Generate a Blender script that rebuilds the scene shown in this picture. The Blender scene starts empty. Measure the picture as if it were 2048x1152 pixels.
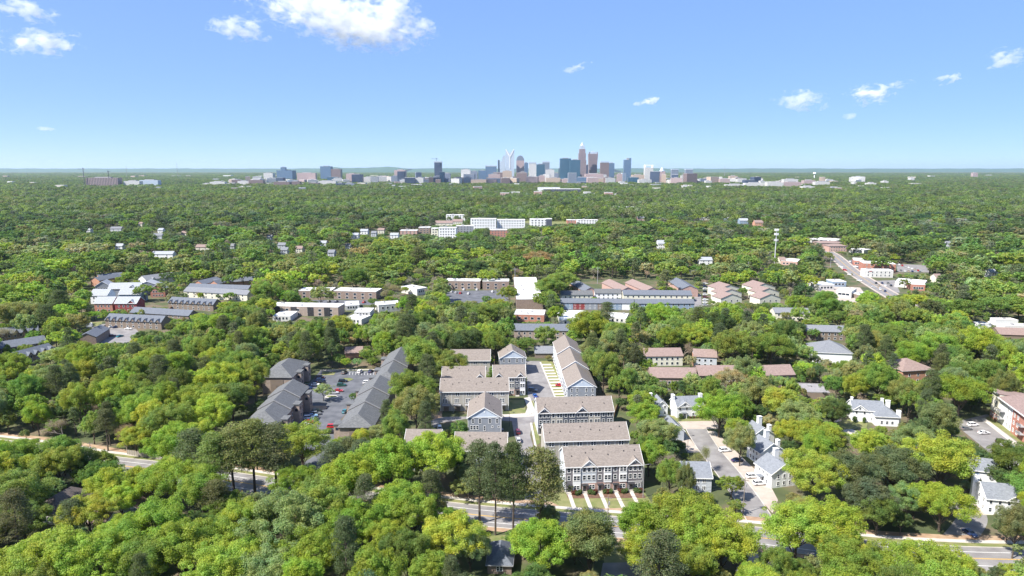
import bpy, math, random
import numpy as np
from mathutils import Vector, Matrix
R = math.radians
C = bpy.context.scene.collection
scene = bpy.context.scene

# ------------------------------------------------------------------ camera
F, PITCH, CAMH = 1365.0, R(9.9), 110.0            # focal length in photo pixels, pitch down, height
cam_d = bpy.data.cameras.new('camera'); cam = bpy.data.objects.new('camera', cam_d); C.objects.link(cam)
cam_d.sensor_width = 36.0; cam_d.lens = F / 2048 * 36.0
cam_d.clip_start = 1.0; cam_d.clip_end = 90000.0
cam.location = (0, 0, CAMH); cam.rotation_euler = (R(90) - PITCH, 0, 0)
scene.camera = cam

# ------------------------------------------------------------------ sky and sun
SUN_EL, SUN_AZ = R(50), R(240)                     # azimuth clockwise from +Y
w = bpy.data.worlds.new('World'); scene.world = w; w.use_nodes = True
nt = w.node_tree; nt.nodes.clear()
sky = nt.nodes.new('ShaderNodeTexSky'); sky.sky_type = 'NISHITA'; sky.sun_disc = False
sky.sun_elevation = SUN_EL; sky.sun_rotation = SUN_AZ
sky.altitude = 0; sky.air_density = 0.37; sky.dust_density = 0.5; sky.ozone_density = 4.0
bg = nt.nodes.new('ShaderNodeBackground'); bg.inputs['Strength'].default_value = 0.14
wo = nt.nodes.new('ShaderNodeOutputWorld')
# the camera's shoulder for bright air: colour / (blue + c), so the sky keeps its blue down to the horizon
sx = nt.nodes.new('ShaderNodeSeparateColor'); ad = nt.nodes.new('ShaderNodeMath'); ad.inputs[1].default_value = 1.14
dv = nt.nodes.new('ShaderNodeVectorMath'); dv.operation = 'DIVIDE'; sc0 = nt.nodes.new('ShaderNodeVectorMath'); sc0.operation = 'SCALE'; sc0.inputs['Scale'].default_value = 4.35
cb0 = nt.nodes.new('ShaderNodeCombineXYZ')
nt.links.new(sky.outputs[0], sx.inputs[0]); nt.links.new(sx.outputs[2], ad.inputs[0]); [nt.links.new(ad.outputs[0], cb0.inputs[i]) for i in range(3)]
nt.links.new(sky.outputs[0], dv.inputs[0]); nt.links.new(cb0.outputs[0], dv.inputs[1]); nt.links.new(dv.outputs[0], sc0.inputs[0])
nt.links.new(sc0.outputs[0], bg.inputs['Color']); nt.links.new(bg.outputs[0], wo.inputs['Surface'])
sd = bpy.data.lights.new('sun', 'SUN'); sd.energy = 4.3; sd.angle = R(0.5); sd.color = (1.0, 0.95, 0.87)
sun = bpy.data.objects.new('sun', sd); C.objects.link(sun)
to_sun = Vector((math.sin(SUN_AZ)*math.cos(SUN_EL), math.cos(SUN_AZ)*math.cos(SUN_EL), math.sin(SUN_EL)))
sun.rotation_euler = to_sun.to_track_quat('Z', 'Y').to_euler(); sun.location = (0, 0, 400)
vs = scene.view_settings; vs.view_transform = 'Standard'; vs.look = 'None'; vs.exposure = 1.24; vs.gamma = 1.0
scene.cycles.max_bounces = 6; scene.cycles.diffuse_bounces = 4; scene.cycles.transmission_bounces = 3
scene.cycles.volume_bounces = 5; scene.cycles.transparent_max_bounces = 12
scene.cycles.use_denoising = True

# ------------------------------------------------------------------ measuring: photo pixel -> world point
cP, sP = math.cos(PITCH), math.sin(PITCH)
def at(px, py, z=0.0):
    x = (px - 1024) / F; y = -(py - 576) / F
    d = (x, cP + y*sP, -sP + y*cP); t = (z - CAMH) / d[2]
    return (d[0]*t, d[1]*t)
def proj(x, y, z):
    zz = z - CAMH; f = y*cP - zz*sP; u = y*sP + zz*cP
    return 1024 + F*x/f, 576 - F*u/f
def zat(py, dist):                                  # height seen at photo row py at that distance
    y = -(py - 576) / F
    return CAMH + dist * (-sP + y*cP) / (cP + y*sP)
def xat(px, py, dist):
    y = -(py - 576) / F
    return dist * ((px - 1024)/F) / (cP + y*sP)

# ------------------------------------------------------------------ materials
MATS = {}
def nodes_of(name):
    m = bpy.data.materials.new(name); m.use_nodes = True; n = m.node_tree
    b = n.nodes['Principled BSDF']; return m, n, b
def mat(name, col, rough=0.8, metal=0.0, spec=0.3, var=0.12, scale=0.8, bump=0.0, col2=None, emit=None, thr=0.5):
    """plain coloured surface with procedural wear: two scales of noise"""
    if name in MATS: return MATS[name]
    m, n, b = nodes_of(name)
    tc = n.nodes.new('ShaderNodeTexCoord'); 
    nz = n.nodes.new('ShaderNodeTexNoise'); nz.inputs['Scale'].default_value = scale; nz.inputs['Detail'].default_value = 6
    n.links.new(tc.outputs['Object'], nz.inputs['Vector'])
    rp = n.nodes.new('ShaderNodeValToRGB'); e = rp.color_ramp.elements
    c2 = col2 or tuple(min(1, c*(1+var)) for c in col)
    c1 = col if col2 else tuple(c*(1-var) for c in col)
    e[0].position = thr-.18; e[0].color = (*c1, 1); e[1].position = thr+.18; e[1].color = (*c2, 1)
    n.links.new(nz.outputs['Fac'], rp.inputs[0]); n.links.new(rp.outputs[0], b.inputs['Base Color'])
    b.inputs['Roughness'].default_value = rough; b.inputs['Metallic'].default_value = metal
    b.inputs['Specular IOR Level'].default_value = spec
    if bump:
        bp = n.nodes.new('ShaderNodeBump'); bp.inputs['Strength'].default_value = bump; bp.inputs['Distance'].default_value = 0.05
        n.links.new(nz.outputs['Fac'], bp.inputs['Height']); n.links.new(bp.outputs[0], b.inputs['Normal'])
    MATS[name] = m; return m
def shingle(name, c1, c2):
    """asphalt shingles: streaky courses and blotches"""
    if name in MATS: return MATS[name]
    m, n, b = nodes_of(name); L = n.links.new
    tc = n.nodes.new('ShaderNodeTexCoord')
    a = n.nodes.new('ShaderNodeTexNoise'); a.inputs['Scale'].default_value = 1.4; a.inputs['Detail'].default_value = 5; a.inputs['Roughness'].default_value = .7
    mp = n.nodes.new('ShaderNodeMapping'); mp.inputs['Scale'].default_value = (1, 1, 3)
    L(tc.outputs['Object'], mp.inputs[0]); L(mp.outputs[0], a.inputs['Vector'])
    bk = n.nodes.new('ShaderNodeTexBrick'); bk.inputs['Scale'].default_value = 1.0
    bk.inputs['Brick Width'].default_value = .9; bk.inputs['Row Height'].default_value = .3; bk.inputs['Mortar Size'].default_value = .0
    bk.inputs['Color1'].default_value = (*c1, 1); bk.inputs['Color2'].default_value = (*c2, 1)
    L(tc.outputs['Object'], bk.inputs['Vector'])
    rp = n.nodes.new('ShaderNodeValToRGB'); rp.color_ramp.elements[0].position = .32; rp.color_ramp.elements[1].position = .68
    rp.color_ramp.elements[0].color = (*[c*.72 for c in c1], 1); rp.color_ramp.elements[1].color = (*[min(1, c*1.15) for c in c2], 1)
    L(a.outputs['Fac'], rp.inputs[0])
    mx = n.nodes.new('ShaderNodeMixRGB'); mx.inputs[0].default_value = .55
    L(bk.outputs['Color'], mx.inputs[1]); L(rp.outputs[0], mx.inputs[2]); L(mx.outputs[0], b.inputs['Base Color'])
    b.inputs['Roughness'].default_value = .9; b.inputs['Specular IOR Level'].default_value = .2
    MATS[name] = m; return m
def siding(name, col, step=0.22, amt=0.10):
    """lap siding: fine horizontal courses"""
    if name in MATS: return MATS[name]
    m, n, b = nodes_of(name); L = n.links.new
    tc = n.nodes.new('ShaderNodeTexCoord'); wv = n.nodes.new('ShaderNodeTexWave'); wv.bands_direction = 'Z'; wv.wave_profile = 'SAW'
    wv.inputs['Scale'].default_value = 0.314/step
    L(tc.outputs['Object'], wv.inputs['Vector'])
    nz = n.nodes.new('ShaderNodeTexNoise'); nz.inputs['Scale'].default_value = .5; nz.inputs['Detail'].default_value = 5; L(tc.outputs['Object'], nz.inputs['Vector'])
    mx = n.nodes.new('ShaderNodeMath'); mx.operation = 'MULTIPLY_ADD'; mx.inputs[1].default_value = .5; L(wv.outputs['Fac'], mx.inputs[0]); L(nz.outputs['Fac'], mx.inputs[2])
    rp = n.nodes.new('ShaderNodeValToRGB'); rp.color_ramp.elements[0].position = .35; rp.color_ramp.elements[1].position = 1.0
    rp.color_ramp.elements[0].color = (*[c*(1-amt) for c in col], 1); rp.color_ramp.elements[1].color = (*[min(1, c*(1+amt)) for c in col], 1)
    L(mx.outputs[0], rp.inputs[0]); L(rp.outputs[0], b.inputs['Base Color'])
    b.inputs['Roughness'].default_value = .7; b.inputs['Specular IOR Level'].default_value = .3
    MATS[name] = m; return m
def brick(name, c1, c2, mortar=(.35, .32, .29)):
    if name in MATS: return MATS[name]
    m, n, b = nodes_of(name); L = n.links.new
    tc = n.nodes.new('ShaderNodeTexCoord'); sp = n.nodes.new('ShaderNodeSeparateXYZ'); cb = n.nodes.new('ShaderNodeCombineXYZ')
    ad = n.nodes.new('ShaderNodeMath'); L(tc.outputs['Object'], sp.inputs[0]); L(sp.outputs['X'], ad.inputs[0]); L(sp.outputs['Y'], ad.inputs[1])
    L(ad.outputs[0], cb.inputs['X']); L(sp.outputs['Z'], cb.inputs['Y'])
    bk = n.nodes.new('ShaderNodeTexBrick'); bk.inputs['Scale'].default_value = 1; bk.inputs['Brick Width'].default_value = .5; bk.inputs['Row Height'].default_value = .17
    bk.inputs['Mortar Size'].default_value = .02; bk.inputs['Color1'].default_value = (*c1, 1); bk.inputs['Color2'].default_value = (*c2, 1); bk.inputs['Mortar'].default_value = (*mortar, 1)
    L(cb.outputs[0], bk.inputs['Vector'])
    nz = n.nodes.new('ShaderNodeTexNoise'); nz.inputs['Scale'].default_value = .6; nz.inputs['Detail'].default_value = 4; L(tc.outputs['Object'], nz.inputs['Vector'])
    hs = n.nodes.new('ShaderNodeHueSaturation'); mr = n.nodes.new('ShaderNodeMapRange'); mr.inputs['To Min'].default_value = .75; mr.inputs['To Max'].default_value = 1.25
    L(nz.outputs['Fac'], mr.inputs[0]); L(mr.outputs[0], hs.inputs['Value']); L(bk.outputs['Color'], hs.inputs['Color']); L(hs.outputs[0], b.inputs['Base Color'])
    b.inputs['Roughness'].default_value = .9
    MATS[name] = m; return m
def facade(name, wall, glass, bay=3.5, floor=3.8, wf=.62, hf=.55, gl_rough=.15, metal=0.0):
    """far tower skin: storeys and bays of glazing between wall bands, in real metres"""
    if name in MATS: return MATS[name]
    m, n, b = nodes_of(name); L = n.links.new
    tc = n.nodes.new('ShaderNodeTexCoord'); sp = n.nodes.new('ShaderNodeSeparateXYZ'); L(tc.outputs['Object'], sp.inputs[0])
    ad = n.nodes.new('ShaderNodeMath'); L(sp.outputs['X'], ad.inputs[0]); L(sp.outputs['Y'], ad.inputs[1])
    def band(src, period, frac):
        d = n.nodes.new('ShaderNodeMath'); d.operation = 'DIVIDE'; d.inputs[1].default_value = period; L(src, d.inputs[0])
        f = n.nodes.new('ShaderNodeMath'); f.operation = 'FRACT'; L(d.outputs[0], f.inputs[0])
        l = n.nodes.new('ShaderNodeMath'); l.operation = 'LESS_THAN'; l.inputs[1].default_value = frac; L(f.outputs[0], l.inputs[0]); return l.outputs[0]
    mu = n.nodes.new('ShaderNodeMath'); mu.operation = 'MULTIPLY'; L(band(ad.outputs[0], bay, wf), mu.inputs[0]); L(band(sp.outputs['Z'], floor, hf), mu.inputs[1])
    nz = n.nodes.new('ShaderNodeTexNoise'); nz.inputs['Scale'].default_value = .03; nz.inputs['Detail'].default_value = 3; L(tc.outputs['Object'], nz.inputs['Vector'])
    gm = n.nodes.new('ShaderNodeMixRGB'); gm.inputs[1].default_value = (*[g*.75 for g in glass], 1); gm.inputs[2].default_value = (*[min(1, g*1.3) for g in glass], 1); L(nz.outputs['Fac'], gm.inputs[0])
    mx = n.nodes.new('ShaderNodeMixRGB'); mx.inputs[1].default_value = (*wall, 1); L(mu.outputs[0], mx.inputs[0]); L(gm.outputs[0], mx.inputs[2]); L(mx.outputs[0], b.inputs['Base Color'])
    rr = n.nodes.new('ShaderNodeMapRange'); rr.inputs['To Min'].default_value = .7; rr.inputs['To Max'].default_value = gl_rough; L(mu.outputs[0], rr.inputs[0]); L(rr.outputs[0], b.inputs['Roughness'])
    b.inputs['Metallic'].default_value = metal
    MATS[name] = m; return m

# ------------------------------------------------------------------ objects
def tag(o, label=None, cat=None, group=None, kind=None):
    if label: o['label'] = label
    if cat: o['category'] = cat
    if group: o['group'] = group
    if kind: o['kind'] = kind
    return o
def empty(name, x, y, rz=0.0, z=0.0, label=None, cat=None, group=None):
    o = bpy.data.objects.new(name, None); C.objects.link(o); o.empty_display_size = 1
    o.location = (x, y, z); o.rotation_euler = (0, 0, rz); tag(o, label, cat, group); return o
class MB:
    def __init__(s): s.v = []; s.f = []
    def poly(s, pts): k = len(s.v); s.v += [tuple(p) for p in pts]; s.f.append(tuple(range(k, k+len(pts)))); return s
    def box(s, x0, x1, y0, y1, z0, z1):
        k = len(s.v); s.v += [(x0,y0,z0),(x1,y0,z0),(x1,y1,z0),(x0,y1,z0),(x0,y0,z1),(x1,y0,z1),(x1,y1,z1),(x0,y1,z1)]
        s.f += [(k,k+3,k+2,k+1),(k+4,k+5,k+6,k+7),(k,k+1,k+5,k+4),(k+1,k+2,k+6,k+5),(k+2,k+3,k+7,k+6),(k+3,k,k+4,k+7)]; return s
    def loft(s, a, b, caps=True):
        """two rings of equal length"""
        k = len(s.v); n = len(a); s.v += [tuple(p) for p in a] + [tuple(p) for p in b]
        for i in range(n): j = (i+1) % n; s.f.append((k+i, k+j, k+n+j, k+n+i))
        if caps: s.f.append(tuple(k+i for i in range(n))[::-1]); s.f.append(tuple(k+n+i for i in range(n)))
        return s
    def prism(s, pts2, axis, a, b):
        """2-d outline extruded along an axis: 'x' uses (y,z), 'y' uses (x,z), 'z' uses (x,y)"""
        f = {'x': lambda p, t: (t, p[0], p[1]), 'y': lambda p, t: (p[0], t, p[1]), 'z': lambda p, t: (p[0], p[1], t)}[axis]
        return s.loft([f(p, a) for p in pts2], [f(p, b) for p in pts2])
    def tube(s, p, q, r0, r1=None, n=6):
        r1 = r0 if r1 is None else r1; p = Vector(p); q = Vector(q); d = (q-p).normalized()
        u = d.orthogonal().normalized(); v = d.cross(u)
        ring = lambda c, r: [c + (u*math.cos(2*math.pi*i/n) + v*math.sin(2*math.pi*i/n))*r for i in range(n)]
        return s.loft(ring(p, r0), ring(q, r1))
    def data(s, name, m=None, smooth=False):
        me = bpy.data.meshes.new(name); me.from_pydata(s.v, [], s.f); me.update()
        import bmesh
        bm = bmesh.new(); bm.from_mesh(me); bmesh.ops.recalc_face_normals(bm, faces=bm.faces); bm.to_mesh(me); bm.free()
        if m: me.materials.append(m)
        if smooth: me.polygons.foreach_set('use_smooth', [True]*len(me.polygons))
        return me
    def build(s, name, m, parent=None, smooth=False):
        o = bpy.data.objects.new(name, s.data(name, m, smooth)); C.objects.link(o); o.parent = parent; return o
def inst(name, me, parent=None, loc=(0,0,0), rz=0.0, sc=None, m=None):
    o = bpy.data.objects.new(name, me); C.objects.link(o); o.parent = parent; o.location = loc; o.rotation_euler = (0, 0, rz)
    if sc: o.scale = sc
    if m: o.material_slots[0].link = 'OBJECT'; o.material_slots[0].material = m
    return o
def copy_tree(o, parent=None):
    c = o.copy(); C.objects.link(c); c.parent = parent
    for ch in o.children: copy_tree(ch, c)
    return c
_seen = {}
def uniq(label):
    _seen[label] = n = _seen.get(label, 0) + 1
    return label if n == 1 else f"{['', 'second', 'third', 'fourth', 'fifth', 'sixth', 'seventh', 'eighth', 'ninth', 'tenth', 'eleventh'][min(n-1, 10)]} {label}"
KEEP = []        # (x0,y0,x1,y1,distance): what a nearer tree must not cover (photo pixels)
FOOT = []        # world polygons where nothing grows
def keep(x0, y0, x1, y1, d): KEEP.append((x0, y0, x1, y1, d))
# ------------------------------------------------------------------ foliage
def leaf_material(name, mode):
    m, n, b = nodes_of(name); L = n.links.new
    if mode == 'object':
        oi = n.nodes.new('ShaderNodeObjectInfo'); base = oi.outputs['Color']
    else:
        at_ = n.nodes.new('ShaderNodeAttribute'); at_.attribute_type = 'INSTANCER'; at_.attribute_name = 'tint'; base = at_.outputs['Color']
    va = n.nodes.new('ShaderNodeAttribute'); va.attribute_name = 'leafvar'      # natural leaf to leaf variation
    mu = n.nodes.new('ShaderNodeMixRGB'); mu.blend_type = 'MULTIPLY'; mu.inputs[0].default_value = 1
    L(base, mu.inputs[1]); L(va.outputs['Color'], mu.inputs[2])
    L(mu.outputs[0], b.inputs['Base Color']); b.inputs['Roughness'].default_value = .55; b.inputs['Specular IOR Level'].default_value = .25
    tr = n.nodes.new('ShaderNodeBsdfTranslucent'); br = n.nodes.new('ShaderNodeMixRGB'); br.blend_type = 'MULTIPLY'; br.inputs[0].default_value = 1
    br.inputs[2].default_value = (1.1, 1.15, .6, 1); L(mu.outputs[0], br.inputs[1]); L(br.outputs[0], tr.inputs['Color'])
    ms = n.nodes.new('ShaderNodeMixShader'); ms.inputs[0].default_value = .47
    out = n.nodes['Material Output']; L(b.outputs[0], ms.inputs[1]); L(tr.outputs[0], ms.inputs[2]); L(ms.outputs[0], out.inputs['Surface'])
    return m
LEAF_O = leaf_material('leaves', 'object'); LEAF_F = leaf_material('forest_leaves', 'instancer')
BARK = mat('bark', (.10, .08, .065), var=.3, scale=2)
BARK_PALE = mat('pale_bark', (.22, .19, .16), var=.3, scale=2)

def quads(P, N, S, rng, aspect=0.8):
    """leaf clumps: one bent-free quad per point P, normal N, size S"""
    n = len(P); r = rng.normal(size=(n, 3)); U = np.cross(N, r); U /= np.linalg.norm(U, axis=1)[:, None] + 1e-9
    V = np.cross(N, U); V /= np.linalg.norm(V, axis=1)[:, None] + 1e-9
    s = S[:, None]; a = aspect
    k = rng.uniform(.6, 1.1, (n, 4, 1))
    c = np.stack([P - U*s*k[:,0], P - V*s*a*k[:,1], P + U*s*k[:,2], P + V*s*a*k[:,3]], 1)
    return c.reshape(-1, 3)
def leaf_mesh(name, V, var, m, extra=None, extra_m=None):
    """V: 4 vertices per leaf. var: (n,3) colour factor. extra: an MB joined as wood"""
    nq = len(V)//4; ev = np.array(extra.v) if extra else np.zeros((0, 3)); ef = extra.f if extra else []
    me = bpy.data.meshes.new(name); nv = len(V) + len(ev)
    loops = np.concatenate([np.arange(nq*4)] + ([np.array([i + nq*4 for f in ef for i in f])] if ef else []))
    sizes = np.array([4]*nq + [len(f) for f in ef]); starts = np.concatenate([[0], np.cumsum(sizes)[:-1]])
    me.vertices.add(nv); me.loops.add(len(loops)); me.polygons.add(len(sizes))
    me.vertices.foreach_set('co', np.concatenate([V, ev]).astype(np.float32).ravel())
    me.loops.foreach_set('vertex_index', loops.astype(np.int32)); me.polygons.foreach_set('loop_start', starts.astype(np.int32))
    me.polygons.foreach_set('loop_total', sizes.astype(np.int32))
    me.materials.append(m)
    if extra: me.materials.append(extra_m); me.polygons.foreach_set('material_index', np.array([0]*nq + [1]*len(ef), dtype=np.int32))
    me.update(calc_edges=True)
    at_ = me.attributes.new('leafvar', 'FLOAT_COLOR', 'FACE'); c = np.ones((len(sizes), 4), np.float32); c[:nq, :3] = var
    at_.data.foreach_set('color', c.ravel()); return me

def puff_leaves(cs, rs, per, size, rng, up=.2, jit=.6, squash=1.0):
    P, N, S, K = [], [], [], []
    for c, r in zip(cs, rs):
        n = max(6, int(per * (r/1.8)**2)); d = rng.normal(size=(n, 3)); d[:, 2] += up; d /= np.linalg.norm(d, axis=1)[:, None]
        rad = r * rng.uniform(.4, 1.22, (n, 1)) ** .7
        p = c + d * rad * np.array([1, 1, squash]); nn = d + rng.normal(size=(n, 3))*jit; nn[:, 2] += .15; nn /= np.linalg.norm(nn, axis=1)[:, None]
        P.append(p); N.append(nn); S.append(size * rng.uniform(.6, 1.35, n)); f = rng.uniform(.88, 1.14); K.append(f * rng.uniform(.87, 1.13, n))
    return np.concatenate(P), np.concatenate(N), np.concatenate(S), np.concatenate(K)
def broad_shape(rng, H=18., rad=6.2, trunk=.28, n=42, kind='round'):
    """crown lumps in a trunk-carried volume; returns centres, radii"""
    cs, rs = [], []
    zc, hz = H*(trunk+1)/2, H*(1-trunk)/2
    lobes = [(rng.uniform(0, 6.28), rng.uniform(.25, .5), rng.uniform(-.35, .5)) for _ in range(rng.integers(3, 6))]
    tries = 0
    while len(cs) < n and tries < 9000:
        tries += 1
        d = rng.normal(size=3); d /= np.linalg.norm(d)
        if d[2] < -.55: continue
        bul = 1 + sum(.22*max(0, math.cos(math.atan2(d[1], d[0]) - a))**3 * (1 - abs(d[2]-e)) for a, _, e in lobes) - .18*rng.random()
        k = rng.uniform(.5, 1.0)
        if kind == 'oval': sx, sz = rad*.78, hz
        elif kind == 'spread': sx, sz = rad*1.15, hz*.8
        elif kind == 'vase': sx, sz = rad*(1.0 + .25*d[2]), hz
        else: sx, sz = rad, hz*.92
        c = np.array([d[0]*sx*bul*k, d[1]*sx*bul*k, zc + d[2]*sz*k*bul*.9])
        r = rng.uniform(.09, .21) * rad
        if all(np.linalg.norm(c-o) > .5*(r+q)*.7 for o, q in zip(cs, rs)): cs.append(c); rs.append(r)
    return cs, rs
def wood(rng, H, cs, rad=.32, top=.7, limbs=10, bare=False):
    mb = MB(); z = 0; p = Vector((0, 0, -.3)); lean = Vector((rng.uniform(-.04, .04), rng.uniform(-.04, .04), 1))
    seg = 5; pts = [p]
    for i in range(seg):
        p = p + lean*(H*top/seg) + Vector((rng.uniform(-.15, .15), rng.uniform(-.15, .15), 0)); pts.append(p)
    for i in range(seg): mb.tube(pts[i], pts[i+1], rad*(1-.8*i/seg), rad*(1-.8*(i+1)/seg), 6)
    idx = rng.permutation(len(cs))[:limbs]
    for i in idx:
        c = Vector(cs[i]); k = min(seg-1, max(1, int(rng.uniform(.3, .75)*seg))); a = pts[k]
        if a.z > c.z: a = pts[1]
        mid = a.lerp(c, .5) + Vector((0, 0, -.4)); mb.tube(a, mid, rad*.35, rad*.22, 5); mb.tube(mid, c, rad*.22, rad*.07, 4)
    return mb
def make_broad(name, seed, kind, n, per, size, H=18., rad=6.2, trunk=.26, forest=False):
    rng = np.random.default_rng(seed); cs, rs = broad_shape(rng, H, rad, trunk, n, kind)
    P, N, S, K = puff_leaves(cs, rs, per, size, rng)
    V = quads(P, N, S, rng); var = K[:, None] * (1 + rng.normal(size=(len(K), 3))*[.07, .03, .06])
    hx = .14*np.sin(P[:, 0]*.8+seed)*np.cos(P[:, 1]*.7+P[:, 2]*.5); var[:, 0] *= 1+hx; var[:, 2] *= 1-hx
    wd = wood(rng, H, cs, limbs=8 if forest else 18)
    return leaf_mesh(name, V, var, LEAF_F if forest else LEAF_O, wd if forest else None, BARK), wd
def make_pine(name, seed, n, per, size, H=24., rad=4.6, forest=False):
    rng = np.random.default_rng(seed); cs, rs = [], []
    base = rng.uniform(.34, .44)
    for i in range(n):
        t = rng.random()**.8; z = H*(base + (1-base)*t*.98); rr = rad*(1 - .75*t**1.8)*(.55+.45*rng.random()) * (.6 if t < .12 else 1)
        a = rng.uniform(0, 6.28); cs.append(np.array([math.cos(a)*rr, math.sin(a)*rr, z])); rs.append(rng.uniform(1.0, 1.9))
    P, N, S, K = puff_leaves(cs, rs, per, size, rng, up=.5, jit=.9, squash=.55)
    V = quads(P, N, S, rng, aspect=.4); var = K[:, None] * (1 + rng.normal(size=(len(K), 3))*[.08, .04, .05])
    wd = MB(); p0 = Vector((0, 0, -.3)); tp = Vector((rng.uniform(-.8, .8), rng.uniform(-.8, .8), H*.96)); md = p0.lerp(tp, .5) + Vector((rng.uniform(-.4, .4), rng.uniform(-.4, .4), 0))
    wd.tube(p0, md, .34, .24, 7); wd.tube(md, tp, .24, .06, 6)
    for c in cs[::2]:
        z = c[2] - .6 - .12*math.hypot(c[0], c[1]); a = (md if z > md.z else p0).lerp(tp if z > md.z else md, max(0, min(1, (z - (md.z if z > md.z else 0))/(tp.z-md.z if z > md.z else md.z))))
        wd.tube(a, Vector(c), .09, .03, 4)
    for i in range(5):     # dead lower branches
        z = H*rng.uniform(.25, base); a = rng.uniform(0, 6.28); k = z/H; ctr = p0.lerp(tp, k); wd.tube(ctr, ctr + Vector((math.cos(a)*1.6, math.sin(a)*1.6, .3)), .05, .02, 4)
    return leaf_mesh(name, V, var, LEAF_F if forest else LEAF_O, wd if forest else None, BARK), wd
def make_bare(name, seed, nt, size, H=17., rad=5.5, forest=False, leafy=.5):
    """a tree just budding: a haze of twigs and a few small leaves"""
    rng = np.random.default_rng(seed); wd = MB(); tips = []
    def grow(p, d, ln, r, dep):
        q = p + d*ln; wd.tube(p, q, r, r*.65, 5 if dep < 2 else 3)
        if dep >= (3 if forest else 4): tips.append((p, q)); return
        for _ in range(3 if dep < 3 else 2):
            e = (d + Vector(rng.normal(size=3))*.42 + Vector((0, 0, .12))).normalized(); grow(p.lerp(q, rng.uniform(.65, 1)), e, ln*rng.uniform(.62, .85), r*.6, dep+1)
    grow(Vector((0, 0, -.3)), Vector((0, 0, 1)), H*.27, .32, 0)
    pts = np.array([[*p, *q] for p, q in tips]); k = rng.integers(0, len(pts), nt); t = rng.random((nt, 1))
    P = pts[k, :3]*(1-t) + pts[k, 3:]*t + rng.normal(size=(nt, 3))*.75
    N = rng.normal(size=(nt, 3)); N /= np.linalg.norm(N, axis=1)[:, None]
    V = quads(P, N, size*rng.uniform(.5, 1.3, nt), rng, aspect=.28); var = rng.uniform(.7, 1.3, (nt, 1)) * np.ones((1, 3))
    return leaf_mesh(name, V, var, LEAF_F if forest else LEAF_O, wd if forest else None, BARK_PALE), wd

NEAR = {'broadleaf_tree': [], 'pine_tree': [], 'bare_tree': []}     # (crown mesh, trunk mesh, height, radius)
def near_proto(kind, fn, H, rad, *a, **k):
    me, wd = fn(*a, H=H, rad=rad, **k); NEAR[kind].append((me, wd.data('trunk', BARK if kind != 'bare_tree' else BARK_PALE), H, rad))
for i, kd in enumerate(['round', 'oval', 'oval', 'round', 'vase', 'spread', 'round']):
    near_proto('broadleaf_tree', make_broad, 18., 6.2, 'crown', 100+i, kd, 150, 1000, .145)
for i in range(4): near_proto('pine_tree', make_pine, 24., 4.6, 'crown', 200+i, 90, 170, .27)
for i in range(3): near_proto('bare_tree', make_bare, 17., 5.5, 'crown', 300+i, 6500, .2)
protos = bpy.data.collections.new('tree_kinds')                     # never linked: the wood's instances read it
PH = []
def far_proto(me, H, rad):
    o = bpy.data.objects.new(f'proto{len(PH):02d}', me); protos.objects.link(o); PH.append((H, rad))
MID = {'broadleaf_tree': [], 'pine_tree': [], 'bare_tree': []}
LOW = {'broadleaf_tree': [], 'pine_tree': [], 'bare_tree': []}
for i, kd in enumerate(['round', 'spread', 'oval', 'round', 'vase', 'round']):
    MID['broadleaf_tree'].append(len(PH)); far_proto(make_broad('wood_crown', 400+i, kd, 105, 290, .29, forest=True)[0], 18, 6.2)
for i in range(3): MID['pine_tree'].append(len(PH)); far_proto(make_pine('wood_pine', 420+i, 55, 60, .5, forest=True)[0], 24, 4.6)
for i in range(2): MID['bare_tree'].append(len(PH)); far_proto(make_bare('wood_bare', 430+i, 2200, .32, forest=True)[0], 17, 5.5)
for i, kd in enumerate(['round', 'spread', 'round', 'oval', 'round']):
    LOW['broadleaf_tree'].append(len(PH)); far_proto(make_broad('wood_crown_far', 440+i, kd, 60, 75, .62, forest=True)[0], 18, 6.2)
for i in range(2): LOW['pine_tree'].append(len(PH)); far_proto(make_pine('wood_pine_far', 450+i, 40, 14, .95, forest=True)[0], 24, 4.6)
LOW['bare_tree'].append(len(PH)); far_proto(make_bare('wood_bare_far', 460, 700, .55, forest=True)[0], 17, 5.5)
# patches of canopy for the far distance: each tree with a crown of its own colour
TINTS = {'bright': (.27, .355, .052), 'lime': (.335, .405, .06), 'mid': (.215, .295, .06), 'deep': (.16, .235, .052), 'olive': (.24, .262, .09),
         'sage': (.26, .32, .125), 'pine': (.135, .165, .075), 'tan': (.33, .31, .16), 'grey': (.32, .28, .21), 'mauve': (.31, .26, .20), 'dark': (.105, .16, .052), 'red': (.17, .065, .045)}
def patch(name, seed, W, step, nl, size):
    rng = np.random.default_rng(seed); Vs, cs = [], []
    nx = int(W/step)
    for i in range(nx):
        for j in range(nx):
            if rng.random() < .06: continue
            x = (i+.5+rng.uniform(-.45, .45))*step - W/2; y = (j+.5+rng.uniform(-.45, .45))*step - W/2; r = rng.uniform(6.5, 14.5); h = rng.uniform(9, 24)
            d = rng.normal(size=(nl, 3)); d[:, 2] = np.abs(d[:, 2]) + .1; d /= np.linalg.norm(d, axis=1)[:, None]
            P = np.array([x, y, h-r*.9]) + d*np.array([r, r, r*.95])*rng.uniform(.7, 1.08, (nl, 1)); nn = d + rng.normal(size=(nl, 3))*.4; nn /= np.linalg.norm(nn, axis=1)[:, None]
            Vs.append(quads(P, nn, size*rng.uniform(.7, 1.3, nl), rng))
            t = np.array(TINTS[rng.choice(['mid', 'deep', 'bright', 'olive', 'pine', 'grey', 'sage', 'dark'], p=[.36, .24, .12, .12, .05, .0, .05, .06])]) * 4.6
            cs.append(np.tile(t, (nl, 1)) * rng.uniform(.8, 1.2, (nl, 1)))
    return leaf_mesh(name, np.concatenate(Vs), np.concatenate(cs), LEAF_F)
PATCH = []
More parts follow.
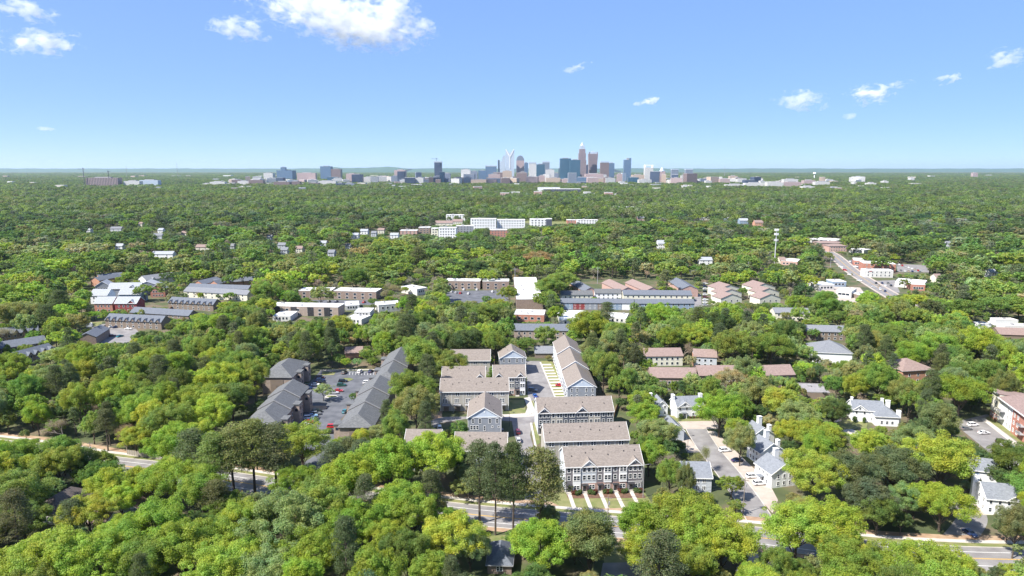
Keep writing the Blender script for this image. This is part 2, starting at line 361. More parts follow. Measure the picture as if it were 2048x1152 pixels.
for i in range(4): PATCH.append(len(PH)); far_proto(patch('far_canopy', 500+i, 112., 17., 130, 1.9), 19, 56)
# ------------------------------------------------------------------ ground
m, n, b = nodes_of('grass_and_leaf_litter'); L = n.links.new
tc = n.nodes.new('ShaderNodeTexCoord'); a = n.nodes.new('ShaderNodeTexNoise'); a.inputs['Scale'].default_value = .06; a.inputs['Detail'].default_value = 9; L(tc.outputs['Object'], a.inputs['Vector'])
rp = n.nodes.new('ShaderNodeValToRGB'); e = rp.color_ramp.elements; e[0].position = .36; e[0].color = (.045, .06, .022, 1); e[1].position = .62; e[1].color = (.13, .10, .065, 1)
q = e.new(.5); q.color = (.07, .085, .03, 1)
L(a.outputs['Fac'], rp.inputs[0]); L(rp.outputs[0], b.inputs['Base Color']); b.inputs['Roughness'].default_value = .95
g = MB(); g.poly([(-60000, -3000, 0), (60000, -3000, 0), (60000, 70000, 0), (-60000, 70000, 0)]); tag(g.build('ground', m), kind='structure')
# ------------------------------------------------------------------ building kit
WHITE = mat('white_trim', (.78, .78, .77), var=.05, rough=.6); GLASS = mat('window_glass', (.02, .03, .045), rough=.22, spec=.35, var=.5, scale=.4)
GREYTRIM = mat('grey_trim', (.30, .30, .31), var=.08); DARK = mat('dark_metal', (.04, .04, .045), var=.2, rough=.5)
TAN_ROOF = shingle('tan_shingle', (.17, .147, .13), (.245, .212, .188)); GREY_ROOF = shingle('grey_shingle', (.15, .16, .18), (.21, .22, .24))
SLATE_ROOF = shingle('slate_shingle', (.10, .115, .14), (.155, .17, .20)); PALE_ROOF = shingle('pale_grey_shingle', (.25, .27, .30), (.36, .38, .41))
BROWN_ROOF = shingle('brown_shingle', (.20, .145, .13), (.28, .21, .19)); BLUEGREY_ROOF = shingle('blue_grey_shingle', (.15, .165, .19), (.22, .235, .26))
WEATHER_ROOF = shingle('weathered_shingle', (.09, .095, .10), (.16, .165, .17))
MEMBRANE = mat('white_membrane', (.48, .48, .47), col2=(.74, .74, .73), scale=.12, rough=.7)
BRICK_RED = brick('red_brick', (.36, .10, .06), (.44, .14, .08)); BRICK_TAN = brick('tan_brick', (.27, .20, .16), (.34, .26, .21)); BRICK_ORANGE = brick('orange_brick', (.46, .19, .11), (.54, .25, .14))
BRICK_BROWN = brick('brown_brick', (.17, .11, .085), (.23, .15, .11)); BRICK_PINK = brick('pink_brick', (.42, .24, .20), (.5, .3, .25))
S_BEIGE = siding('beige_siding', (.37, .35, .31)); S_GREY = siding('grey_siding', (.235, .255, .29)); S_LGREY = siding('pale_grey_siding', (.44, .47, .51)); S_WHITE = siding('white_siding', (.72, .73, .74), amt=.05)
S_TAUPE = siding('taupe_siding', (.17, .16, .175)); S_CHAR = siding('charcoal_siding', (.075, .085, .11)); S_CREAM = siding('cream_siding', (.62, .60, .50)); S_BLUE = siding('blue_siding', (.22, .29, .38)); S_BROWN = siding('brown_siding', (.20, .16, .13))
PALE_WALL = mat('pale_render', (.50, .50, .48), col2=(.62, .61, .59), scale=.3)
S_RED = siding('red_siding', (.24, .05, .055)); BOARD = siding('blue_grey_batten', (.46, .52, .60))
CONC = mat('concrete', (.40, .37, .335), col2=(.50, .465, .42), scale=.3); CONC2 = mat('warm_concrete', (.34, .29, .25), col2=(.43, .37, .32), scale=.3)
ASPH = mat('asphalt', (.10, .10, .105), col2=(.18, .175, .18), scale=.12); ASPH2 = mat('pale_asphalt', (.165, .155, .155), col2=(.25, .24, .235), scale=.2); ASPH3 = mat('dark_asphalt', (.075, .08, .092), col2=(.135, .14, .155), scale=.2)
LAWN = mat('lawn', (.12, .15, .045), col2=(.21, .20, .09), scale=.25); MULCH = mat('mulch', (.10, .055, .035), col2=(.17, .10, .07), scale=.8); STRAW = mat('pine_straw', (.26, .16, .10), col2=(.38, .28, .19), scale=.3)
PAINT = mat('road_paint', (.75, .75, .73), var=.1, scale=3); YELLOW = mat('yellow_paint', (.60, .36, .06), var=.1, scale=3)
WM = {}
def win_mesh(w, h, kind):
    k = (round(w, 2), round(h, 2), kind)
    if k in WM: return WM[k]
    t = .13 if kind != 'far' else .12; f = MB()
    f.box(-w/2-t, w/2+t, -.07, .03, h/2, h/2+t).box(-w/2-t, w/2+t, -.1, .03, -h/2-t, -h/2).box(-w/2-t, -w/2, -.07, .03, -h/2, h/2).box(w/2, w/2+t, -.07, .03, -h/2, h/2)
    if kind != 'far': f.box(-w/2, w/2, -.055, .03, -.035, .035)
    if kind == 'pair': f.box(-.1, .1, -.068, .03, -h/2, h/2)
    if kind == 'triple': f.box(-w/6-.09, -w/6+.09, -.068, .03, -h/2, h/2).box(w/6-.09, w/6+.09, -.068, .03, -h/2, h/2)
    WM[k] = (f.data('window', WHITE), MB().box(-w/2, w/2, -.02, .025, -h/2, h/2).data('pane', GLASS)); return WM[k]
def window(root, side, s, z, w=1.0, h=1.5, kind='single', off=0.0, frame=None):
    W, D = root['_w'], root['_d']
    loc, rz = {'front': ((s, -off, z), 0), 'back': ((s, D+off, z), math.pi), 'left': ((-off, s, z), -math.pi/2), 'right': ((W+off, s, z), math.pi/2)}[side]
    fm, pm = win_mesh(w, h, kind); o = inst('window', fm, root, loc, rz, m=frame); inst('pane', pm, o); return o
_FRAMES = {}
def frame_at(pA, pB, ze, name, label, cat, depth, group=None, rot=None, width=None):
    ax, ay = at(*pA, ze); bx, by = at(*pB, ze); W = width or math.hypot(bx-ax, by-ay); rz = math.atan2(by-ay, bx-ax) if rot is None else R(rot)
    r = empty(name, ax, ay, rz, 0, label, cat, group); r['_w'] = W; r['_d'] = depth
    c, s = math.cos(rz), math.sin(rz); P = lambda x, y: (ax + c*x - s*y, ay + s*x + c*y)
    FOOT.append([P(-.5, -.5), P(W+.5, -.5), P(W+.5, depth+.5), P(-.5, depth+.5)]); _FRAMES[r.name] = P
    return r, W, P
def keep_building(P, W, D, ztop, zlow):
    q = [proj(*P(x, y), z) for x in (0, W) for y in (0, D) for z in (ztop,)] + [proj(*P(x, 0), zlow) for x in (0, W)]
    d = min(P(0, 0)[1], P(W, 0)[1]); xs = [p[0] for p in q]; k = (max(xs)-min(xs))*.06; keep(min(xs)+k, min(p[1] for p in q)+1, max(xs)-k, max(p[1] for p in q)-1, d)
def chevron(mb, c, half, ze, zr, ov, t, axis, a, b):
    """gable roof slab: c centre of the span, half its half-width to the wall"""
    sl = (zr-ze)/half; o = half+ov; zo = ze - sl*ov
    mb.prism([(c-o, zo+.05), (c, zr+.05), (c+o, zo+.05), (c+o, zo-t), (c, zr-t), (c-o, zo-t)], axis, a, b)
def gable_house(pA, pB, ze, depth, rise, axis, wall, roof, label, cat='building', name='building', group=None, rot=None, low=.5, ov=.45, gable_m=None, trim=True, width=None, kp=True, vents=0):
    r, W, P = frame_at(pA, pB, ze, name, label, cat, depth, group, rot, width); w_ = MB(); t = .18
    if axis == 'x':
        c, half = depth/2, depth/2; w_.prism([(0, 0), (depth, 0), (depth, ze-.02), (c, ze+rise-.22), (0, ze-.02)], 'x', 0, W); w_.build('wall', wall, r)
        rf = MB(); chevron(rf, c, half, ze, ze+rise, ov, t, 'x', -.3, W+.3); ro = rf.build('roof', roof, r)
        if trim:
            sl = rise/half; zo = ze - sl*ov
            MB().box(-.31, W+.31, -ov-.09, -ov-.003, zo-.28, zo+.03).build('fascia', WHITE, r)
            for x0, x1 in ((-.40, -.303), (W+.303, W+.40)):
                b = MB(); b.prism([(-ov, zo-.22), (c, ze+rise-.27), (depth+ov, zo-.22), (depth+ov, zo+.09), (c, ze+rise+.09), (-ov, zo+.09)], 'x', x0, x1); b.build('rake_board', WHITE, r)
    else:
        c, half = W/2, W/2; w_.prism([(0, 0), (W, 0), (W, ze-.02), (c, ze+rise-.22), (0, ze-.02)], 'y', 0, depth); w_.build('wall', wall, r)
        rf = MB(); chevron(rf, c, half, ze, ze+rise, ov, t, 'y', -.3, depth+.3); ro = rf.build('roof', roof, r)
        if gable_m:
            g = MB(); g.prism([(.12, ze+.1), (W-.12, ze+.1), (c, ze+rise-.28)], 'y', -.07, -.004); g.build('gable_panel', gable_m, r)
            MB().box(-.1, W+.1, -.16, -.002, ze-.16, ze+.1).build('belt_board', WHITE, r)
        if trim:
            sl = rise/half; zo = ze - sl*ov
            b = MB(); b.prism([(-ov, zo-.24), (c, ze+rise-.29), (W+ov, zo-.24), (W+ov, zo+.09), (c, ze+rise+.09), (-ov, zo+.09)], 'y', -.42, -.303); b.build('rake_board', WHITE, r)
            for s in (-1, 1):
                x = -ov if s < 0 else W+ov; MB().box(min(x, x+s*.09)+s*.003, max(x, x+s*.09)+s*.003, -.3, depth+.3, zo-.25, zo+.03).build('fascia', WHITE, r)
    rr = random.Random(label)
    for i in range(vents):
        if axis == 'x': x, y = (i+.5)*W/vents + rr.uniform(-1, 1), c - half*rr.uniform(.2, .6); z = ze+rise*(1-(c-y)/half)
        else: y, x = (i+.5)*depth/vents, c + half*rr.choice((-1, 1))*rr.uniform(.2, .6); z = ze+rise*(1-abs(x-c)/half)
        MB().tube((x, y, z-.1), (x, y, z+.55), .13, n=6).build('vent_pipe', DARK, ro)
    if kp: keep_building(P, W, depth, ze+rise*.7, ze*(1-low))
    r['_c'] = c; return r
def corner_boards(r, ze, m=None):
    W = r['_w']
    for x in (0, W): MB().box(x-.1, x+.1, -.05, .1, 0, ze-.3).build('corner_board', m or WHITE, r)
def front_gable(r, xc, w, ze, rise, slope, roof, face, y0=-.25, oculus=True):
    """cross gable that breaks the front eave"""
    d = rise/slope; mb = MB(); mb.prism([(xc-w/2, ze-.3), (xc+w/2, ze-.3), (xc, ze+rise-.15)], 'y', y0, d*.95); g = mb.build('front_gable', face, r)
    rf = MB(); chevron(rf, xc, w/2, ze-.1, ze+rise, .3, .16, 'y', y0-.3, d+.8); rf.build('gable_roof', roof, g)
    b = MB(); b.prism([(xc-w/2-.3, ze-.75), (xc, ze+rise-.38), (xc+w/2+.3, ze-.75), (xc+w/2+.3, ze-.42), (xc, ze+rise+.1), (xc-w/2-.3, ze-.42)], 'y', y0-.38, y0-.303); b.build('rake_board', WHITE, g)
    if oculus: MB().box(xc-.2, xc+.2, y0-.06, y0-.003, ze+rise*.35, ze+rise*.35+.5).build('gable_vent', WHITE, g)
    return g
def flat_house(pA, pB, z, depth, wall, roof, label, cat='building', name='flat_roofed_building', group=None, rot=None, low=.5, width=None, parapet=.5, kp=True, pm=None):
    r, W, P = frame_at(pA, pB, z, name, label, cat, depth, group, rot, width)
    MB().box(0, W, 0, depth, 0, z-.4).build('wall', wall, r); MB().box(.3, W-.3, .3, depth-.3, z-.398, z-.3).build('roof', roof, r)
    p = MB(); k = parapet; zt = z
    p.box(-.05, W+.05, -.05, .3, z-.396, zt).box(-.05, W+.05, depth-.3, depth+.05, z-.396, zt).box(-.05, .3, .3, depth-.3, z-.396, zt).box(W-.3, W+.05, .3, depth-.3, z-.396, zt); p.build('parapet', pm or roof, r)
    if kp: keep_building(P, W, depth, z, z*(1-low))
    return r
def hip_house(pA, pB, ze, depth, rise, wall, roof, label, cat='building', name='building', group=None, rot=None, low=.5, ov=.5, width=None, kp=True, inset=None, trim=GREYTRIM):
    r, W, P = frame_at(pA, pB, ze, name, label, cat, depth, group, rot, width); MB().box(0, W, 0, depth, 0, ze-.05).build('wall', wall, r)
    a = inset or min(W, depth)/2; m = MB(); z0, z1 = ze-.05, ze+rise
    lo = [(-ov, -ov, z0), (W+ov, -ov, z0), (W+ov, depth+ov, z0), (-ov, depth+ov, z0)]
    if W >= depth: hi = [(a, depth/2, z1), (W-a, depth/2, z1)]; fs = [(0, 1, 5, 4), (1, 2, 5), (2, 3, 4, 5), (3, 0, 4), (3, 2, 1, 0)]
    else: hi = [(W/2, a, z1), (W/2, depth-a, z1)]; fs = [(0, 1, 4), (1, 2, 5, 4), (2, 3, 5), (3, 0, 4, 5), (3, 2, 1, 0)]
    m.v = lo+hi; m.f = fs; m.build('roof', roof, r)
    f = MB(); f.box(-ov, W+ov, -ov-.06, -ov+.05, z0-.25, z0-.003).box(-ov, W+ov, depth+ov-.05, depth+ov+.06, z0-.25, z0-.003).box(-ov-.06, -ov+.05, -ov+.05, depth+ov-.05, z0-.25, z0-.003).box(W+ov-.05, W+ov+.06, -ov+.05, depth+ov-.05, z0-.25, z0-.003); f.build('fascia', trim, r)
    if kp: keep_building(P, W, depth, ze+rise*.7, ze*(1-low))
    return r
def grid_windows(r, side, n, zs, w=1.1, h=1.5, kind='far', margin=1.5, off=0.0):
    L_ = r['_w'] if side in ('front', 'back') else r['_d']
    for i in range(n):
        for z in zs: window(r, side, margin + (L_-2*margin)*(i+.5)/n, z, w, h, kind, off)
def chimney(r, x, y, w, d, z0, z1, m=None):
    o = MB().box(x, x+w, y, y+d, z0, z1).build('chimney', m or S_WHITE, r); MB().box(x-.1, x+w+.1, y-.1, y+d+.1, z1+.002, z1+.18).build('chimney_cap', WHITE, o); return o
def sheet(name, pts, z, m, foot=True, world=False, label=None):
    q = pts if world else [at(*p, 0) for p in pts]
    mb = MB(); mb.poly([(x, y, z) for x, y in q]); o = mb.build(name, m); tag(o, kind='structure')
    if foot: FOOT.append(list(q))
    return o
def slab(name, pts, h, m, parent=None, foot=False):
    q = [at(*p, 0) for p in pts]; mb = MB(); mb.prism(q, 'z', .0, h); o = mb.build(name, m, parent); tag(o, kind='structure')
    if foot: FOOT.append(list(q))
    return o
def smooth(pts, n=6):
    out = []
    for i in range(len(pts)-1):
        p0 = pts[max(i-1, 0)]; p1 = pts[i]; p2 = pts[i+1]; p3 = pts[min(i+2, len(pts)-1)]
        for k in range(n):
            t = k/n; out.append(tuple(.5*(2*p1[j] + (p2[j]-p0[j])*t + (2*p0[j]-5*p1[j]+4*p2[j]-p3[j])*t*t + (3*p1[j]-p0[j]-3*p2[j]+p3[j])*t**3) for j in (0, 1)))
    return out + [pts[-1]]
def offset(line, o):
    res = []
    for i, p in enumerate(line):
        a = line[max(i-1, 0)]; b = line[min(i+1, len(line)-1)]; dx, dy = b[0]-a[0], b[1]-a[1]; l = math.hypot(dx, dy) or 1; res.append((p[0] - dy/l*o, p[1] + dx/l*o))
    return res
def ribbon(name, line, o0, o1, z, m, h=0.0, foot=True, dash=None):
    A, B_ = offset(line, o0), offset(line, o1); mb = MB()
    for i in range(len(line)-1):
        if dash and (i % dash[1]) >= dash[0]: continue
        if h: mb.loft([(*A[i], z), (*B_[i], z), (*B_[i], z+h), (*A[i], z+h)], [(*A[i+1], z), (*B_[i+1], z), (*B_[i+1], z+h), (*A[i+1], z+h)], caps=(i in (0, len(line)-2)))
        else: mb.poly([(*A[i], z), (*A[i+1], z), (*B_[i+1], z), (*B_[i], z)])
    o = mb.build(name, m); tag(o, kind='structure')
    if foot: 
        for i in range(0, len(line)-1, 3):
            j = min(i+3, len(line)-1); FOOT.append([A[i], A[j], B_[j], B_[i]])
    return o

# ------------------------------------------------------------------ cars
CARCOL = {'white': (.78, .78, .78), 'black': (.012, .012, .014), 'grey': (.16, .165, .17), 'silver': (.45, .46, .48), 'navy': (.015, .03, .10), 'blue': (.02, .09, .35), 'red': (.42, .015, .015),
          'maroon': (.12, .012, .02), 'teal': (.01, .16, .20), 'green': (.015, .07, .045), 'orange': (.65, .09, .015), 'tan': (.38, .32, .24), 'pale blue': (.22, .38, .55)}
def paint(c):
    k = 'paint_'+c
    if k not in MATS:
        m, n, b = nodes_of(k); b.inputs['Base Color'].default_value = (*CARCOL[c], 1); b.inputs['Roughness'].default_value = .28; b.inputs['Coat Weight'].default_value = .6; b.inputs['Coat Roughness'].default_value = .05
        nz = n.nodes.new('ShaderNodeTexNoise'); nz.inputs['Scale'].default_value = 3; mr = n.nodes.new('ShaderNodeMapRange'); mr.inputs['To Min'].default_value = .2; mr.inputs['To Max'].default_value = .4
        n.links.new(nz.outputs[0], mr.inputs[0]); n.links.new(mr.outputs[0], b.inputs['Roughness']); MATS[k] = m
    return MATS[k]
TYRE = mat('tyre', (.02, .02, .02), rough=.9); RIM = mat('rim', (.5, .5, .52), metal=1, rough=.3); LAMP = mat('lamp_glass', (.75, .75, .72), rough=.1); TAIL = mat('tail_lamp', (.35, .01, .01), rough=.2)
def car_parts(kind):
    L_, W_, H_ = {'sedan': (4.7, 1.82, 1.44), 'suv': (4.75, 1.92, 1.72), 'van': (5.6, 2.0, 2.3)}[kind]; hl, hw = L_/2, W_/2
    belt = {'sedan': .92, 'suv': 1.05, 'van': 1.25}[kind]; sill = .28; b = MB()
    def sec(x, zt, w, zb=sill): return [(x, -w, zb+.08), (x, -w*1.0, belt*.7), (x, -w*.93, zt), (x, w*.93, zt), (x, w, belt*.7), (x, w, zb+.08), (x, w*.9, zb), (x, -w*.9, zb)]
    hood = belt*.92 if kind != 'van' else belt*.95
    st = [(-hl, belt*.82, hw*.86), (-hl+.15, belt*.97, hw*.96), (-hl+.8, belt, hw), (0, belt, hw), (hl-1.25, belt, hw), (hl-.5, hood, hw*.97), (hl-.12, hood*.86, hw*.9), (hl, hood*.7, hw*.8)]
    for i in range(len(st)-1): b.loft(sec(*st[i]), sec(*st[i+1]), caps=(i in (0, len(st)-2)))
    g0, g1, r0, r1 = {'sedan': (-hl+.55, hl-1.35, -hl+1.25, hl-2.2), 'suv': (-hl+.12, hl-1.25, -hl+.45, hl-2.05), 'van': (-hl+.05, hl-.95, -hl+.2, hl-1.7)}[kind]
    glass = MB(); a = [(g0, -hw*.9, belt-.02), (g1, -hw*.9, belt-.02), (g1, hw*.9, belt-.02), (g0, hw*.9, belt-.02)]; t = [(r0, -hw*.72, H_-.06), (r1, -hw*.72, H_-.06), (r1, hw*.72, H_-.06), (r0, hw*.72, H_-.06)]; glass.loft(a, t)
    roof = MB(); a2 = [(r0-.05, -hw*.75, H_-.08), (r1+.08, -hw*.75, H_-.08), (r1+.08, hw*.75, H_-.08), (r0-.05, hw*.75, H_-.08)]; roof.loft(a2, [(p[0]*.97, p[1]*.92, H_) for p in a2])
    for s in (-1, 1):   # pillars
        for (p, q) in (((g1, s*hw*.9), (r1, s*hw*.72)), ((g0, s*hw*.9), (r0, s*hw*.72)), (((g0+g1)/2-.1, s*hw*.905), ((r0+r1)/2-.05, s*hw*.73))): roof.tube((p[0], p[1], belt-.03), (q[0], q[1], H_-.06), .05, n=4)
    if kind == 'van': roof.box(g0+.02, .2, -hw*.91, hw*.91, belt, H_-.25)
    wh = MB(); wh.tube((0, -.11, 0), (0, .11, 0), .34, n=14); rm = MB(); rm.tube((0, -.118, 0), (0, .118, 0), .2, n=8)
    hd = MB().box(hl-.16, hl-.06, -.22, .22, .58, .72); tl = MB().box(-hl-.01, -hl+.08, -.16, .16, .68, .86)
    return dict(body=b.data('body', paint('white')), glass=glass.data('windows', GLASS), roof=roof.data('roof', paint('white')), wheel=wh.data('wheel', TYRE), rim=rm.data('rim', RIM), lamp=hd.data('headlight', LAMP), tail=tl.data('tail_light', TAIL), hl=hl, hw=hw)
CARS = {k: car_parts(k) for k in ('sedan', 'suv', 'van')}
def car(px, py, deg, col, kind, label, group='parked cars', name='parked_car', far=False):
    x, y = at(px, py, .6); c = CARS[kind]; root = empty(name, x, y, R(deg), .045, label, 'car' if kind != 'van' else 'van', group); m = paint(col)
    inst('body', c['body'], root, m=m); inst('roof', c['roof'], root, m=m); inst('windscreen', c['glass'], root)
    for sx in (-1, 1):
        for sy in (-1, 1):
            w_ = inst('wheel', c['wheel'], root, (sx*c['hl']*.6, sy*(c['hw']-.1), .34))
            if not far: inst('rim', c['rim'], w_)
    if not far:
        for s in (-1, 1): inst('headlight', c['lamp'], root, (0, s*.6, 0)); inst('tail_light', c['tail'], root, (0, s*.66, 0))
    return root
# ------------------------------------------------------------------ the townhouse community
EV, DP, RS = 9.6, 13.4, 4.2
GT = 'tan-roofed townhouse blocks'
def town_front(r, units, z2=6.45, z3=8.25, door=True):
    W = r['_w']; n = len(units); u = W/n
    for i, (base, bay, low, gab, bayto) in enumerate(units):
        x0 = i*u+.06; x1 = (i+1)*u-.06
        MB().box(x0, x1, -.07, -.003, 3.25, 9.3).build('facade_panel', base, r); MB().box(x0, x1, -.10, -.003, .0, 3.2).build('ground_floor_facing', low, r)
        if bay: MB().box(x0+u*.46, x1-.1, -.35, -.105, bayto, 9.05).build('bay', bay, r)
        MB().box(x0, x1, -.13, -.103, 3.12, 3.3).build('belt_board', WHITE, r) if not bay else None
        off = .36 if bay else .08
        if gab:
            for z in (z3-.2, 5.2):
                for k in (.2, .5, .8): window(r, 'front', x0+u*k, z, 1.0, 1.6, 'single', .08)
            front_gable(r, (x0+x1)/2, u*1.0, 9.45, 2.2, .62, TAN_ROOF, base)
        else:
            for z in (z3-.2, 5.2): window(r, 'front', x0+u*.2, z, 1.0, 1.6, 'single', .08); window(r, 'front', x0+u*.7, z, 2.1, 1.6, 'pair', off)
        window(r, 'front', x0+u*.7, 1.75, 1.7, 1.4, 'pair', .36 if (bay and bayto < 1) else .105)
        if door:
            d = MB().box(x0+u*.12, x0+u*.12+1.0, -.16, -.103, .15, 2.35).build('front_door', DARK, r); MB().box(x0+u*.12+.82, x0+u*.12+.88, -.2, -.162, 1.1, 1.25).build('handle', RIM, d)
            MB().box(x0+.15, x0+u*.42, -1.5, -.105, 2.75, 2.95).build('porch_canopy', DARK, r); MB().box(x0+.25, x0+.4, -1.45, -1.3, 0, 2.745).build('porch_post', GREYTRIM, r)
            MB().box(x0+.2, x0+u*.4, -1.7, -.105, .0, .14).build('doorstep', CONC, r)
def party_lines(r, n, ze=9.3, off=.01, m=None, side='front'):
    for i in range(1, n):
        x = r['_w']*i/n; y0, y1 = (-.06-off, -.004) if side == 'front' else (r['_d']+.004, r['_d']+.06)
        MB().box(x-.07, x+.07, y0, y1, 0, ze).build('downspout', m or WHITE, r)
a = gable_house((1131.5,932.4), (1285.7,927), EV, DP, RS, 'x', S_LGREY, TAN_ROOF, 'tan-roofed townhouse block with white bays and brick bases facing the main road', 'townhouse block', 'townhouse_block', GT, low=1, vents=6)
town_front(a, [(S_TAUPE, S_WHITE, S_TAUPE, 0, .1), (S_LGREY, None, BRICK_PINK, 1, 3.4), (S_TAUPE, S_WHITE, BRICK_PINK, 0, 3.3), (S_TAUPE, S_WHITE, BRICK_PINK, 0, 3.3), (S_TAUPE, None, S_TAUPE, 1, 3.3)])
grid_windows(a, 'left', 3, (5.0, 8.0), .8, 1.4, 'single', 2); corner_boards(a, EV)
MB().box(a['_w']*.33-.05, a['_w']*.33+.05, -.4, DP/2, EV+.1, EV+.15) and None
a = gable_house((1090.5,881.7), (1258,877), EV, DP, RS, 'x', S_BEIGE, TAN_ROOF, 'tan-roofed townhouse block with plain beige rear wall, middle of the three by the road', 'townhouse block', 'townhouse_block', GT, low=.45, vents=8)
for i in range(6): window(a, 'front', a['_w']*(i+.45)/6, 8.0, 1.8, 1.5, 'pair', .0); window(a, 'front', a['_w']*(i+.45)/6, 4.9, 1.8, 1.9, 'pair', .0)
party_lines(a, 6); corner_boards(a, EV)
a = gable_house((1076,825), (1227,821), EV, DP, RS, 'x', S_LGREY, TAN_ROOF, 'tan-roofed townhouse block with charcoal front gables, beside the street corner', 'townhouse block', 'townhouse_block', GT, low=.75, vents=4)
town_front(a, [(S_CHAR, None, S_CHAR, 1, 3.3), (S_BEIGE, None, BRICK_PINK, 0, 3.3), (S_CHAR, None, S_CHAR, 0, 3.3), (S_CHAR, None, S_CHAR, 1, 3.3), (S_BEIGE, None, BRICK_PINK, 0, 3.3), (S_CHAR, None, S_CHAR, 0, 3.3)])
grid_windows(a, 'left', 2, (5.0, 8.0), .8, 1.4, 'single', 3); corner_boards(a, EV)
# front-gabled blocks
def gabled_end(pA, pB, depth, label, gm=BOARD, wallm=S_GREY, low=.8, ze=EV, rot=None, width=None, rise=RS):
    r = gable_house(pA, pB, ze, depth, rise, 'y', wallm, TAN_ROOF, label, 'townhouse block', 'townhouse_block', GT, rot=rot, gable_m=gm, low=low, vents=4, width=width)
    W = r['_w']
    for k, ww in ((.15, .7), (.36, .85), (.66, .85), (.88, .7)): window(r, 'front', W*k, ze-1.65, ww+.1, 1.8, 'single')
    MB().box(W/2-.25, W/2+.25, -.13, -.075, ze+1.9, ze+2.6).build('gable_vent', WHITE, r); corner_boards(r, ze)
    return r
a = gabled_end((936,834.5), (1002,834), 20, 'grey townhouse block with front gable standing before the long beige block', low=1)
W = a['_w']
for k in (.1, .19, .28): window(a, 'front', W*k, 5.1, .75, 1.6, 'single')
window(a, 'front', W*.5, 4.8, .6, 2.0, 'single'); window(a, 'front', W*.74, 5.4, .6, .6, 'far'); window(a, 'front', W*.93, 5.4, .6, .6, 'far'); grid_windows(a, 'right', 4, (4.8, 7.8), 1, 1.4, 'single')
a = gabled_end((1000,716), (1051.5,715), 14, 'grey gable-fronted townhouse block at the far end of the inner street', low=.5)
pA, pB = (1000, 716), (1051.5, 715)
def behind(r, x0, depth_off, W, depth, ze, label, **k):
    """another section of the same block, further back: given in the first one's frame"""
    P = _FRAMES[r.name]; ox, oy = P(x0, depth_off)
    rise = k.pop('rise', RS); t = MB()
    return ox, oy
# right-hand row: three stepped sections, one block
ax, ay = at(1135.7, 773.5, EV); rz = R(1.6)
row = empty('townhouse_block', ax, ay, rz, 0, 'long pale townhouse row of three stepped gables right of the inner street', 'townhouse block', GT); WD = 13.2; row['_w'] = WD; row['_d'] = 78
c_, s_ = math.cos(rz), math.sin(rz); PR = lambda x, y: (ax + c_*x - s_*y, ay + s_*x + c_*y)
FOOT.append([PR(-.5, -.5), PR(WD+.5, -.5), PR(WD+.5, 78.5), PR(-.5, 78.5)]); y0 = 0; xo = 0
for i, (dl, zz) in enumerate(((26, 0), (26, .9), (26, 1.8))):
    ze = EV + zz; wl = MB(); wl.prism([(xo, 0), (xo+WD, 0), (xo+WD, ze-.02), (xo+WD/2, ze+RS-.22), (xo, ze-.02)], 'y', y0, y0+dl-.01); wl.build('wall', S_LGREY if i else S_GREY, row)
    rf = MB(); chevron(rf, xo+WD/2, WD/2, ze, ze+RS, .45, .18, 'y', y0-.3, y0+dl-.32); ro = rf.build('roof', TAN_ROOF, row); sl = RS/(WD/2); zo = ze-sl*.45
    b = MB(); b.prism([(xo-.45, zo-.24), (xo+WD/2, ze+RS-.29), (xo+WD+.45, zo-.24), (xo+WD+.45, zo+.09), (xo+WD/2, ze+RS+.09), (xo-.45, zo+.09)], 'y', y0-.42, y0-.303); b.build('rake_board', WHITE, row)
    g = MB(); g.prism([(xo+.12, ze+.1), (xo+WD-.12, ze+.1), (xo+WD/2, ze+RS-.28)], 'y', y0-.07, y0-.004); g.build('gable_panel', BOARD, row)
    for s in (0, 1): MB().box(xo+s*(WD+.9)-.54+(.003 if s else 0), xo+s*(WD+.9)-.453+(.003 if s else 0), y0-.3, y0+dl-.33, zo-.25, zo+.03).build('fascia', WHITE, row)
    if i == 0:
        MB().box(xo-.1, xo+WD+.1, -.16, -.002, ze-.16, ze+.1).build('belt_board', WHITE, row)
        for k in (.14, .33, .66, .89): window(row, 'front', WD*k, 7.9, .75, 1.7, 'single'); window(row, 'front', WD*k, 4.9, .75, 1.4, 'single')
        MB().box(WD/2-.25, WD/2+.25, -.13, -.075, ze+1.9, ze+2.6).build('gable_vent', WHITE, row)
    for k in range(4):
        for z in (4.8+zz, 7.9+zz): window(row, 'left', y0 + dl*(k+.5)/4, z, 1.7, 1.5, 'pair', -xo)
        MB().box(xo-.06, xo-.004, y0+dl*(k+.5)/4-1.3, y0+dl*(k+.5)/4+1.3, .1, 2.4).build('garage_door', WHITE, row)
        MB().box(xo-.9, xo-.065, y0+dl*(k+.5)/4-1.5, y0+dl*(k+.5)/4+1.5, 3.1, 3.3).build('balcony', GREYTRIM, row)
    y0 += dl
keep_building(PR, WD, 78, EV+3, 5)
keep(1100, 690, 1140, 790, 300); keep(1050, 722, 1142, 795, 305)
a = gable_house((880.5,782.5), (1017,781), EV, DP, RS, 'x', S_BEIGE, TAN_ROOF, 'longest tan roof, beige townhouse block with back patios and balconies', 'townhouse block', 'townhouse_block', GT, low=.95, vents=9)
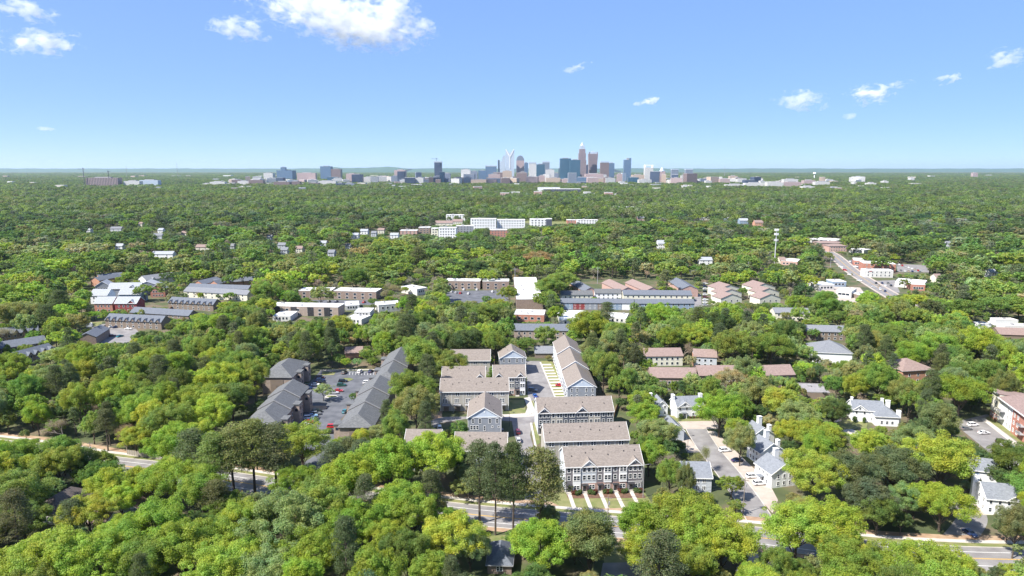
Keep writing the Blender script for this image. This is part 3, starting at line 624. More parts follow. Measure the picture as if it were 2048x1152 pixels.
for i in range(6):
    x = a['_w']*(i+.5)/6; window(a, 'front', x, 8.0, 1.7, 1.4, 'pair'); window(a, 'front', x-.4, 4.9, 1.9, 1.9, 'triple')
    bl = MB().box(x-1.9, x+1.7, -2.2, -.105, 3.15, 3.35).build('balcony', GREYTRIM, a); f = MB()
    for k in range(9): f.box(x-1.88+k*.44, x-1.83+k*.44, -2.19, -2.14, 3.353, 4.3)
    f.box(x-1.9, x+1.7, -2.2, -2.13, 4.302, 4.38); f.build('railing', DARK, bl)
    MB().box(x-1.85, x-1.65, -2.1, -1.9, 0, 3.147).build('balcony_post', GREYTRIM, a); MB().box(x-1.2, x+1.2, -.08, -.004, .1, 2.3).build('garage_door', S_BROWN, a)
party_lines(a, 6); corner_boards(a, EV)
a = gable_house((987,754), (1051,753), EV, DP, RS, 'x', S_BEIGE, TAN_ROOF, 'short townhouse block with charcoal panels and small decorative roof gables', 'townhouse block', 'townhouse_block', GT, low=1, vents=2)
town_front(a, [(S_BEIGE, None, BRICK_PINK, 0, 3.3), (S_BEIGE, None, BRICK_PINK, 0, 3.3), (S_CHAR, S_WHITE, BRICK_BROWN, 0, .2)])
for k in (.17, .84): front_gable(a, a['_w']*k, 3.6, 9.9, 1.5, .62, TAN_ROOF, S_CHAR, y0=-.2, oculus=False)
a = gable_house((884,757), (970,756), EV, DP, RS, 'x', S_BEIGE, TAN_ROOF, 'townhouse block whose roof shows just behind the longest tan roof', 'townhouse block', 'townhouse_block', GT, low=.05, vents=4)
front_gable(a, a['_w']*.88, 4.5, 9.8, 1.8, .62, TAN_ROOF, S_CHAR)
grid_windows(a, 'right', 2, (5, 8), 1, 1.4, 'single')
a = gable_house((901,720.5), (980,720), EV, DP, RS, 'x', S_BEIGE, TAN_ROOF, 'northmost tan townhouse block with four beige units beside the oaks', 'townhouse block', 'townhouse_block', GT, low=.6)
for i in range(4): window(a, 'front', a['_w']*(i+.5)/4, 8.0, 1.8, 1.5, 'pair'); window(a, 'front', a['_w']*(i+.5)/4, 5.0, 1.8, 1.5, 'pair')
party_lines(a, 4)
a = gable_house((908,899), (1012,903), EV, DP, RS, 'x', S_LGREY, TAN_ROOF, 'pale blue-grey townhouse block half hidden behind the tall pines', 'townhouse block', 'townhouse_block', GT, low=.5, vents=5, rot=-2, width=19, kp=False)
for i in range(4): window(a, 'front', a['_w']*(i+.5)/4, 8.0, 1.8, 1.5, 'pair'); window(a, 'front', a['_w']*(i+.5)/4, 4.9, 1.8, 1.6, 'pair'); window(a, 'front', a['_w']*(i+.5)/4, 1.7, 1.8, 1.4, 'pair')
corner_boards(a, EV); keep(915, 862, 1014, 885, 238)
a = gable_house((808,893), (878,896), EV-.3, DP, RS, 'x', S_LGREY, TAN_ROOF, 'townhouse block behind the yellow-green tree, only its roof corner showing', 'townhouse block', 'townhouse_block', GT, low=.2, kp=False, rot=-2, width=13)
grid_windows(a, 'front', 3, (5, 8), 1.4, 1.5, 'pair'); keep(822, 858, 880, 875, 238)

# streets and hard ground of the community
sheet('street', [(1052,722), (1079,722), (1110,795), (1112,832), (1072,838), (1064,850), (1060,870), (1070,905), (1084,960), (1100,1040), (1055,1040), (1045,960), (1040,905), (1028,868), (1024,842), (930,838), (880,846), (862,862), (862,842), (880,834), (1020,832), (1070,820), (1056,795)], .012, ASPH2, False)
FOOT += [[at(*p) for p in q] for q in ([(1050,718), (1080,718), (1128,792), (1112,838), (1020,838), (1056,800)], [(1010,832), (1112,832), (1066,850), (1100,1040), (1050,1040), (1020,860)], [(855,832), (1020,826), (1020,870), (855,875)])]
keep(1053, 724, 1110, 795, 312); keep(1024, 832, 1072, 905, 250); keep(1052, 785, 1074, 834, 285); keep(940, 800, 1075, 850, 285)
keep(868, 838, 935, 872, 258)
sheet('courtyard_lawn', [(1018,800), (1048,800), (1052,826), (1019,829)], .03, LAWN); sheet('pavement', [(1048,796), (1060,794), (1071,824), (1068,833), (1012,836), (1004,829), (1050,828), (1055,815)], .05, CONC)
sheet('lawn_strip', [(1062,802), (1070,800), (1074,822), (1066,826)], .03, LAWN); sheet('planting_bed', [(1066,845), (1074,842), (1080,886), (1072,892)], .04, LAWN)
slab('kerb', [(1060,846), (1064,846), (1074,896), (1070,898)], .14, CONC); slab('kerb', [(1018,829), (1052,827), (1070,818), (1071,823), (1054,832), (1018,834)], .14, CONC)
slab('kerb', [(1079,724), (1082,724), (1112,795), (1109,795)], .14, CONC)
for i in range(12):
    y = 728 + i*5.9; x = 1081 + (y-724)*.435; q = [(x, y), (x+19+i*.4, y-.3), (x+20.5+i*.4, y+2.6), (x+1.2, y+2.9)]; sheet('driveway', q, .035, CONC, False)
sheet('lawn_strip', [(1082,722), (1103,722), (1146,795), (1112,795)], .025, LAWN, False)
sheet('driveway', [(908,853), (934,849), (934,856), (908,860)], .035, CONC, False); sheet('driveway', [(912,862), (936,858), (936,864), (912,868)], .035, CONC, False)
sheet('verge', [(862,826), (884,822), (884,834), (862,842)], .03, STRAW, False)
sheet('front_lawn', [(1112,985), (1290,986), (1310,1015), (1130,1018), (1095,1000)], .03, LAWN); sheet('planting_bed', [(1132,986), (1286,986), (1292,996), (1136,997)], .04, MULCH, False)
for i in range(5):
    P = _FRAMES['townhouse_block']; W = 27.0; x = W*(i+.2)/5
    sheet('front_walk', [P(x-.6, -1.7), P(x+.75, -1.7), P(x+.75, -12.4), P(x-.6, -12.4)], .055, CONC, False, world=True)
keep(1125, 925, 1290, 1012, 225)
def shrub_mesh(name, seed, per=70, size=.16, forest=False):
    g = np.random.default_rng(seed); cs = [np.array([g.uniform(-.35, .35), g.uniform(-.35, .35), g.uniform(.35, .6)]) for _ in range(6)]
    P, N, S, K = puff_leaves(cs, [.42]*6, per*12, size, g); return leaf_mesh(name, quads(P, N, S, g), K[:, None]*np.ones((1, 3)), LEAF_O)
SHRUB = [shrub_mesh('foliage', 900+i) for i in range(3)]
def shrub(x, y, s, tint, label, group='clipped shrubs along the house fronts', world=True, h=None):
    if not world: x, y = at(x, y, 0)
    root = empty('shrub', x, y, random.Random(x).uniform(0, 6), 0, label, 'shrub', group); o = inst('foliage', SHRUB[int(abs(x*7+y*3)) % 3], root); o.scale = (s, s, h or s); o.color = (*TINTS[tint], 1); return root
P = _FRAMES['townhouse_block']
for i in range(5):
    for k in range(3): x, y = P(27*(i+.52+.17*k)/5, -1.6 - .5*(k % 2)); shrub(x, y, 1.5, 'dark' if (i+k) % 3 else 'red', f'{["red-leaved", "dark", "dark"][(i+k) % 3]} rounded shrub, {["first", "second", "third"][k]} in the {["westmost", "second", "middle", "fourth", "eastmost"][i]} bed of the brick-based townhouses', 'shrubs before the townhouses')

# ------------------------------------------------------------------ grey-roofed brick apartments round the car park
GA = 'grey-roofed brick apartment blocks'
def stair_bay(r, side, s, w=4.2, zt=8.6, out=2.6, wall=None):
    W = r['_w']; x0, x1 = (W+.003, W+out) if side == 'right' else (-out, -.003)
    b = MB().box(x0, x1, s-w/2, s+w/2, 0, zt).build('stair_bay', wall or BRICK_TAN, r); MB().box(x0-.25, x1+.25, s-w/2-.25, s+w/2+.25, zt+.003, zt+.5).build('bay_roof', WEATHER_ROOF, b)
    x = x1 if side == 'right' else x0; q = .06 if side == 'right' else -.06
    for z in (3.0, 6.2): MB().box(min(x, x+q)+(.003 if q > 0 else -.003), max(x, x+q)+(.003 if q > 0 else -.003), s-.6, s+.6, z, z+1.3).build('window', GLASS, b)
    MB().box((x0+x1)/2-.6, (x0+x1)/2+.6, s-w/2-.06, s-w/2-.003, 5.8, 7.0).build('window', GLASS, b)
a = hip_house((523.5,753.8), (583,753.8), 8.6, 27, 4.2, BRICK_TAN, WEATHER_ROOF, 'grey hip-roofed brick apartment block at the head of the car park', 'apartment block', 'apartment_block', GA, low=1)
MB().box(a['_w']*.28, a['_w']*.72, -.12, -.003, .5, 7.0).build('end_wall_panel', S_BROWN, a)
for s in (9, 21): stair_bay(a, 'right', s)
grid_windows(a, 'right', 5, (1.8, 5.2), 1.2, 1.4); keep(583, 715, 625, 790, 322)
def stepped(pA, pB, secs, label, ze0=8.2, rise=3.6, step=.8, wd=None, bays=(), side='right', rot=0):
    """one apartment block in sections whose gables step down towards the camera"""
    ax, ay = at(*pA, ze0); bx, _ = at(*pB, ze0); Wd = wd or (bx-ax); r = empty('apartment_block', ax, ay, R(rot), 0, label, 'apartment block', GA); r['_w'] = Wd; r['_d'] = sum(secs)
    c, s = math.cos(R(rot)), math.sin(R(rot)); P = lambda x, y: (ax+c*x-s*y, ay+s*x+c*y); D = sum(secs); FOOT.append([P(-3, -.5), P(Wd+3, -.5), P(Wd+3, D+.5), P(-3, D+.5)]); y = 0
    for i, dl in enumerate(secs):
        ze = ze0 + i*step; w_ = MB(); w_.prism([(0, 0), (Wd, 0), (Wd, ze-.02), (Wd/2, ze+rise-.25), (0, ze-.02)], 'y', y+(5.0 if i == 0 else 0), y+dl-.01)
        if i == 0: w_.box(0, Wd, 0, 4.99, 0, ze-.45)
        w_.build('wall', BRICK_TAN if not i else BRICK_BROWN, r)
        rf = MB(); chevron(rf, Wd/2, Wd/2, ze, ze+rise, .6, .3, 'y', y-.4+(5.0 if i == 0 else 0), y+dl-.42); rf.build('roof', WEATHER_ROOF, r)
        if i == 0:    # hipped near end
            sl = rise/(Wd/2); o = .6; z0 = ze-sl*o; m_ = MB(); m_.v = [(-o, -o, z0), (Wd+o, -o, z0), (Wd+o, 4.59, z0), (-o, 4.59, z0), (Wd/2, 4.59, ze+rise+.05)]; m_.f = [(0, 1, 4), (1, 2, 4), (2, 3, 4), (3, 0, 4), (3, 2, 1, 0)]; m_.build('hip_roof', WEATHER_ROOF, r)
            MB().box(-o, Wd+o, -o-.08, -o+.06, z0-.3, z0-.003).build('fascia', DARK, r); MB().box(Wd*.3, Wd*.7, -.1, -.003, .5, ze-1.4).build('end_wall_panel', S_BROWN, r)
        else:
            sl = rise/(Wd/2); b = MB(); b.prism([(-.6, ze-sl*.6-.5), (Wd/2, ze+rise-.5), (Wd+.6, ze-sl*.6-.5), (Wd+.6, ze-sl*.6), (Wd/2, ze+rise), (-.6, ze-sl*.6)], 'y', y-.5, y-.403); b.build('rake_board', GREYTRIM, r)
        for k in range(int(dl//5)): window(r, side, y+2.5+k*5, 5.2, 1.2, 1.4, 'far'); window(r, side, y+2.5+k*5, 1.9, 1.2, 1.4, 'far')
        y += dl
    for s_ in bays: stair_bay(r, side, s_, zt=ze0-.3 if s_ < secs[0] else ze0+.5)
    keep_building(P, Wd, D, ze0+rise*.6, ze0*.7); return r
stepped((489,846), (540,846), [16, 13, 14], 'grey-roofed brick apartment block in three stepped sections, end hidden by trees', wd=13.5, bays=(6, 22, 37)); keep(505, 775, 606, 846, 262); keep(565, 785, 608, 850, 268)
stepped((677.7,852.7), (745,852.7), [19, 17, 17], 'long grey-roofed brick apartment block, its hipped end behind the parking lot exit', bays=(4, 26, 44), side='left'); keep(674, 762, 768, 862, 259)
stepped((745,762), (800,762), [24, 25], 'grey-roofed apartment block furthest up the parking lot beside tall trees', bays=(7, 20, 38), side='left', wd=13); keep(745, 700, 800, 765, 318)
sheet('parking_lot', [(640,742), (768,742), (750,762), (742,775), (700,806), (690,830), (672,850), (668,880), (655,900), (600,900), (596,856), (600,827), (600,785), (618,768)], .02, ASPH3)
sheet('driveway', [(655,895), (668,880), (650,930), (612,985), (560,980), (600,930)], .015, ASPH3)
keep(600, 742, 757, 872, 300); keep(640, 738, 757, 760, 350)
slab('kerb', [(655,790), (672,791), (678,795), (664,797), (648,795)], .15, CONC); slab('planting_island', [(656,791.5), (671,792), (674,794.5), (662,795.5), (652,794)], .17, LAWN)
slab('planting_island', [(622,812), (650,812), (656,816), (645,820), (620,822)], .15, STRAW); slab('planting_island', [(683,757), (700,756), (707,759), (700,762), (686,763)], .15, LAWN)
sheet('lawn_strip', [(645,744), (672,744), (668,750), (643,751)], .04, LAWN, False); slab('kerb', [(640,740), (768,738.6), (768,739.8), (640,741.4)], .15, CONC)
mk = MB()
for i in range(9):
    for (px, py, dx) in ((606+i*.4, 768+i*10.5, 15), (700+i*6-40*(i > 40), 745.5, 0)):
        if dx: a_, b_ = at(px, py), at(px+dx, py-1)
        else: a_, b_ = at(px, 744), at(px-1, 750)
        if i < 7 or not dx:
            vx, vy = b_[0]-a_[0], b_[1]-a_[1]; l = math.hypot(vx, vy); nx, ny = -vy/l*.06, vx/l*.06; mk.poly([(a_[0]-nx, a_[1]-ny, .028), (b_[0]-nx, b_[1]-ny, .028), (b_[0]+nx, b_[1]+ny, .028), (a_[0]+nx, a_[1]+ny, .028)])
tag(mk.build('parking_markings', PAINT), kind='structure')
GC = 'cars in the apartment car park'
for (px, py, dg, col, kd, lab) in [
    (689,745,80,'black','suv','black car in the back row of the apartment car park'), (720,743,80,'white','suv','white car alone in the back row of the apartment car park'), (741,742,80,'navy','sedan','dark car at the end of the back row beside the kerb'),
    (640,755,10,'maroon','sedan','dark maroon car topmost beside the hip-roofed block'), (641,760,10,'navy','suv','navy car second beside the hip-roofed block'), (643,764.5,10,'black','sedan','black car beside a white one near the hip-roofed block'), (631,769,10,'white','sedan','white car third beside the hip-roofed block'),
    (686,762,5,'black','suv','large black vehicle on the central island of the car park'), (683,770,5,'green','suv','dark green car below the large black vehicle'), (668,785,5,'silver','sedan','silver lavender car by the central island kerb'), (677,781,5,'red','sedan','small red car by the central island kerb'),
    (616,776,8,'navy','suv','navy car above a white one near the lone lot tree'), (611,786,8,'white','suv','white car left of the lone parking lot tree'), (613,811,10,'navy','suv','navy car beside the stair bay of the stepped block'),
    (634,822.5,14,'black','suv','black car at the head of the lower car park row'), (632,827,14,'grey','suv','grey car second in the lower car park row'), (625,831,14,'pale blue','sedan','pale blue car in the lower car park row'), (618,835,14,'white','suv','white car in the lower car park row above the red one'),
    (619,839.5,14,'white','sedan','white sedan just above the bright red car'), (617,844.5,14,'red','suv','bright red car in the lower car park row'), (611,850,14,'white','suv','white car below the bright red one'),
    (735,765,5,'white','suv','white car beside the furthest stair bay'), (690,822,80,'teal','sedan','small teal car against the long grey-roofed block'), (665,853,5,'red','suv','red car near the car park entrance'), (662,864,5,'black','suv','black car at the kerb of the car park entrance')]:
    car(px, py, dg, col, kd, lab, GC)
sk = MB(); x, y = at(714, 790); b = empty('skip', x, y, .1, .02, 'blue refuse skip beside the long grey-roofed block', 'skip')
MB().box(-1, 1, -.8, .8, 0, 1.2).build('bin_body', mat('blue_steel', (.03, .12, .4)), b); MB().box(-1.05, 1.05, -.85, .85, 1.203, 1.3).build('lid', DARK, b)

# ------------------------------------------------------------------ roads
road_px = [(-260,866), (-60,888), (60,903), (190,925), (320,941), (460,962), (600,983), (780,1009), (950,1030), (1100,1043), (1250,1055), (1400,1066), (1540,1078), (1740,1103), (1900,1115), (2048,1120), (2300,1122)]
ML = smooth([at(*p) for p in road_px], 8)
ribbon('road', ML, -6.2, 6.2, .02, ASPH2); ribbon('lane_line', ML, -.08, .08, .034, YELLOW, foot=False); ribbon('lane_line', ML, .22, .38, .034, YELLOW, foot=False)
ribbon('lane_line', ML, 3.5, 3.66, .034, PAINT, foot=False); ribbon('lane_line', ML, -3.66, -3.5, .034, PAINT, foot=False)
ribbon('kerb', ML, 6.2, 6.5, .0, CONC, .15, False); ribbon('kerb', ML, -6.5, -6.2, .0, CONC, .15, False)
ribbon('verge', ML, 6.5, 8.6, .03, LAWN, foot=False); ribbon('pavement', ML, 8.6, 10.4, .05, CONC, foot=False); ribbon('verge', ML, -8.6, -6.5, .03, STRAW, foot=False); ribbon('verge', ML, 10.4, 13.0, .025, STRAW, foot=False)
keep(200, 922, 290, 940, 240); keep(500, 962, 590, 980, 222); keep(895, 985, 935, 1012, 215); keep(1150, 1000, 1235, 1045, 208); keep(1506, 1050, 1548, 1080, 200); keep(1745, 1075, 1875, 1125, 192); keep(1935, 1085, 2048, 1125, 190); keep(930, 1012, 1110, 1030, 208)
side_c = smooth([at(*p) for p in [(1392,858), (1415,895), (1455,945), (1492,995), (1520,1040), (1530,1066)]], 8)
ribbon('side_street', side_c, -4.2, 4.2, .024, ASPH2); ribbon('kerb', side_c, -4.5, -4.2, 0, CONC, .14, False); ribbon('kerb', side_c, 4.2, 4.5, 0, CONC, .14, False)
keep(1372, 842, 1440, 905, 275); keep(1415, 895, 1560, 1000, 255); keep(1490, 985, 1545, 1060, 222)
sheet('parking_bays', [(1413,862), (1430,862), (1538,966), (1556,1000), (1545,1026), (1512,990), (1480,948)], .016, CONC2, False); sheet('parking_bays', [(1356,843), (1432,842), (1440,858), (1368,858)], .03, CONC2); sheet('parking_bays', [(1352,862), (1367,860), (1400,905), (1375,905)], .03, CONC2)
FOOT.append([at(*p) for p in [(1413,862), (1436,862), (1560,972), (1572,1000), (1550,1030), (1512,990), (1480,948)]])
sheet('side_entry', [(560,955), (612,948), (640,962), (630,985), (590,985)], .018, ASPH3, True); sheet('verge', [(605,965), (680,972), (700,995), (625,985)], .012, STRAW, False)
sheet('bare_verge', [(175,908), (300,905), (330,925), (310,938), (190,918)], .012, STRAW, False)
sheet('lot', [(1905,845), (1975,828), (2060,900), (2060,960), (2010,930)], .02, ASPH2); sheet('pavement', [(1962,838), (1970,836), (2060,905), (2060,915)], .05, CONC, False); sheet('lawn_strip', [(1970,836), (1985,830), (2050,880), (2058,900)], .03, LAWN)
keep(1912, 838, 2048, 925, 290)
right_spur = smooth([at(*p) for p in [(1900,1098), (1935,1055), (1945,1030), (1930,1005)]], 6); ribbon('side_street', right_spur, -4, 4, .023, ASPH2)
sheet('driveway', [(1945,1000), (1975,1005), (2000,1030), (1950,1030)], .03, CONC2); keep(1900, 1045, 1960, 1095, 200); keep(1930, 1000, 2000, 1030, 215)
sheet('lawn', [(1206,1097), (1290,1093), (1292,1128), (1208,1127)], .01, LAWN); sheet('driveway', [(1206,1126), (1285,1124), (1300,1160), (1200,1160)], .03, ASPH2); keep(1212, 1100, 1280, 1150, 185)
sheet('driveway', [(1490,1085), (1530,1080), (1560,1160), (1500,1160)], .008, CONC2); keep(1495, 1090, 1530, 1120, 190)
sheet('lawn', [(962,1072), (1015,1070), (1040,1090), (975,1100)], .02, LAWN, False); keep(962, 1080, 1030, 1128, 184)
for (px, py, dg, col, kd, lab) in [(598,975,-14,'red','suv','bright red car driving on the main road past the pines'), (1505,952,8,'white','suv','white car in the concrete bay nearer the white house porch'), (1519,966,8,'white','suv','white car just below its twin in the side street bays'),
    (1475,920,12,'navy','sedan','navy car parked beside the slender pale tree'), (1450,900,10,'white','suv','white car half hidden by leaves beside the side street'), (1360,863,80,'black','suv','black car on the pale pad across the side street'),
    (1036,863,93,'maroon','suv','maroon car at the kerb above the silver one'), (1037,880,93,'silver','suv','silver car at the kerb below the maroon one'), (1066,780,-20,'grey','suv','grey car behind the blue one at the inner street corner'), (1070,791,100,'blue','sedan','bright blue car at the inner street corner'),
    (879,855,100,'white','suv','white car on the spur left of the gabled grey block'), (1003,862,90,'black','suv','black car in the shade beside the gabled grey block'), (1120,770,0,'red','sedan','red car backed to the long row\'s garages'),
    (1946,849,8,'white','suv','white car topmost in the lot by the cream apartments'), (1968,865,4,'white','sedan','white sedan leaving the lot by the cream apartments'), (1933,857,5,'grey','sedan','grey car under the olive tree beside the lot'), (2004,883,5,'black','suv','black car in the row by the red maple'), (2013,889,5,'silver','suv','silver car between the black and the teal ones'),
    (2021,895,5,'teal','sedan','dark teal car next to the silver one'), (2036,905,5,'orange','suv','orange car at the lot edge'), (1975,806,60,'silver','van','white van behind the cream apartments'), (1490,1140,20,'white','suv','white car under the big oak at the bottom edge'), (862,1010,-12,'white','suv','white car on the main road under the oaks'), (1940,1066,-80,'navy','sedan','dark car waiting at the right side street')]:
    car(px, py, dg, col, kd, lab, 'cars on the nearer streets')
FOOT.append([at(*p) for p in [(1075,800), (1225,800), (1290,1000), (1110,1000)]])
# timber fence, poles and lamps
def fence(p, q, h, m, label, n=14):
    a_, b_ = at(*p), at(*q); L_ = math.hypot(b_[0]-a_[0], b_[1]-a_[1]); r = empty('fence', a_[0], a_[1], math.atan2(b_[1]-a_[1], b_[0]-a_[0]), 0, label, 'fence'); MB().box(0, L_, -.04, .04, .1, h).build('board_panel', m, r)
    for i in range(n+1): MB().box(L_*i/n-.07, L_*i/n+.07, -.11, -.043, 0, h+.1).build('post', m, r)
WOODM = mat('grey_timber', (.30, .27, .23), var=.2, scale=2)
fence((255,909), (322,920), 2.0, WOODM, 'grey timber fence on the bank above the main road'); fence((836,842), (866,800), 2.0, mat('dark_timber', (.12, .10, .085)), 'dark timber fence left of the white car spur')
fence((1228,835), (1240,800), 1.9, mat('red_timber', (.22, .12, .08)), 'reddish fence beside the charcoal-gabled block')
def pole(px, py, h, label, lines=None, lamp=False, m=None, name='utility_pole', cat='utility pole', rad=.16):
    x, y = at(px, py); r = empty(name, x, y, R(-12), 0, label, cat, None); MB().tube((0, 0, 0), (0, 0, h), rad, rad*.6, 8).build('pole', m or BARK_PALE, r)
    if lamp: MB().tube((0, 0, h-.2), (1.8, 0, h+.2), .06, n=6).build('arm', m or DARK, r); MB().box(1.5, 2.3, -.18, .18, h+.15, h+.3).build('lamp_head', DARK, r)
    else: MB().box(-1.2, 1.2, -.08, .08, h-1.0, h-.85).build('crossarm', BARK_PALE, r); MB().tube((.35, -.2, h-3.0), (.35, -.2, h-2.0), .25, n=8).build('transformer', GREYTRIM, r)
    return x, y
pl = [pole(1215, 1060, 11.5, 'wooden utility pole by the road before the front walks'), pole(1486, 1028, 12.5, 'wooden utility pole at the side street mouth'), pole(184, 928, 9, 'wooden utility pole beside the main road by the dark hedge')]
pole(1375, 905, 7, 'slender street lamp between the pale parking pads', lamp=True, m=DARK, name='street_lamp', cat='street lamp', rad=.09); pole(1019, 852, 6, 'thin black lamp post at the inner street mouth', lamp=True, m=DARK, name='street_lamp', cat='street lamp', rad=.08); pole(1286, 995, 12, 'pale metal lamp post at the corner of the brick-based townhouses', lamp=True, m=GREYTRIM, name='street_lamp', cat='street lamp', rad=.12)
pole(1958, 902, 7.5, 'lamp post in the dark hedge of the apartment lot', lamp=True, m=GREYTRIM, name='street_lamp', cat='street lamp', rad=.09); pole(1325, 985, 7, 'dark post in the shrubs right of the front walks', lamp=True, m=DARK, name='street_lamp', cat='street lamp', rad=.09)
def wire(p, q, sag, label, name='power_line'):
    mb = MB(); pts = [(p[0]+(q[0]-p[0])*t/16, p[1]+(q[1]-p[1])*t/16, p[2]+(q[2]-p[2])*t/16 - sag*4*(t/16)*(1-t/16)) for t in range(17)]
    for i in range(16): mb.tube(pts[i], pts[i+1], .035, n=4)
    return tag(mb.build(name, DARK), label, 'cable', 'power lines')
wire((*pl[0], 10.6), (*pl[1], 11.6), 1.0, 'upper power line strung between the two roadside poles'); wire((pl[0][0], pl[0][1]+.8, 9.2), (pl[1][0], pl[1][1]+.8, 10.2), 1.2, 'lower power line strung between the two roadside poles')
x, y = at(1000, 1020); wire((x, y, 10), (*pl[0], 10.6), .8, 'power line running from the pole back behind the pines')
# ------------------------------------------------------------------ white houses of the side street
def white_house(pA, pB, ze, depth, rise, label, axis='x', roof=BLUEGREY_ROOF, chim=(), gables=(), rot=None, width=None, low=1, wins=4, kp=True, group='white houses of the side street'):
    r = gable_house(pA, pB, ze, depth, rise, axis, S_WHITE, roof, label, 'house', 'house', group, rot=rot, width=width, low=low, kp=kp)
    sl = rise/((depth if axis == 'x' else r['_w'])/2)
    for (xc, w_) in gables: front_gable(r, xc*r['_w'], w_, ze, w_/2*sl, sl, roof, S_WHITE, oculus=False); window(r, 'front', xc*r['_w'], ze+.2, .8, 1.2, 'single', .27)
    for i in range(wins):
        for z in ([1.5, 4.2] if ze > 4.5 else [1.5]): window(r, 'front', r['_w']*(i+.5)/wins, z, .8, 1.3, 'single')
    for i in range(3):
        for z in ([1.5, 4.2] if ze > 4.5 else [1.5]): window(r, 'left', depth*(i+.5)/3, z, .8, 1.3, 'single'); 
    for (x, y, w_, d) in chim: chimney(r, x*r['_w'], y*depth, w_, d, 0, ze+rise+.9)
    return r
a = white_house((1354,812), (1407,810), 5.6, 9, 3.0, 'white house with two chimneys and a broad front gable at the street head', chim=[(-.10, .3, 1.1, 2.2), (.93, .35, 1.4, 1.6)], gables=[(.30, 6.0)])
MB().box(2.2, 4.4, -1.6, -.3, 2.5, 2.7).build('porch_roof', BLUEGREY_ROOF, a); MB().box(2.4, 2.55, -1.5, -1.35, 0, 2.497).build('porch_post', WHITE, a); MB().box(4.05, 4.2, -1.5, -1.35, 0, 2.497).build('porch_post', WHITE, a); MB().box(2.8, 3.7, -.06, -.003, .1, 2.3).build('front_door', DARK, a)
for i in range(9): x, y = _FRAMES[a.name](5.2+i*.85, -1.1); shrub(x, y, 1.0, 'red' if i % 2 else 'deep', f'{"red" if i % 2 else "green"} clipped shrub, {["first", "second", "third", "fourth", "fifth", "sixth", "seventh", "eighth", "last"][i]} from the porch under the two-chimney house windows')
x, y = _FRAMES[a.name](1.6, -1.3); shrub(x, y, 1.6, 'dark', 'dark upright evergreen left of the porch', h=2.6); sheet('lawn', [(1318,812), (1350,810), (1358,846), (1330,850)], .02, LAWN); sheet('lawn', [(1365,836), (1420,834), (1425,842), (1362,843)], .02, LAWN)
keep(1350, 790, 1405, 845, 290)
a = white_house((1313,812), (1327,812), 4.8, 9, 2.4, 'small white house with a front gable left of the two-chimney house', axis='y', wins=2, width=5.2, rot=4, chim=[(-.2, .8, 1.0, 1.2)]); keep(1297, 793, 1327, 821, 292)
for i, (pA, wd, dp, ln, lab, cy) in enumerate([((1505,872), 11, 9, 8, 'white house topmost in the staggered row beside the side street', .6), ((1522,905), 12, 9, 9, 'white house in the middle of the staggered row with tall white chimney', .7), ((1544,948), 10.5, 9, 10, 'white house lowest in the staggered row, porch facing the white cars', .75)]):
    a = gable_house(pA, (pA[0]+50, pA[1]), 5.4, ln, 3.2, 'y', S_WHITE, BLUEGREY_ROOF, lab, 'house', 'house', 'white houses of the side street', rot=14, width=dp+1, low=.9); grid_windows(a, 'left', 3, (1.5, 4.1), .8, 1.3, 'single'); grid_windows(a, 'front', 3, (1.5, 4.1), .8, 1.3, 'single')
    chimney(a, dp*.75, ln-1.5, 1.7, 1.3, 0, 10.2); chimney(a, dp+1.1, ln*.5, 1.2, 1.5, 0, 7.2)
    if i == 2: MB().box(-2.0, -.005, 4, 6.4, 2.5, 2.7).build('porch_roof', BLUEGREY_ROOF, a); MB().box(-1.9, -1.75, 4.1, 4.25, 0, 2.497).build('porch_post', WHITE, a); MB().box(-1.9, -1.75, 6.1, 6.25, 0, 2.497).build('porch_post', WHITE, a)
keep(1500, 835, 1560, 900, 270); keep(1520, 880, 1575, 945, 250); keep(1530, 900, 1575, 965, 238)
a = gable_house((1368,953), (1412,958), 5.6, 11, 3.2, 'x', S_LGREY, BLUEGREY_ROOF, 'grey-roofed pale house behind the bare tree left of the side street', 'house', 'house', rot=-3, width=9.5, low=.6, kp=False); grid_windows(a, 'front', 3, (1.5, 4.2), 1, 1.4, 'pair'); keep(1385, 930, 1412, 975, 225)
a = gable_house((1335,862), (1354,860), 4.5, 10, 3, 'y', S_LGREY, BLUEGREY_ROOF, 'house with pale grey roof edge between the trees and the parking pad', 'house', 'house', rot=5, width=7, low=.4); 
a = white_house((1706,818), (1751,828), 5.6, 9, 3.0, 'white house with two chimneys behind the oval lawn', chim=[(0, .45, .9, .9), (.97, .5, 1.0, 1.0)], gables=[(.22, 6.4)], rot=-11, width=13)
x, y = _FRAMES[a.name](1.0, -1.2); shrub(x, y, 1.4, 'dark', 'dark upright evergreen at the corner of the oval-lawn house', h=2.8); x, y = _FRAMES[a.name](4.6, -1.2); shrub(x, y, 1.3, 'dark', 'dark upright evergreen right of the oval-lawn house door', h=2.8)
keep(1693, 785, 1770, 842, 285)
a = hip_house((1752,832), (1800,845), 4.4, 10, 3.4, S_WHITE, BLUEGREY_ROOF, 'low white house with hipped grey roof and side chimney, joined below the oval-lawn house', 'house', 'house', 'white houses of the side street', rot=-8, width=9.5, low=.8, trim=WHITE); chimney(a, 9.0, 1.0, 1.5, 1.4, 0, 6.6); chimney(a, 7, 8.6, 1.8, 1.0, 0, 8.6); grid_windows(a, 'front', 3, (1.6,), .9, 1.3, 'single'); keep(1750, 808, 1815, 840, 282)
sheet('lawn', [(1672,845), (1700,836), (1735,846), (1733,856), (1680,860)], .03, LAWN); sheet('front_walk', [(1668,842), (1680,838), (1700,856), (1725,868), (1740,862), (1720,876), (1690,866)], .02, CONC); keep(1672, 834, 1735, 868, 275)
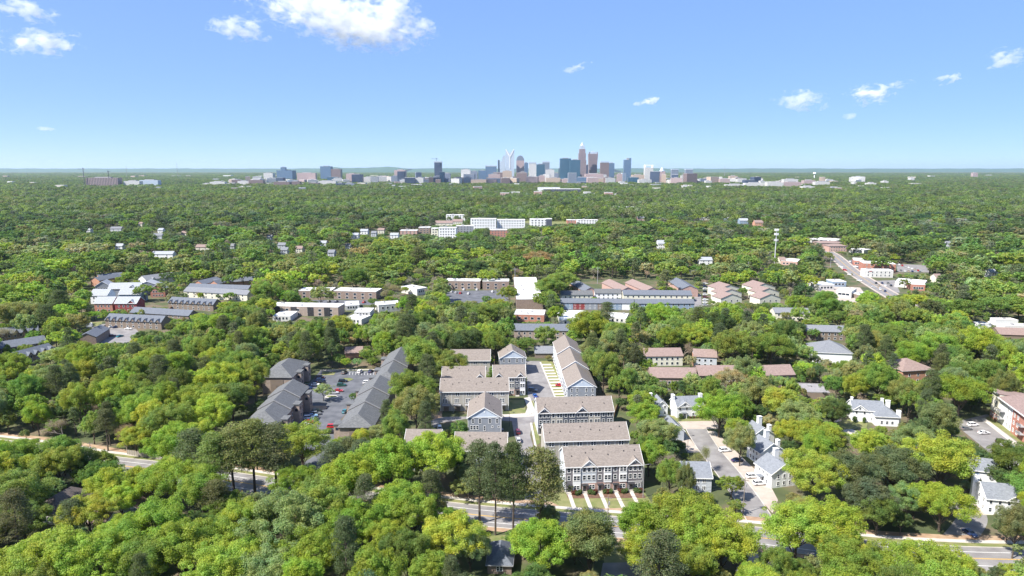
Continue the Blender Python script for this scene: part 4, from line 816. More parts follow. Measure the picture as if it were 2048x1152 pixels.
a = white_house((1974,995), (2018,1003), 5.6, 10, 3.2, 'white house with tall chimney and grey roof above the brick driveway', chim=[(-.12, .75, 1.9, 1.3)], gables=[(.78, 5.0)], rot=-12, width=10.5); keep(1978, 930, 2030, 1028, 215); x, y = _FRAMES[a.name](7.8, -1.5); shrub(x, y, 1.6, 'deep', 'green cone shrub beside the tall-chimney house door', h=3.2)
a = gable_house((1948,938), (1975,946), 5.6, 8, 3, 'x', S_WHITE, BLUEGREY_ROOF, 'white house behind the lime tree above the tall-chimney house', 'house', 'house', rot=-20, width=9, low=.3); keep(1945, 912, 1980, 940, 232)
# cream and brick apartments at the frame edge
P1, P2 = at(1979, 832), at(2046, 886); L_ = math.hypot(P2[0]-P1[0], P2[1]-P1[1]); rz = math.atan2(P2[1]-P1[1], P2[0]-P1[0])
ap = empty('apartment_block', *P1, rz, 0, 'cream and red brick apartment block with slanted roofs and balconies', 'apartment block'); ap['_w'] = L_+14; ap['_d'] = 18; c_, s_ = math.cos(rz), math.sin(rz); PA = lambda x, y: (P1[0]+c_*x-s_*y, P1[1]+s_*x+c_*y)
FOOT.append([PA(-1, -1), PA(L_+15, -1), PA(L_+15, 19), PA(-1, 19)]); La = L_*.46
MB().prism([(0, 0), (18, 0), (18, 10.6), (0, 12.4)], 'x', 0, 7.2).build('wall', S_CREAM, ap); MB().box(-.06, 7.2, -.06, -.003, 0, 3.1).build('brick_base', BRICK_RED, ap)
MB().prism([(-1, 12.65), (19, 10.65), (19, 10.95), (-1, 12.95)], 'x', -.8, 7.4).build('roof', BROWN_ROOF, ap); MB().box(-.95, 7.4, -1.12, -1.003, 12.5, 13.0).build('fascia', WHITE, ap)
MB().box(7.203, L_*.62, .6, 18, 0, 11.2).build('wall', S_WHITE, ap); MB().box(L_*.62+.003, L_+14, .3, 18, 0, 11.3).build('wall', BRICK_RED, ap)
MB().prism([(-.9, 11.5), (9, 13.4), (19, 11.6), (19, 11.3), (9, 13.1), (-.9, 11.2)], 'x', 7.5, L_+15).build('roof', BROWN_ROOF, ap); MB().box(7.5, L_+15, -1.0, -.905, 11.1, 11.6).build('fascia', WHITE, ap)
for z in (3.1, 6.4):
    for x0 in (L_*.28, L_*.86):
        b = MB().box(x0, x0+4.2, -1.6, .28, z, z+.2).build('balcony', GREYTRIM, ap); f = MB()
        for k in range(10): f.box(x0+k*.455, x0+k*.455+.05, -1.58, -1.53, z+.203, z+1.1)
        f.box(x0, x0+4.2, -1.6, -1.52, z+1.103, z+1.18); f.build('railing', DARK, b)
for z in (1.8, 5.0, 8.2):
    for x0 in (1.4, 3.4, 5.4): window(ap, 'front', x0, z, .8, 1.2, 'single', .065)
    for x0 in (L_*.48, L_*.56): window(ap, 'front', x0, z, 1.1, 1.5, 'pair', -.6)
    for x0 in (L_*.68, L_*.78, L_+3, L_+7): window(ap, 'front', x0, z, 1.1, 1.5, 'pair', -.3)
keep(1978, 775, 2048, 880, 262)
# dark-roofed houses among the nearest trees
a = hip_house((64,1020), (104,1026), 4.2, 15, 3.4, S_CREAM, shingle('old_brown_shingle', (.10, .085, .08), (.17, .14, .13)), 'hip-roofed brown house with pale blue windows under the trees', 'house', 'house', rot=-12, width=9, low=1)
window(a, 'front', 4.5, 1.7, 4.2, 1.5, 'triple'); keep(66, 972, 130, 1042, 205)
a = hip_house((975,1128), (1016,1128), 2.9, 11, 2.8, BRICK_BROWN, SLATE_ROOF, 'small brick house with dark slate-coloured hip roof at the bottom edge', 'house', 'house', width=6.6, rot=-3, low=1, kp=False); keep(974, 1088, 1022, 1150, 178); window(a, 'front', 3.3, 1.6, 1.6, 1.2, 'pair')
a = gable_house((240,1012), (268,1018), 3.4, 8, 2.4, 'y', S_BLUE, BROWN_ROOF, 'small gabled house peeping out behind the forked tree', 'house', 'house', rot=-10, width=6, low=.3); a = gable_house((175,1045), (200,1048), 3.2, 7, 2, 'x', S_CREAM, BROWN_ROOF, 'low brown roof between the foreground trees', 'house', 'house', rot=-10, width=6, low=.2)
sheet('driveway', [(215,965), (270,952), (280,960), (225,985)], .012, CONC); keep(222, 958, 270, 978, 215)
# ------------------------------------------------------------------ the middle distance
def row2(pA, pB, ze, dp, rise, wall, roof, label, n=0, zs=(1.5, 4.2), group=None, low=.6, rot=None, axis='x', width=None, dorm=0, trim=False, kp=True, ww=1.2):
    r = gable_house(pA, pB, ze, dp, rise, axis, wall, roof, label, 'building', 'terraced_building', group, low=low, rot=rot, trim=trim, width=width, kp=kp)
    if n: grid_windows(r, 'front', n, zs, ww, 1.4)
    for i in range(dorm):
        xc = r['_w']*(i+.5)/dorm; sl = rise/((dp if axis == 'x' else r['_w'])/2); m = MB(); m.prism([(xc-1.6, ze-.3), (xc+1.6, ze-.3), (xc, ze+1.7)], 'y', -.5, 2.4/sl); d = m.build('dormer', wall, r); q = MB(); chevron(q, xc, 1.6, ze-.1, ze+1.85, .25, .12, 'y', -.75, 3.0/sl); q.build('dormer_roof', roof, d)
    return r
GD = 'dark-roofed terraces beyond the left-hand woods'
row2((-30,672), (76,661), 6, 11, 3, BRICK_BROWN, SLATE_ROOF, 'slate-roofed terrace with pale gablets, topmost of three beside the dark pines', 8, dorm=6, group=GD)
row2((-20,700), (93,683), 6, 11, 3, BRICK_BROWN, SLATE_ROOF, 'long slate-roofed terrace, middle of three beside the dark pines', 8, group=GD)
row2((38,716), (109,697), 5.5, 9, 3, BRICK_BROWN, SLATE_ROOF, 'slate-roofed terrace with grey gablets, lowest of three at the wood edge', 5, dorm=5, group=GD)
row2((154,675), (192,673), 5.5, 24, 2.6, BRICK_BROWN, SLATE_ROOF, 'dark gabled building with its end to the little car park', axis='y', group=GD, rot=12)
row2((210,639), (322,644), 5.6, 10, 3.4, S_BROWN, SLATE_ROOF, 'terrace with nine dark gablets along the little car park', 9, dorm=9, group=GD, low=1)
row2((260,624), (377,631), 5.6, 10, 3.0, S_BROWN, SLATE_ROOF, 'terrace roof behind the one with nine gablets', 10, (4.2,), group=GD, low=.3)
row2((336,604), (426,609), 5.6, 10, 3.4, S_BROWN, SLATE_ROOF, 'terrace with red doors and dark gablets beside the timber fence', 8, dorm=8, group=GD, low=1)
row2((367,582), (494,589), 5.6, 10, 3.0, S_CREAM, GREY_ROOF, 'pale-fronted terrace with light grey roof in three sections', 10, group=GD, low=.9)
row2((375,574), (496,578), 5.6, 9, 2.6, BRICK_BROWN, SLATE_ROOF, 'dark terrace roof above the pale-fronted terrace', group=GD, low=.1)
row2((428,566), (512,560), 5.6, 11, 3.0, BRICK_ORANGE, SLATE_ROOF, 'terrace with dark roof ending beside the big green trees', group=GD, low=.3)
for i, (px, py, w_) in enumerate([(386,567,11), (419,567,9), (181,560,10)]):
    row2((px,py), (px+20,py), 6.5, 26, 2.8, BRICK_ORANGE, SLATE_ROOF, ['orange brick gable end, left of two above the pale-fronted terrace', 'orange brick gable end, right of two above the pale-fronted terrace', 'orange brick gable end at the top left of the terraces'][i], axis='y', width=w_, group=GD, low=.9, rot=-14, kp=False); keep(px, py-12, px+24, py+8, 640)
row2((200,557), (248,552), 6, 12, 3.2, BRICK_ORANGE, SLATE_ROOF, 'dark terrace roof beside the orange gable end at the wood', group=GD, low=.2); row2((292,560), (352,552), 6, 14, 3.4, S_WHITE, GREY_ROOF, 'grey terrace with two white gablets above the pale roofs', dorm=2, group=GD, low=.2)
GP = 'pale-roofed new houses among the terraces'
for (px, py, w_, ax, wl, lab, rt) in [(190,572,12,'y',S_GREY,'pale-roofed house at the top left corner of the new houses',12), (216,577,26,'x',S_GREY,'widest pale roof among the new houses',6), (180,590,14,'x',S_WHITE,'pale-roofed house leftmost below the wood edge',0), (237,588,18,'x',S_BLUE,'pale-roofed house with blue-grey twin gables facing the tree',4),
    (270,572,20,'y',S_GREY,'tall pale-roofed house behind the lone leafy tree',10), (300,578,12,'y',BRICK_RED,'pale-roofed house with brick side next to the leafy tree',10), (188,606,14,'x',BRICK_RED,'small pale-roofed house at the foot of the new houses',0), (229,606,17,'x',S_RED,'pale-roofed house with red and white front',0)]:
    r = row2((px,py), (px+20,py), 7.5, 12, 4, wl, PALE_ROOF, lab, 4, (1.8, 5.0), axis=ax, width=w_, rot=rt, group=GP, low=.6, trim=True)
    if ax == 'x' and w_ > 16: front_gable(r, r['_w']*.75, 6, 7.4, 2.6, .66, PALE_ROOF, wl, oculus=False)
keep(178, 552, 335, 612, 600); sheet('parking_lot', [(180,650), (262,644), (280,668), (262,690), (205,690)], .02, ASPH2); keep(182, 648, 262, 682, 480); sheet('lawn_strip', [(170,646), (205,643), (202,651), (172,655)], .03, LAWN); keep(172, 645, 205, 655, 490)
fence((334,627), (352,611), 2.4, mat('orange_timber', (.40, .20, .09)), 'orange timber fence between the leafy tree and the gablet terrace', 6)
for (px, py, dg, col, lab) in [(214,652,40,'maroon','dark red car by the first bay of the nine-gablet terrace'), (225,653,40,'white','white car before the nine-gablet terrace'), (232,654,40,'navy','navy car before the nine-gablet terrace'), (249,651,40,'grey','grey car before the nine-gablet terrace'), (257,657,0,'white','white car at the end of the nine-gablet terrace'),
    (202,664,10,'white','white car next to the bright blue one'), (212,666,10,'blue','bright blue car in the little car park'), (224,671,20,'maroon','maroon car standing alone in the little car park'), (240,672,70,'teal','teal car standing alone in the little car park'), (188,662,10,'grey','grey car under the tree edge of the little car park')]: car(px, py, dg, col, 'sedan', lab, 'cars in the little car park', far=True)
sc_ = at(175, 655); b = empty('box_trailer', *sc_, .3, .03, 'white box trailer beside the little car park lawn', 'trailer'); MB().box(-3, 3, -1.2, 1.2, .5, 3).build('body', S_WHITE, b); MB().tube((-1.5, -1.21, .45), (-1.5, 1.21, .45), .42, n=10).build('wheel', TYRE, b)

GF = 'flat-roofed brick terraces'
def flat2(pA, pB, z, dp, wall, label, n=0, zs=(1.6, 4.6), rot=None, width=None, low=.8, group=GF, roof=MEMBRANE, kp=True, pm=None, ww=2.2, name='flat_roofed_building'):
    if not n and wall is PALE_WALL: n, zs, ww = 4, (z*.55,), 1.4
    r = flat_house(pA, pB, z, dp, wall, roof, label, group=group, rot=rot, width=width, low=low, kp=kp, pm=pm, name=name)
    if n: grid_windows(r, 'front', n, zs, ww, 1.8)
    rr = random.Random(label)
    for i in range(3 if r['_w'] > 18 else 1):
        x, y = rr.uniform(2, max(3, r['_w']-4)), rr.uniform(1.5, max(2, dp-3)); MB().box(x, x+1.6, y, y+1.4, z-.297, z+.7).build('rooftop_unit', GREYTRIM, r)
    return r
r = flat2((597,581), (662,581), 7, 16, BRICK_BROWN, 'left half of the white flat-roofed dark brick building behind the parking bays', 4); r = flat2((667,581), (752,583), 7.4, 16, BRICK_BROWN, 'right half of the white flat-roofed dark brick building behind the parking bays', 5)
r = flat2((537,611), (676,614), 7.5, 14, BRICK_TAN, 'flat-roofed brick terrace with recessed dark balconies and white roof edge', 6, low=1)
for i in range(4): x = r['_w']*(.08+.24*i); MB().box(x, x+4.5, -.3, -.003, .2, 6.8).build('balcony_void_shade', DARK, r)  # dark boxes on the wall: shade of the balcony voids put into colour
flat2((690,611), (711,610), 4, 18, PALE_WALL, 'low white flat roof right of the balcony terrace', width=11); flat2((708,624), (732,624), 4, 16, PALE_WALL, 'large white flat roof beyond the dark oaks', width=12); flat2((688,636), (717,638), 4, 14, PALE_WALL, 'white flat roof with rooftop units at the tree line', width=14)
flat2((757,610), (797,607), 6, 14, PALE_WALL, 'white flat roof wedged between round green trees', width=18); flat2((834,578), (858,574), 6, 22, PALE_WALL, 'white roofs stepping down beside the copper tree', width=12)
flat2((890,561), (960,562), 8, 14, BRICK_BROWN, 'dark brick flat-roofed block behind the car park, white roof edge', 5, low=1); flat2((965,562), (1018,562), 8, 14, BRICK_BROWN, 'flat-roofed block behind the yellow-green lot tree', 3, low=.8)
flat2((1033,598), (1073,598), 9, 110, BRICK_BROWN, 'deep white flat roof running away from a dark blank wall', low=1, width=21, rot=1); flat2((1028,628), (1071,629), 5.5, 18, BRICK_RED, 'low brick building with white roof below the dark blank wall', 4, (2.5,), width=22); flat2((1120,640), (1163,640), 4, 34, PALE_WALL, 'bright white flat roof below the coloured terrace', width=22)
flat2((1208,634), (1243,636), 4, 18, PALE_WALL, 'white flat roof behind the dark spreading pine', width=16); flat2((545,632), (570,632), 4, 18, PALE_WALL, 'white flat roof left of the balcony terrace trees', width=13)
sheet('parking_lot', [(895,582), (1010,580), (1022,612), (890,610)], .02, ASPH3); keep(900, 580, 965, 600, 640); sheet('parking_lot', [(600,600), (760,600), (765,610), (600,608)], .02, ASPH3); keep(650, 600, 730, 607, 560); keep(680, 615, 735, 643, 540)
for i, (px, py, col) in enumerate([(903,583,'white'), (912,585,'silver'), (921,586,'red'), (937,587,'white'), (928,579,'white'), (954,579,'white'), (610,604,'navy'), (658,603,'black'), (673,603,'navy'), (728,604,'red'), (985,583,'white'), (760,604,'white')]):
    car(px, py, 80, col, 'suv', ['white car at the left of the block behind the lot', 'silver car beside the red one in the dark lot', 'red car among the pale ones in the dark lot', 'white car right of the red one in the dark lot', 'white car against the flat-roofed block wall', 'white car at the far corner of the flat-roofed block', 'navy car behind the balcony terrace roof', 'black car before the twin white roofs', 'navy car before the twin white roofs', 'red car beside the copper tree', 'white car beside the yellow-green lot tree', 'white car at the end of the bays'][i], 'cars among the flat-roofed terraces', far=True)
GB = 'blue-grey roofed terraces beyond the oaks'
r = row2((1122,605), (1268,606), 5.8, 9, 2.6, S_GREY, SLATE_ROOF, 'terrace with red, grey and white fronts under one dark roof', 14, group=GB, low=1, ww=1.0)
for i, m_ in enumerate([S_BLUE, S_RED, S_GREY, S_BROWN, S_BLUE, S_WHITE]): W = r['_w']; MB().box(W*i/6+.2, W*(i+1)/6-.2, -.04, -.003, .2, 5.4).build('facade_panel', m_, r)
row2((1271,606.5), (1389,606.5), 5.8, 9, 2.6, S_BLUE, SLATE_ROOF, 'dark-roofed terrace half hidden behind the big oak crowns', 10, group=GB, low=.6)
row2((1123,590), (1186,589), 6, 12, 2.6, S_CREAM, WEATHER_ROOF, 'grey-tan roofed terrace at the left of the blue-roofed group', 6, group=GB, low=.5); row2((1190,586), (1243,586), 6, 12, 2.6, S_WHITE, WEATHER_ROOF, 'tan-grey terrace roof with white gable wall in the group middle', 5, group=GB, low=.4)
row2((1247,589), (1384,590), 6, 13, 2.8, S_CREAM, SLATE_ROOF, 'longest dark blue roof right of the brick gables', 12, group=GB, low=.6)
for (px, w_, rf, lab) in [(1168,12,SLATE_ROOF,'dark gabled building running back from the terrace row'), (1240,14,BROWN_ROOF,'tan gabled building with brick end, left of two'), (1290,14,BROWN_ROOF,'tan gabled building with brick end, right of two'), (1362,15,SLATE_ROOF,'dark gabled building with brick end by the road')]:
    row2((px,582 if px < 1300 else 578), (px+20,582), 7, 46, 3, BRICK_PINK, rf, lab, axis='y', width=w_, rot=12 if px < 1300 else 1, group=GB, low=.6, kp=False)
keep(1150, 558, 1310, 582, 690); keep(1362, 558, 1386, 582, 690); keep(1205, 585, 1230, 600, 600)
row2((1028,660), (1137,661), 6.3, 12, 3, BRICK_TAN, SLATE_ROOF, 'brown terrace with dark roof behind the far gabled townhouse', 9, low=.7, group=GB)
gable_house((1070,706), (1100,706), 3.2, 13, 2.6, 'x', S_BROWN, GREY_ROOF, 'low grey-roofed house between the two far townhouse gables', 'house', 'house', width=15, low=.5, trim=False)
sheet('road', [(1389,588), (1402,588), (1404,616), (1388,616)], .02, ASPH2); keep(1388, 590, 1420, 613, 570)
for i in range(9): car(1411, 567+i*5.4, 4, ['white', 'navy', 'white', 'black', 'white', 'maroon', 'white', 'white', 'silver'][i], 'suv', f'{["white", "navy", "white", "black", "white", "maroon", "white", "white", "silver"][i]} car, {["first", "second", "third", "fourth", "fifth", "sixth", "seventh", "eighth", "last"][i]} from the far end of the row by the tan roofs', 'cars in the row by the tan-roofed apartments', far=True)
keep(1404, 562, 1420, 614, 660)
GT2 = 'tan-roofed pale apartments in two clusters'
for i, (px, py) in enumerate([(1437,583), (1440,592), (1442,602), (1507,580), (1516,590), (1520,602)]):
    row2((px,py-5), (px+40,py-5), 7, 14 if i % 3 else 18, 3.4, S_CREAM, BROWN_ROOF, f'tan-roofed pale apartment house, {["rearmost", "middle", "front one"][i % 3]} of the {"left" if i < 3 else "right"} cluster', 3, (1.6, 4.6), axis='y', width=22 - (i % 3)*1.5, rot=14, group=GT2, low=.8, kp=False)
keep(1436, 560, 1496, 603, 570); keep(1505, 560, 1570, 604, 570)
# shops along the straight avenue on the right
flat2((1727,526), (1792,528), 9, 20, BRICK_RED, 'two-storey red brick building with white flat roof beside the avenue', 7, (3.2, 7), group=None, low=1, ww=.9); flat2((1707,520), (1728,521), 6, 24, BRICK_RED, 'low red brick shop left of the two-storey brick building', 3, (2.5,), group=None, low=.8)
r = flat2((1730,540), (1787,541), 7.5, 12, PALE_WALL, 'white painted building with small square windows below the red brick one', 6, (2.2, 5.3), group=None, low=1, ww=1.0); MB().box(4, 7, -.06, -.003, 5.8, 6.7).build('wall_sign', S_RED, r)
flat2((1790,563), (1826,566), 5, 26, PALE_WALL, 'white-roofed shop behind the shop car park', group=None, width=24, low=.5); flat2((1824,568), (1851,569), 6, 30, BRICK_RED, 'red brick shop with white flat roof at the avenue', 4, (2.5,), group=None, low=1)
r = hip_house((1659,492), (1694,492), 7.5, 16, 2.4, BRICK_PINK, BROWN_ROOF, 'two-storey brick office with brown hipped roof at the avenue head', low=1); grid_windows(r, 'front', 6, (2, 5.3), 1.6, 1.5)
hip_house((1640,486), (1690,486), 6, 24, 2, BRICK_PINK, BROWN_ROOF, 'wide brown roof just behind the brick office', low=.2)
flat2((1612,478), (1668,482), 5, 40, PALE_WALL, 'long white flat roof behind the brick office', group=None, low=.6); flat2((1562,521), (1595,523), 5, 26, BRICK_PINK, 'low salmon building with white roof near the cell tower', 4, (2,), group=None, low=.7)
flat2((1638,570), (1669,569), 5, 18, PALE_WALL, 'white flat-roofed shop left of the avenue', 4, (2.4,), group=None); flat2((1666,563), (1693,563), 5, 14, S_BLUE, 'dark blue flat-roofed shop left of the avenue', 3, (2.4,), group=None); flat2((1673,580), (1703,583), 6, 20, PALE_WALL, 'white modern shop with dark tall windows', 3, (3,), group=None, ww=3); flat2((1702,585), (1722,590), 4, 16, S_BROWN, 'low tan flat roof next to the white modern shop', group=None, low=.4)
flat2((1698,497), (1728,500), 5, 18, PALE_WALL, 'white parking deck right of the brick office', group=None, low=.8)
av = smooth([at(*p) for p in [(1640,490), (1655,503), (1672,514), (1702,540), (1740,565), (1790,595), (1840,625)]], 6); ribbon('avenue', av, -6, 6, .02, ASPH2); ribbon('pavement', av, -8.6, -6.3, .05, CONC2, foot=False); ribbon('pavement', av, 6.3, 8.6, .05, CONC2, foot=False); ribbon('lane_line', av, -.2, .2, .034, YELLOW, foot=False)
keep(1650, 500, 1690, 535, 800); keep(1672, 515, 1720, 545, 740); keep(1690, 535, 1750, 572, 700); keep(1725, 555, 1785, 590, 640)
sheet('parking_lot', [(1792,528), (1850,530), (1860,545), (1795,544)], .009, ASPH2); keep(1792, 526, 1852, 545, 800); sheet('parking_lot', [(1745,562), (1790,560), (1800,585), (1772,588)], .012, ASPH2); keep(1746, 560, 1792, 586, 640); sheet('parking_lot', [(1690,520), (1722,520), (1728,540), (1705,542)], .01, ASPH3); keep(1690, 520, 1726, 541, 800)
sheet('plaza', [(1612,560), (1640,572), (1720,575), (1740,600), (1690,612), (1640,590)], .015, CONC2); keep(1620, 566, 1715, 600, 620)
lots = [(1798+i*6.3, 529+i*2.0) for i in range(8)] + [(1802+i*7.5, 541+i*.6) for i in range(6)] + [(1752+i*6, 566+(i % 2)*5) for i in range(6)] + [(1760, 578), (1770, 582), (1700, 523), (1706, 526), (1718, 527), (1712, 533), (1682, 534), (1719, 561), (1690, 540), (1748, 574), (1700, 549)]
cs_ = ['white', 'silver', 'black', 'white', 'navy', 'red', 'grey', 'white', 'tan']; wn = ['first', 'second', 'third', 'fourth', 'fifth', 'sixth', 'seventh', 'eighth']
for i, (px, py) in enumerate(lots):
    c_ = cs_[(i*5+i//3) % 9]
    lab = (f'{c_} car, {wn[i]} in the upper line right of the red brick building' if i < 8 else f'{c_} car, {wn[i-8]} in the line behind the white painted building' if i < 14 else f'{c_} car, {wn[i-14]} in the shop car park below the white building' if i < 20 else f'{c_} car, {wn[(i-20) % 8]} counted down the avenue {"beyond the crossing" if i > 27 else "side"}')
    car(px, py, 70 if i < 24 else -48, c_, 'suv', lab, 'cars along the avenue', far=True)
# right-hand middle ground
row2((1550,625), (1620,626), 6, 12, 2.6, S_CREAM, GREY_ROOF, 'long grey-roofed terrace left of the big round oak', 8, low=.6); row2((1612,662), (1694,664), 6, 13, 2.8, S_BROWN, GREY_ROOF, 'grey-roofed brown terrace with white windows below the big round oak', 6, low=1)
hip_house((1631,704), (1705,707), 7, 20, 5, S_WHITE, GREY_ROOF, 'large hipped grey roof over a white building among budding trees', low=.5, trim=WHITE); row2((1282,712), (1366,711), 6, 12, 3, S_CREAM, BROWN_ROOF, 'brown-roofed terrace partly behind leafy trees', 7, low=.6, kp=False)
r = row2((1388,712), (1434,714), 6.5, 10, 3, S_LGREY, BROWN_ROOF, 'terrace end with orange brick gable and white front', 3, low=.9); MB().box(-.06, -.004, 0, 10, 0, 6.4).build('brick_end', BRICK_ORANGE, r)
row2((1302,754), (1394,755), 7, 12, 3.4, BRICK_BROWN, BROWN_ROOF, 'long brown roof with white window frames behind the blossom tree', 9, low=.6, kp=False); row2((1398,750), (1480,750), 7, 12, 3.4, BRICK_BROWN, BROWN_ROOF, 'brown roof glimpsed in the middle of the leafy belt', 6, low=.05, kp=False); row2((1532,750), (1590,748), 7, 12, 3.4, BRICK_BROWN, BROWN_ROOF, 'brown roof end right of the leafy belt', 4, low=.3, kp=False)
r = hip_house((1806,742), (1868,738), 7.5, 18, 4, BRICK_ORANGE, BROWN_ROOF, 'orange brick apartment house with hipped brown roof under budding trees', low=.9, kp=False); keep(1808, 726, 1838, 750, 375); grid_windows(r, 'left', 3, (1.8, 5), 1, 1.4); grid_windows(r, 'front', 3, (1.8, 5), 1, 1.4)
flat2((1610,783), (1660,785), 3.5, 14, S_BROWN, 'low carport with grey roof and a red car', group=None, roof=mat('grey_felt', (.26, .25, .26)), low=.4); car(1616, 776, 5, 'red', 'sedan', 'red car on the deck beside the low carport', far=True)
for px, py, w_, lab in [(1992,640,16,'white roofed shed near the right edge, upper'), (2010,652,20,'white roofed shed near the right edge, lower'), (1960,648,8,'small white gable in the right-hand woods')]: flat2((px,py), (px+20,py), 4, 8, S_WHITE, lab, width=w_, group=None)
row2((2000,668), (2060,670), 5, 14, 3, S_BROWN, BROWN_ROOF, 'tan hipped roof at the right edge of the woods', low=.3); gable_house((690,706), (713,705), 3.5, 10, 2.4, 'x', BRICK_ORANGE, BROWN_ROOF, 'small orange brick house behind the car park trees', 'house', 'house', width=10, trim=False, low=.9)
keep(1310, 735, 1360, 752, 380); keep(1535, 733, 1585, 745, 380); keep(1300, 700, 1350, 712, 400)
# cell tower
x, y = at(1549, 527); ct = empty('cell_tower', x, y, 0, 0, 'tall pale cell tower with three rings of antenna panels', 'cell tower'); zt = zat(458, y); MB().tube((0, 0, 0), (0, 0, zt), .75, .4, 10).build('mast', mat('galvanised', (.55, .56, .57), metal=.3, rough=.5), ct)
for z, n in ((zt-1, 12), (zt-6, 12), (zt-13, 8)):
    pf = MB()
    for k in range(n): a0, a1 = 6.283*k/n, 6.283*(k+1)/n; pf.tube((2*math.cos(a0), 2*math.sin(a0), z), (2*math.cos(a1), 2*math.sin(a1), z), .1, n=4)
    pf.tube((-2, 0, z), (2, 0, z), .1, n=4).tube((0, -2, z), (0, 2, z), .1, n=4); pf.build('platform', GREYTRIM, ct)
    for k in range(n): a0 = 6.283*k/n; MB().box(-.28, .28, -.12, .12, -1.2, 1.2).build('antenna_panel', WHITE, ct).location = (2.2*math.cos(a0), 2.2*math.sin(a0), z)
keep(1540, 456, 1560, 500, y)
for (px, py, ln) in [(1495,556,0), (1660,545,1), (1030,570,2), (1195,568,3)]:
    x, y = at(px, py); r = empty('utility_pole', x, y, .1, 0, ['grey steel pole by the tan-roofed apartments', 'grey pole beside the avenue shops', 'pole behind the deep white roof', 'thin pole above the coloured terrace'][ln], 'utility pole'); MB().tube((0, 0, 0), (0, 0, 17), .3, .2, 6).build('pole', GREYTRIM, r); MB().box(-2.5, 2.5, -.12, .12, 15.4, 15.7).build('crossarm', GREYTRIM, r)
p1, p2 = at(1495, 556), at(1660, 545)
for k in range(3): wire((*p1, 15.6-k*1.8), (*p2, 15.6-k*1.8), 1.5, f'{["upper", "middle", "lower"][k]} power line crossing before the avenue shops')

# ------------------------------------------------------------------ far blocks (each measured at its roof edge)
def far_block(x0, x1, y0, y1, wall, label, dp=18, n=0, roof=MEMBRANE, group=None, D=None, m=None, storeys=3, name='building', kp=True, low=.85):
    """px columns x0..x1, roof edge row y0, visible foot row y1"""
    D = D or at(0, y1+1)[1]; z = max(5., zat(y0, D)); xa, xb = xat(x0, y0, D), xat(x1, y0, D)
    r = empty(name, xa, D, 0, 0, label, 'building', group); W = xb-xa; r['_w'] = W; r['_d'] = dp; P = lambda x, y: (xa+x, D+y); FOOT.append([P(-2, -2), P(W+2, -2), P(W+2, dp+2), P(-2, dp+2)])
    MB().box(0, W, 0, dp, 0, z-.4).build('wall', m or wall, r); b = MB().box(-.2, W+.2, -.2, dp+.2, z-.397, z+.2).build('roof', roof, r)
    if n: grid_windows(r, 'front', n, [z*(k+.55)/storeys for k in range(storeys)], max(1.2, W/n*.4), z/storeys*.45)
    if W > 25: MB().box(W*.3, W*.3+4, dp*.4, dp*.4+4, z+.203, z+2).build('rooftop_unit', GREYTRIM, r)
    if kp: keep(x0, y0-2, x1, y0+(y1-y0)*low, D)
    return r
GW = 'white apartment blocks in the middle of the woods'
far_block(941,992,438,459,S_WHITE,'white apartment block, left half of the long four-storey front',22,9,group=GW,storeys=4); far_block(994,1050,440,458,S_WHITE,'white apartment block, right half of the long four-storey front',22,10,group=GW,storeys=4)
far_block(877,912,456,476,S_WHITE,'bright white end block with blue balconies, nearest of its group',20,6,group=GW,storeys=4); far_block(862,876,457,471,S_CREAM,'cream section beside the bright white end block',16,2,group=GW); far_block(837,860,455,466,BRICK_BROWN,'brown brick section left of the cream one',18,3,group=GW)
far_block(892,930,430,441,S_WHITE,'white block behind the brown roofs',20,7,group=GW); far_block(944,966,426,432,S_WHITE,'small pale block above the long white front',18,3,group=GW); far_block(968,1014,419,425,S_WHITE,'low white roofs stretching above the long front',18,5,group=GW)
far_block(1060,1103,439,452,S_WHITE,'pale block with dark corner, right end of the white group',24,6,group=GW); far_block(1093,1104,438,453,S_CHAR,'dark corner tower of the pale block',20,0,D=1290); far_block(980,1014,460,473,BRICK_RED,'brick block with white roof below the long white front',20,5)
far_block(912,946,452,464,S_GREY,'grey recessed section between the white blocks',16,5,group=GW); far_block(800,834,461,468,BRICK_PINK,'low salmon building at the left of the white group',16,4); far_block(1134,1152,440,446,BRICK_RED,'red brick shop beside the green field',16,3); far_block(1154,1196,440,447,S_WHITE,'white shop row beside the green field',16,7)
for (x0, x1, y, lab) in [(870,905,446,'brown pitched roof in the white apartment group, left'), (905,925,443,'brown pitched roof in the white apartment group, right')]:
    r = row2((x0,y), (x1,y), 11, 16, 4, S_CREAM, BROWN_ROOF, lab, 4, (3, 8), low=.3)
far_block(1160,1197,412,417,BRICK_PINK,'tan-roofed school building beyond the field',20,6,roof=BROWN_ROOF); far_block(1200,1215,421,427,BRICK_RED,'small red brick building right of the school',14,3); far_block(1222,1258,414,421,BRICK_RED,'long red brick building among the far trees',16,6); far_block(1262,1289,414,422,S_WHITE,'white block at the end of the red brick building',16,3)
sheet('playing_field', [(1031,444), (1060,432), (1136,432), (1134,449), (1105,450)], .02, LAWN); keep(1034, 432, 1133, 446, 1480)
far_block(1088,1162,378,389,S_CHAR,'broad pavilion with white roof over dark blue glass',60,18,D=2900,storeys=3); far_block(1076,1120,375,380,S_WHITE,'white roof behind the broad pavilion',40,0,D=3000)
GR = 'white and blue houses in the far right woods'
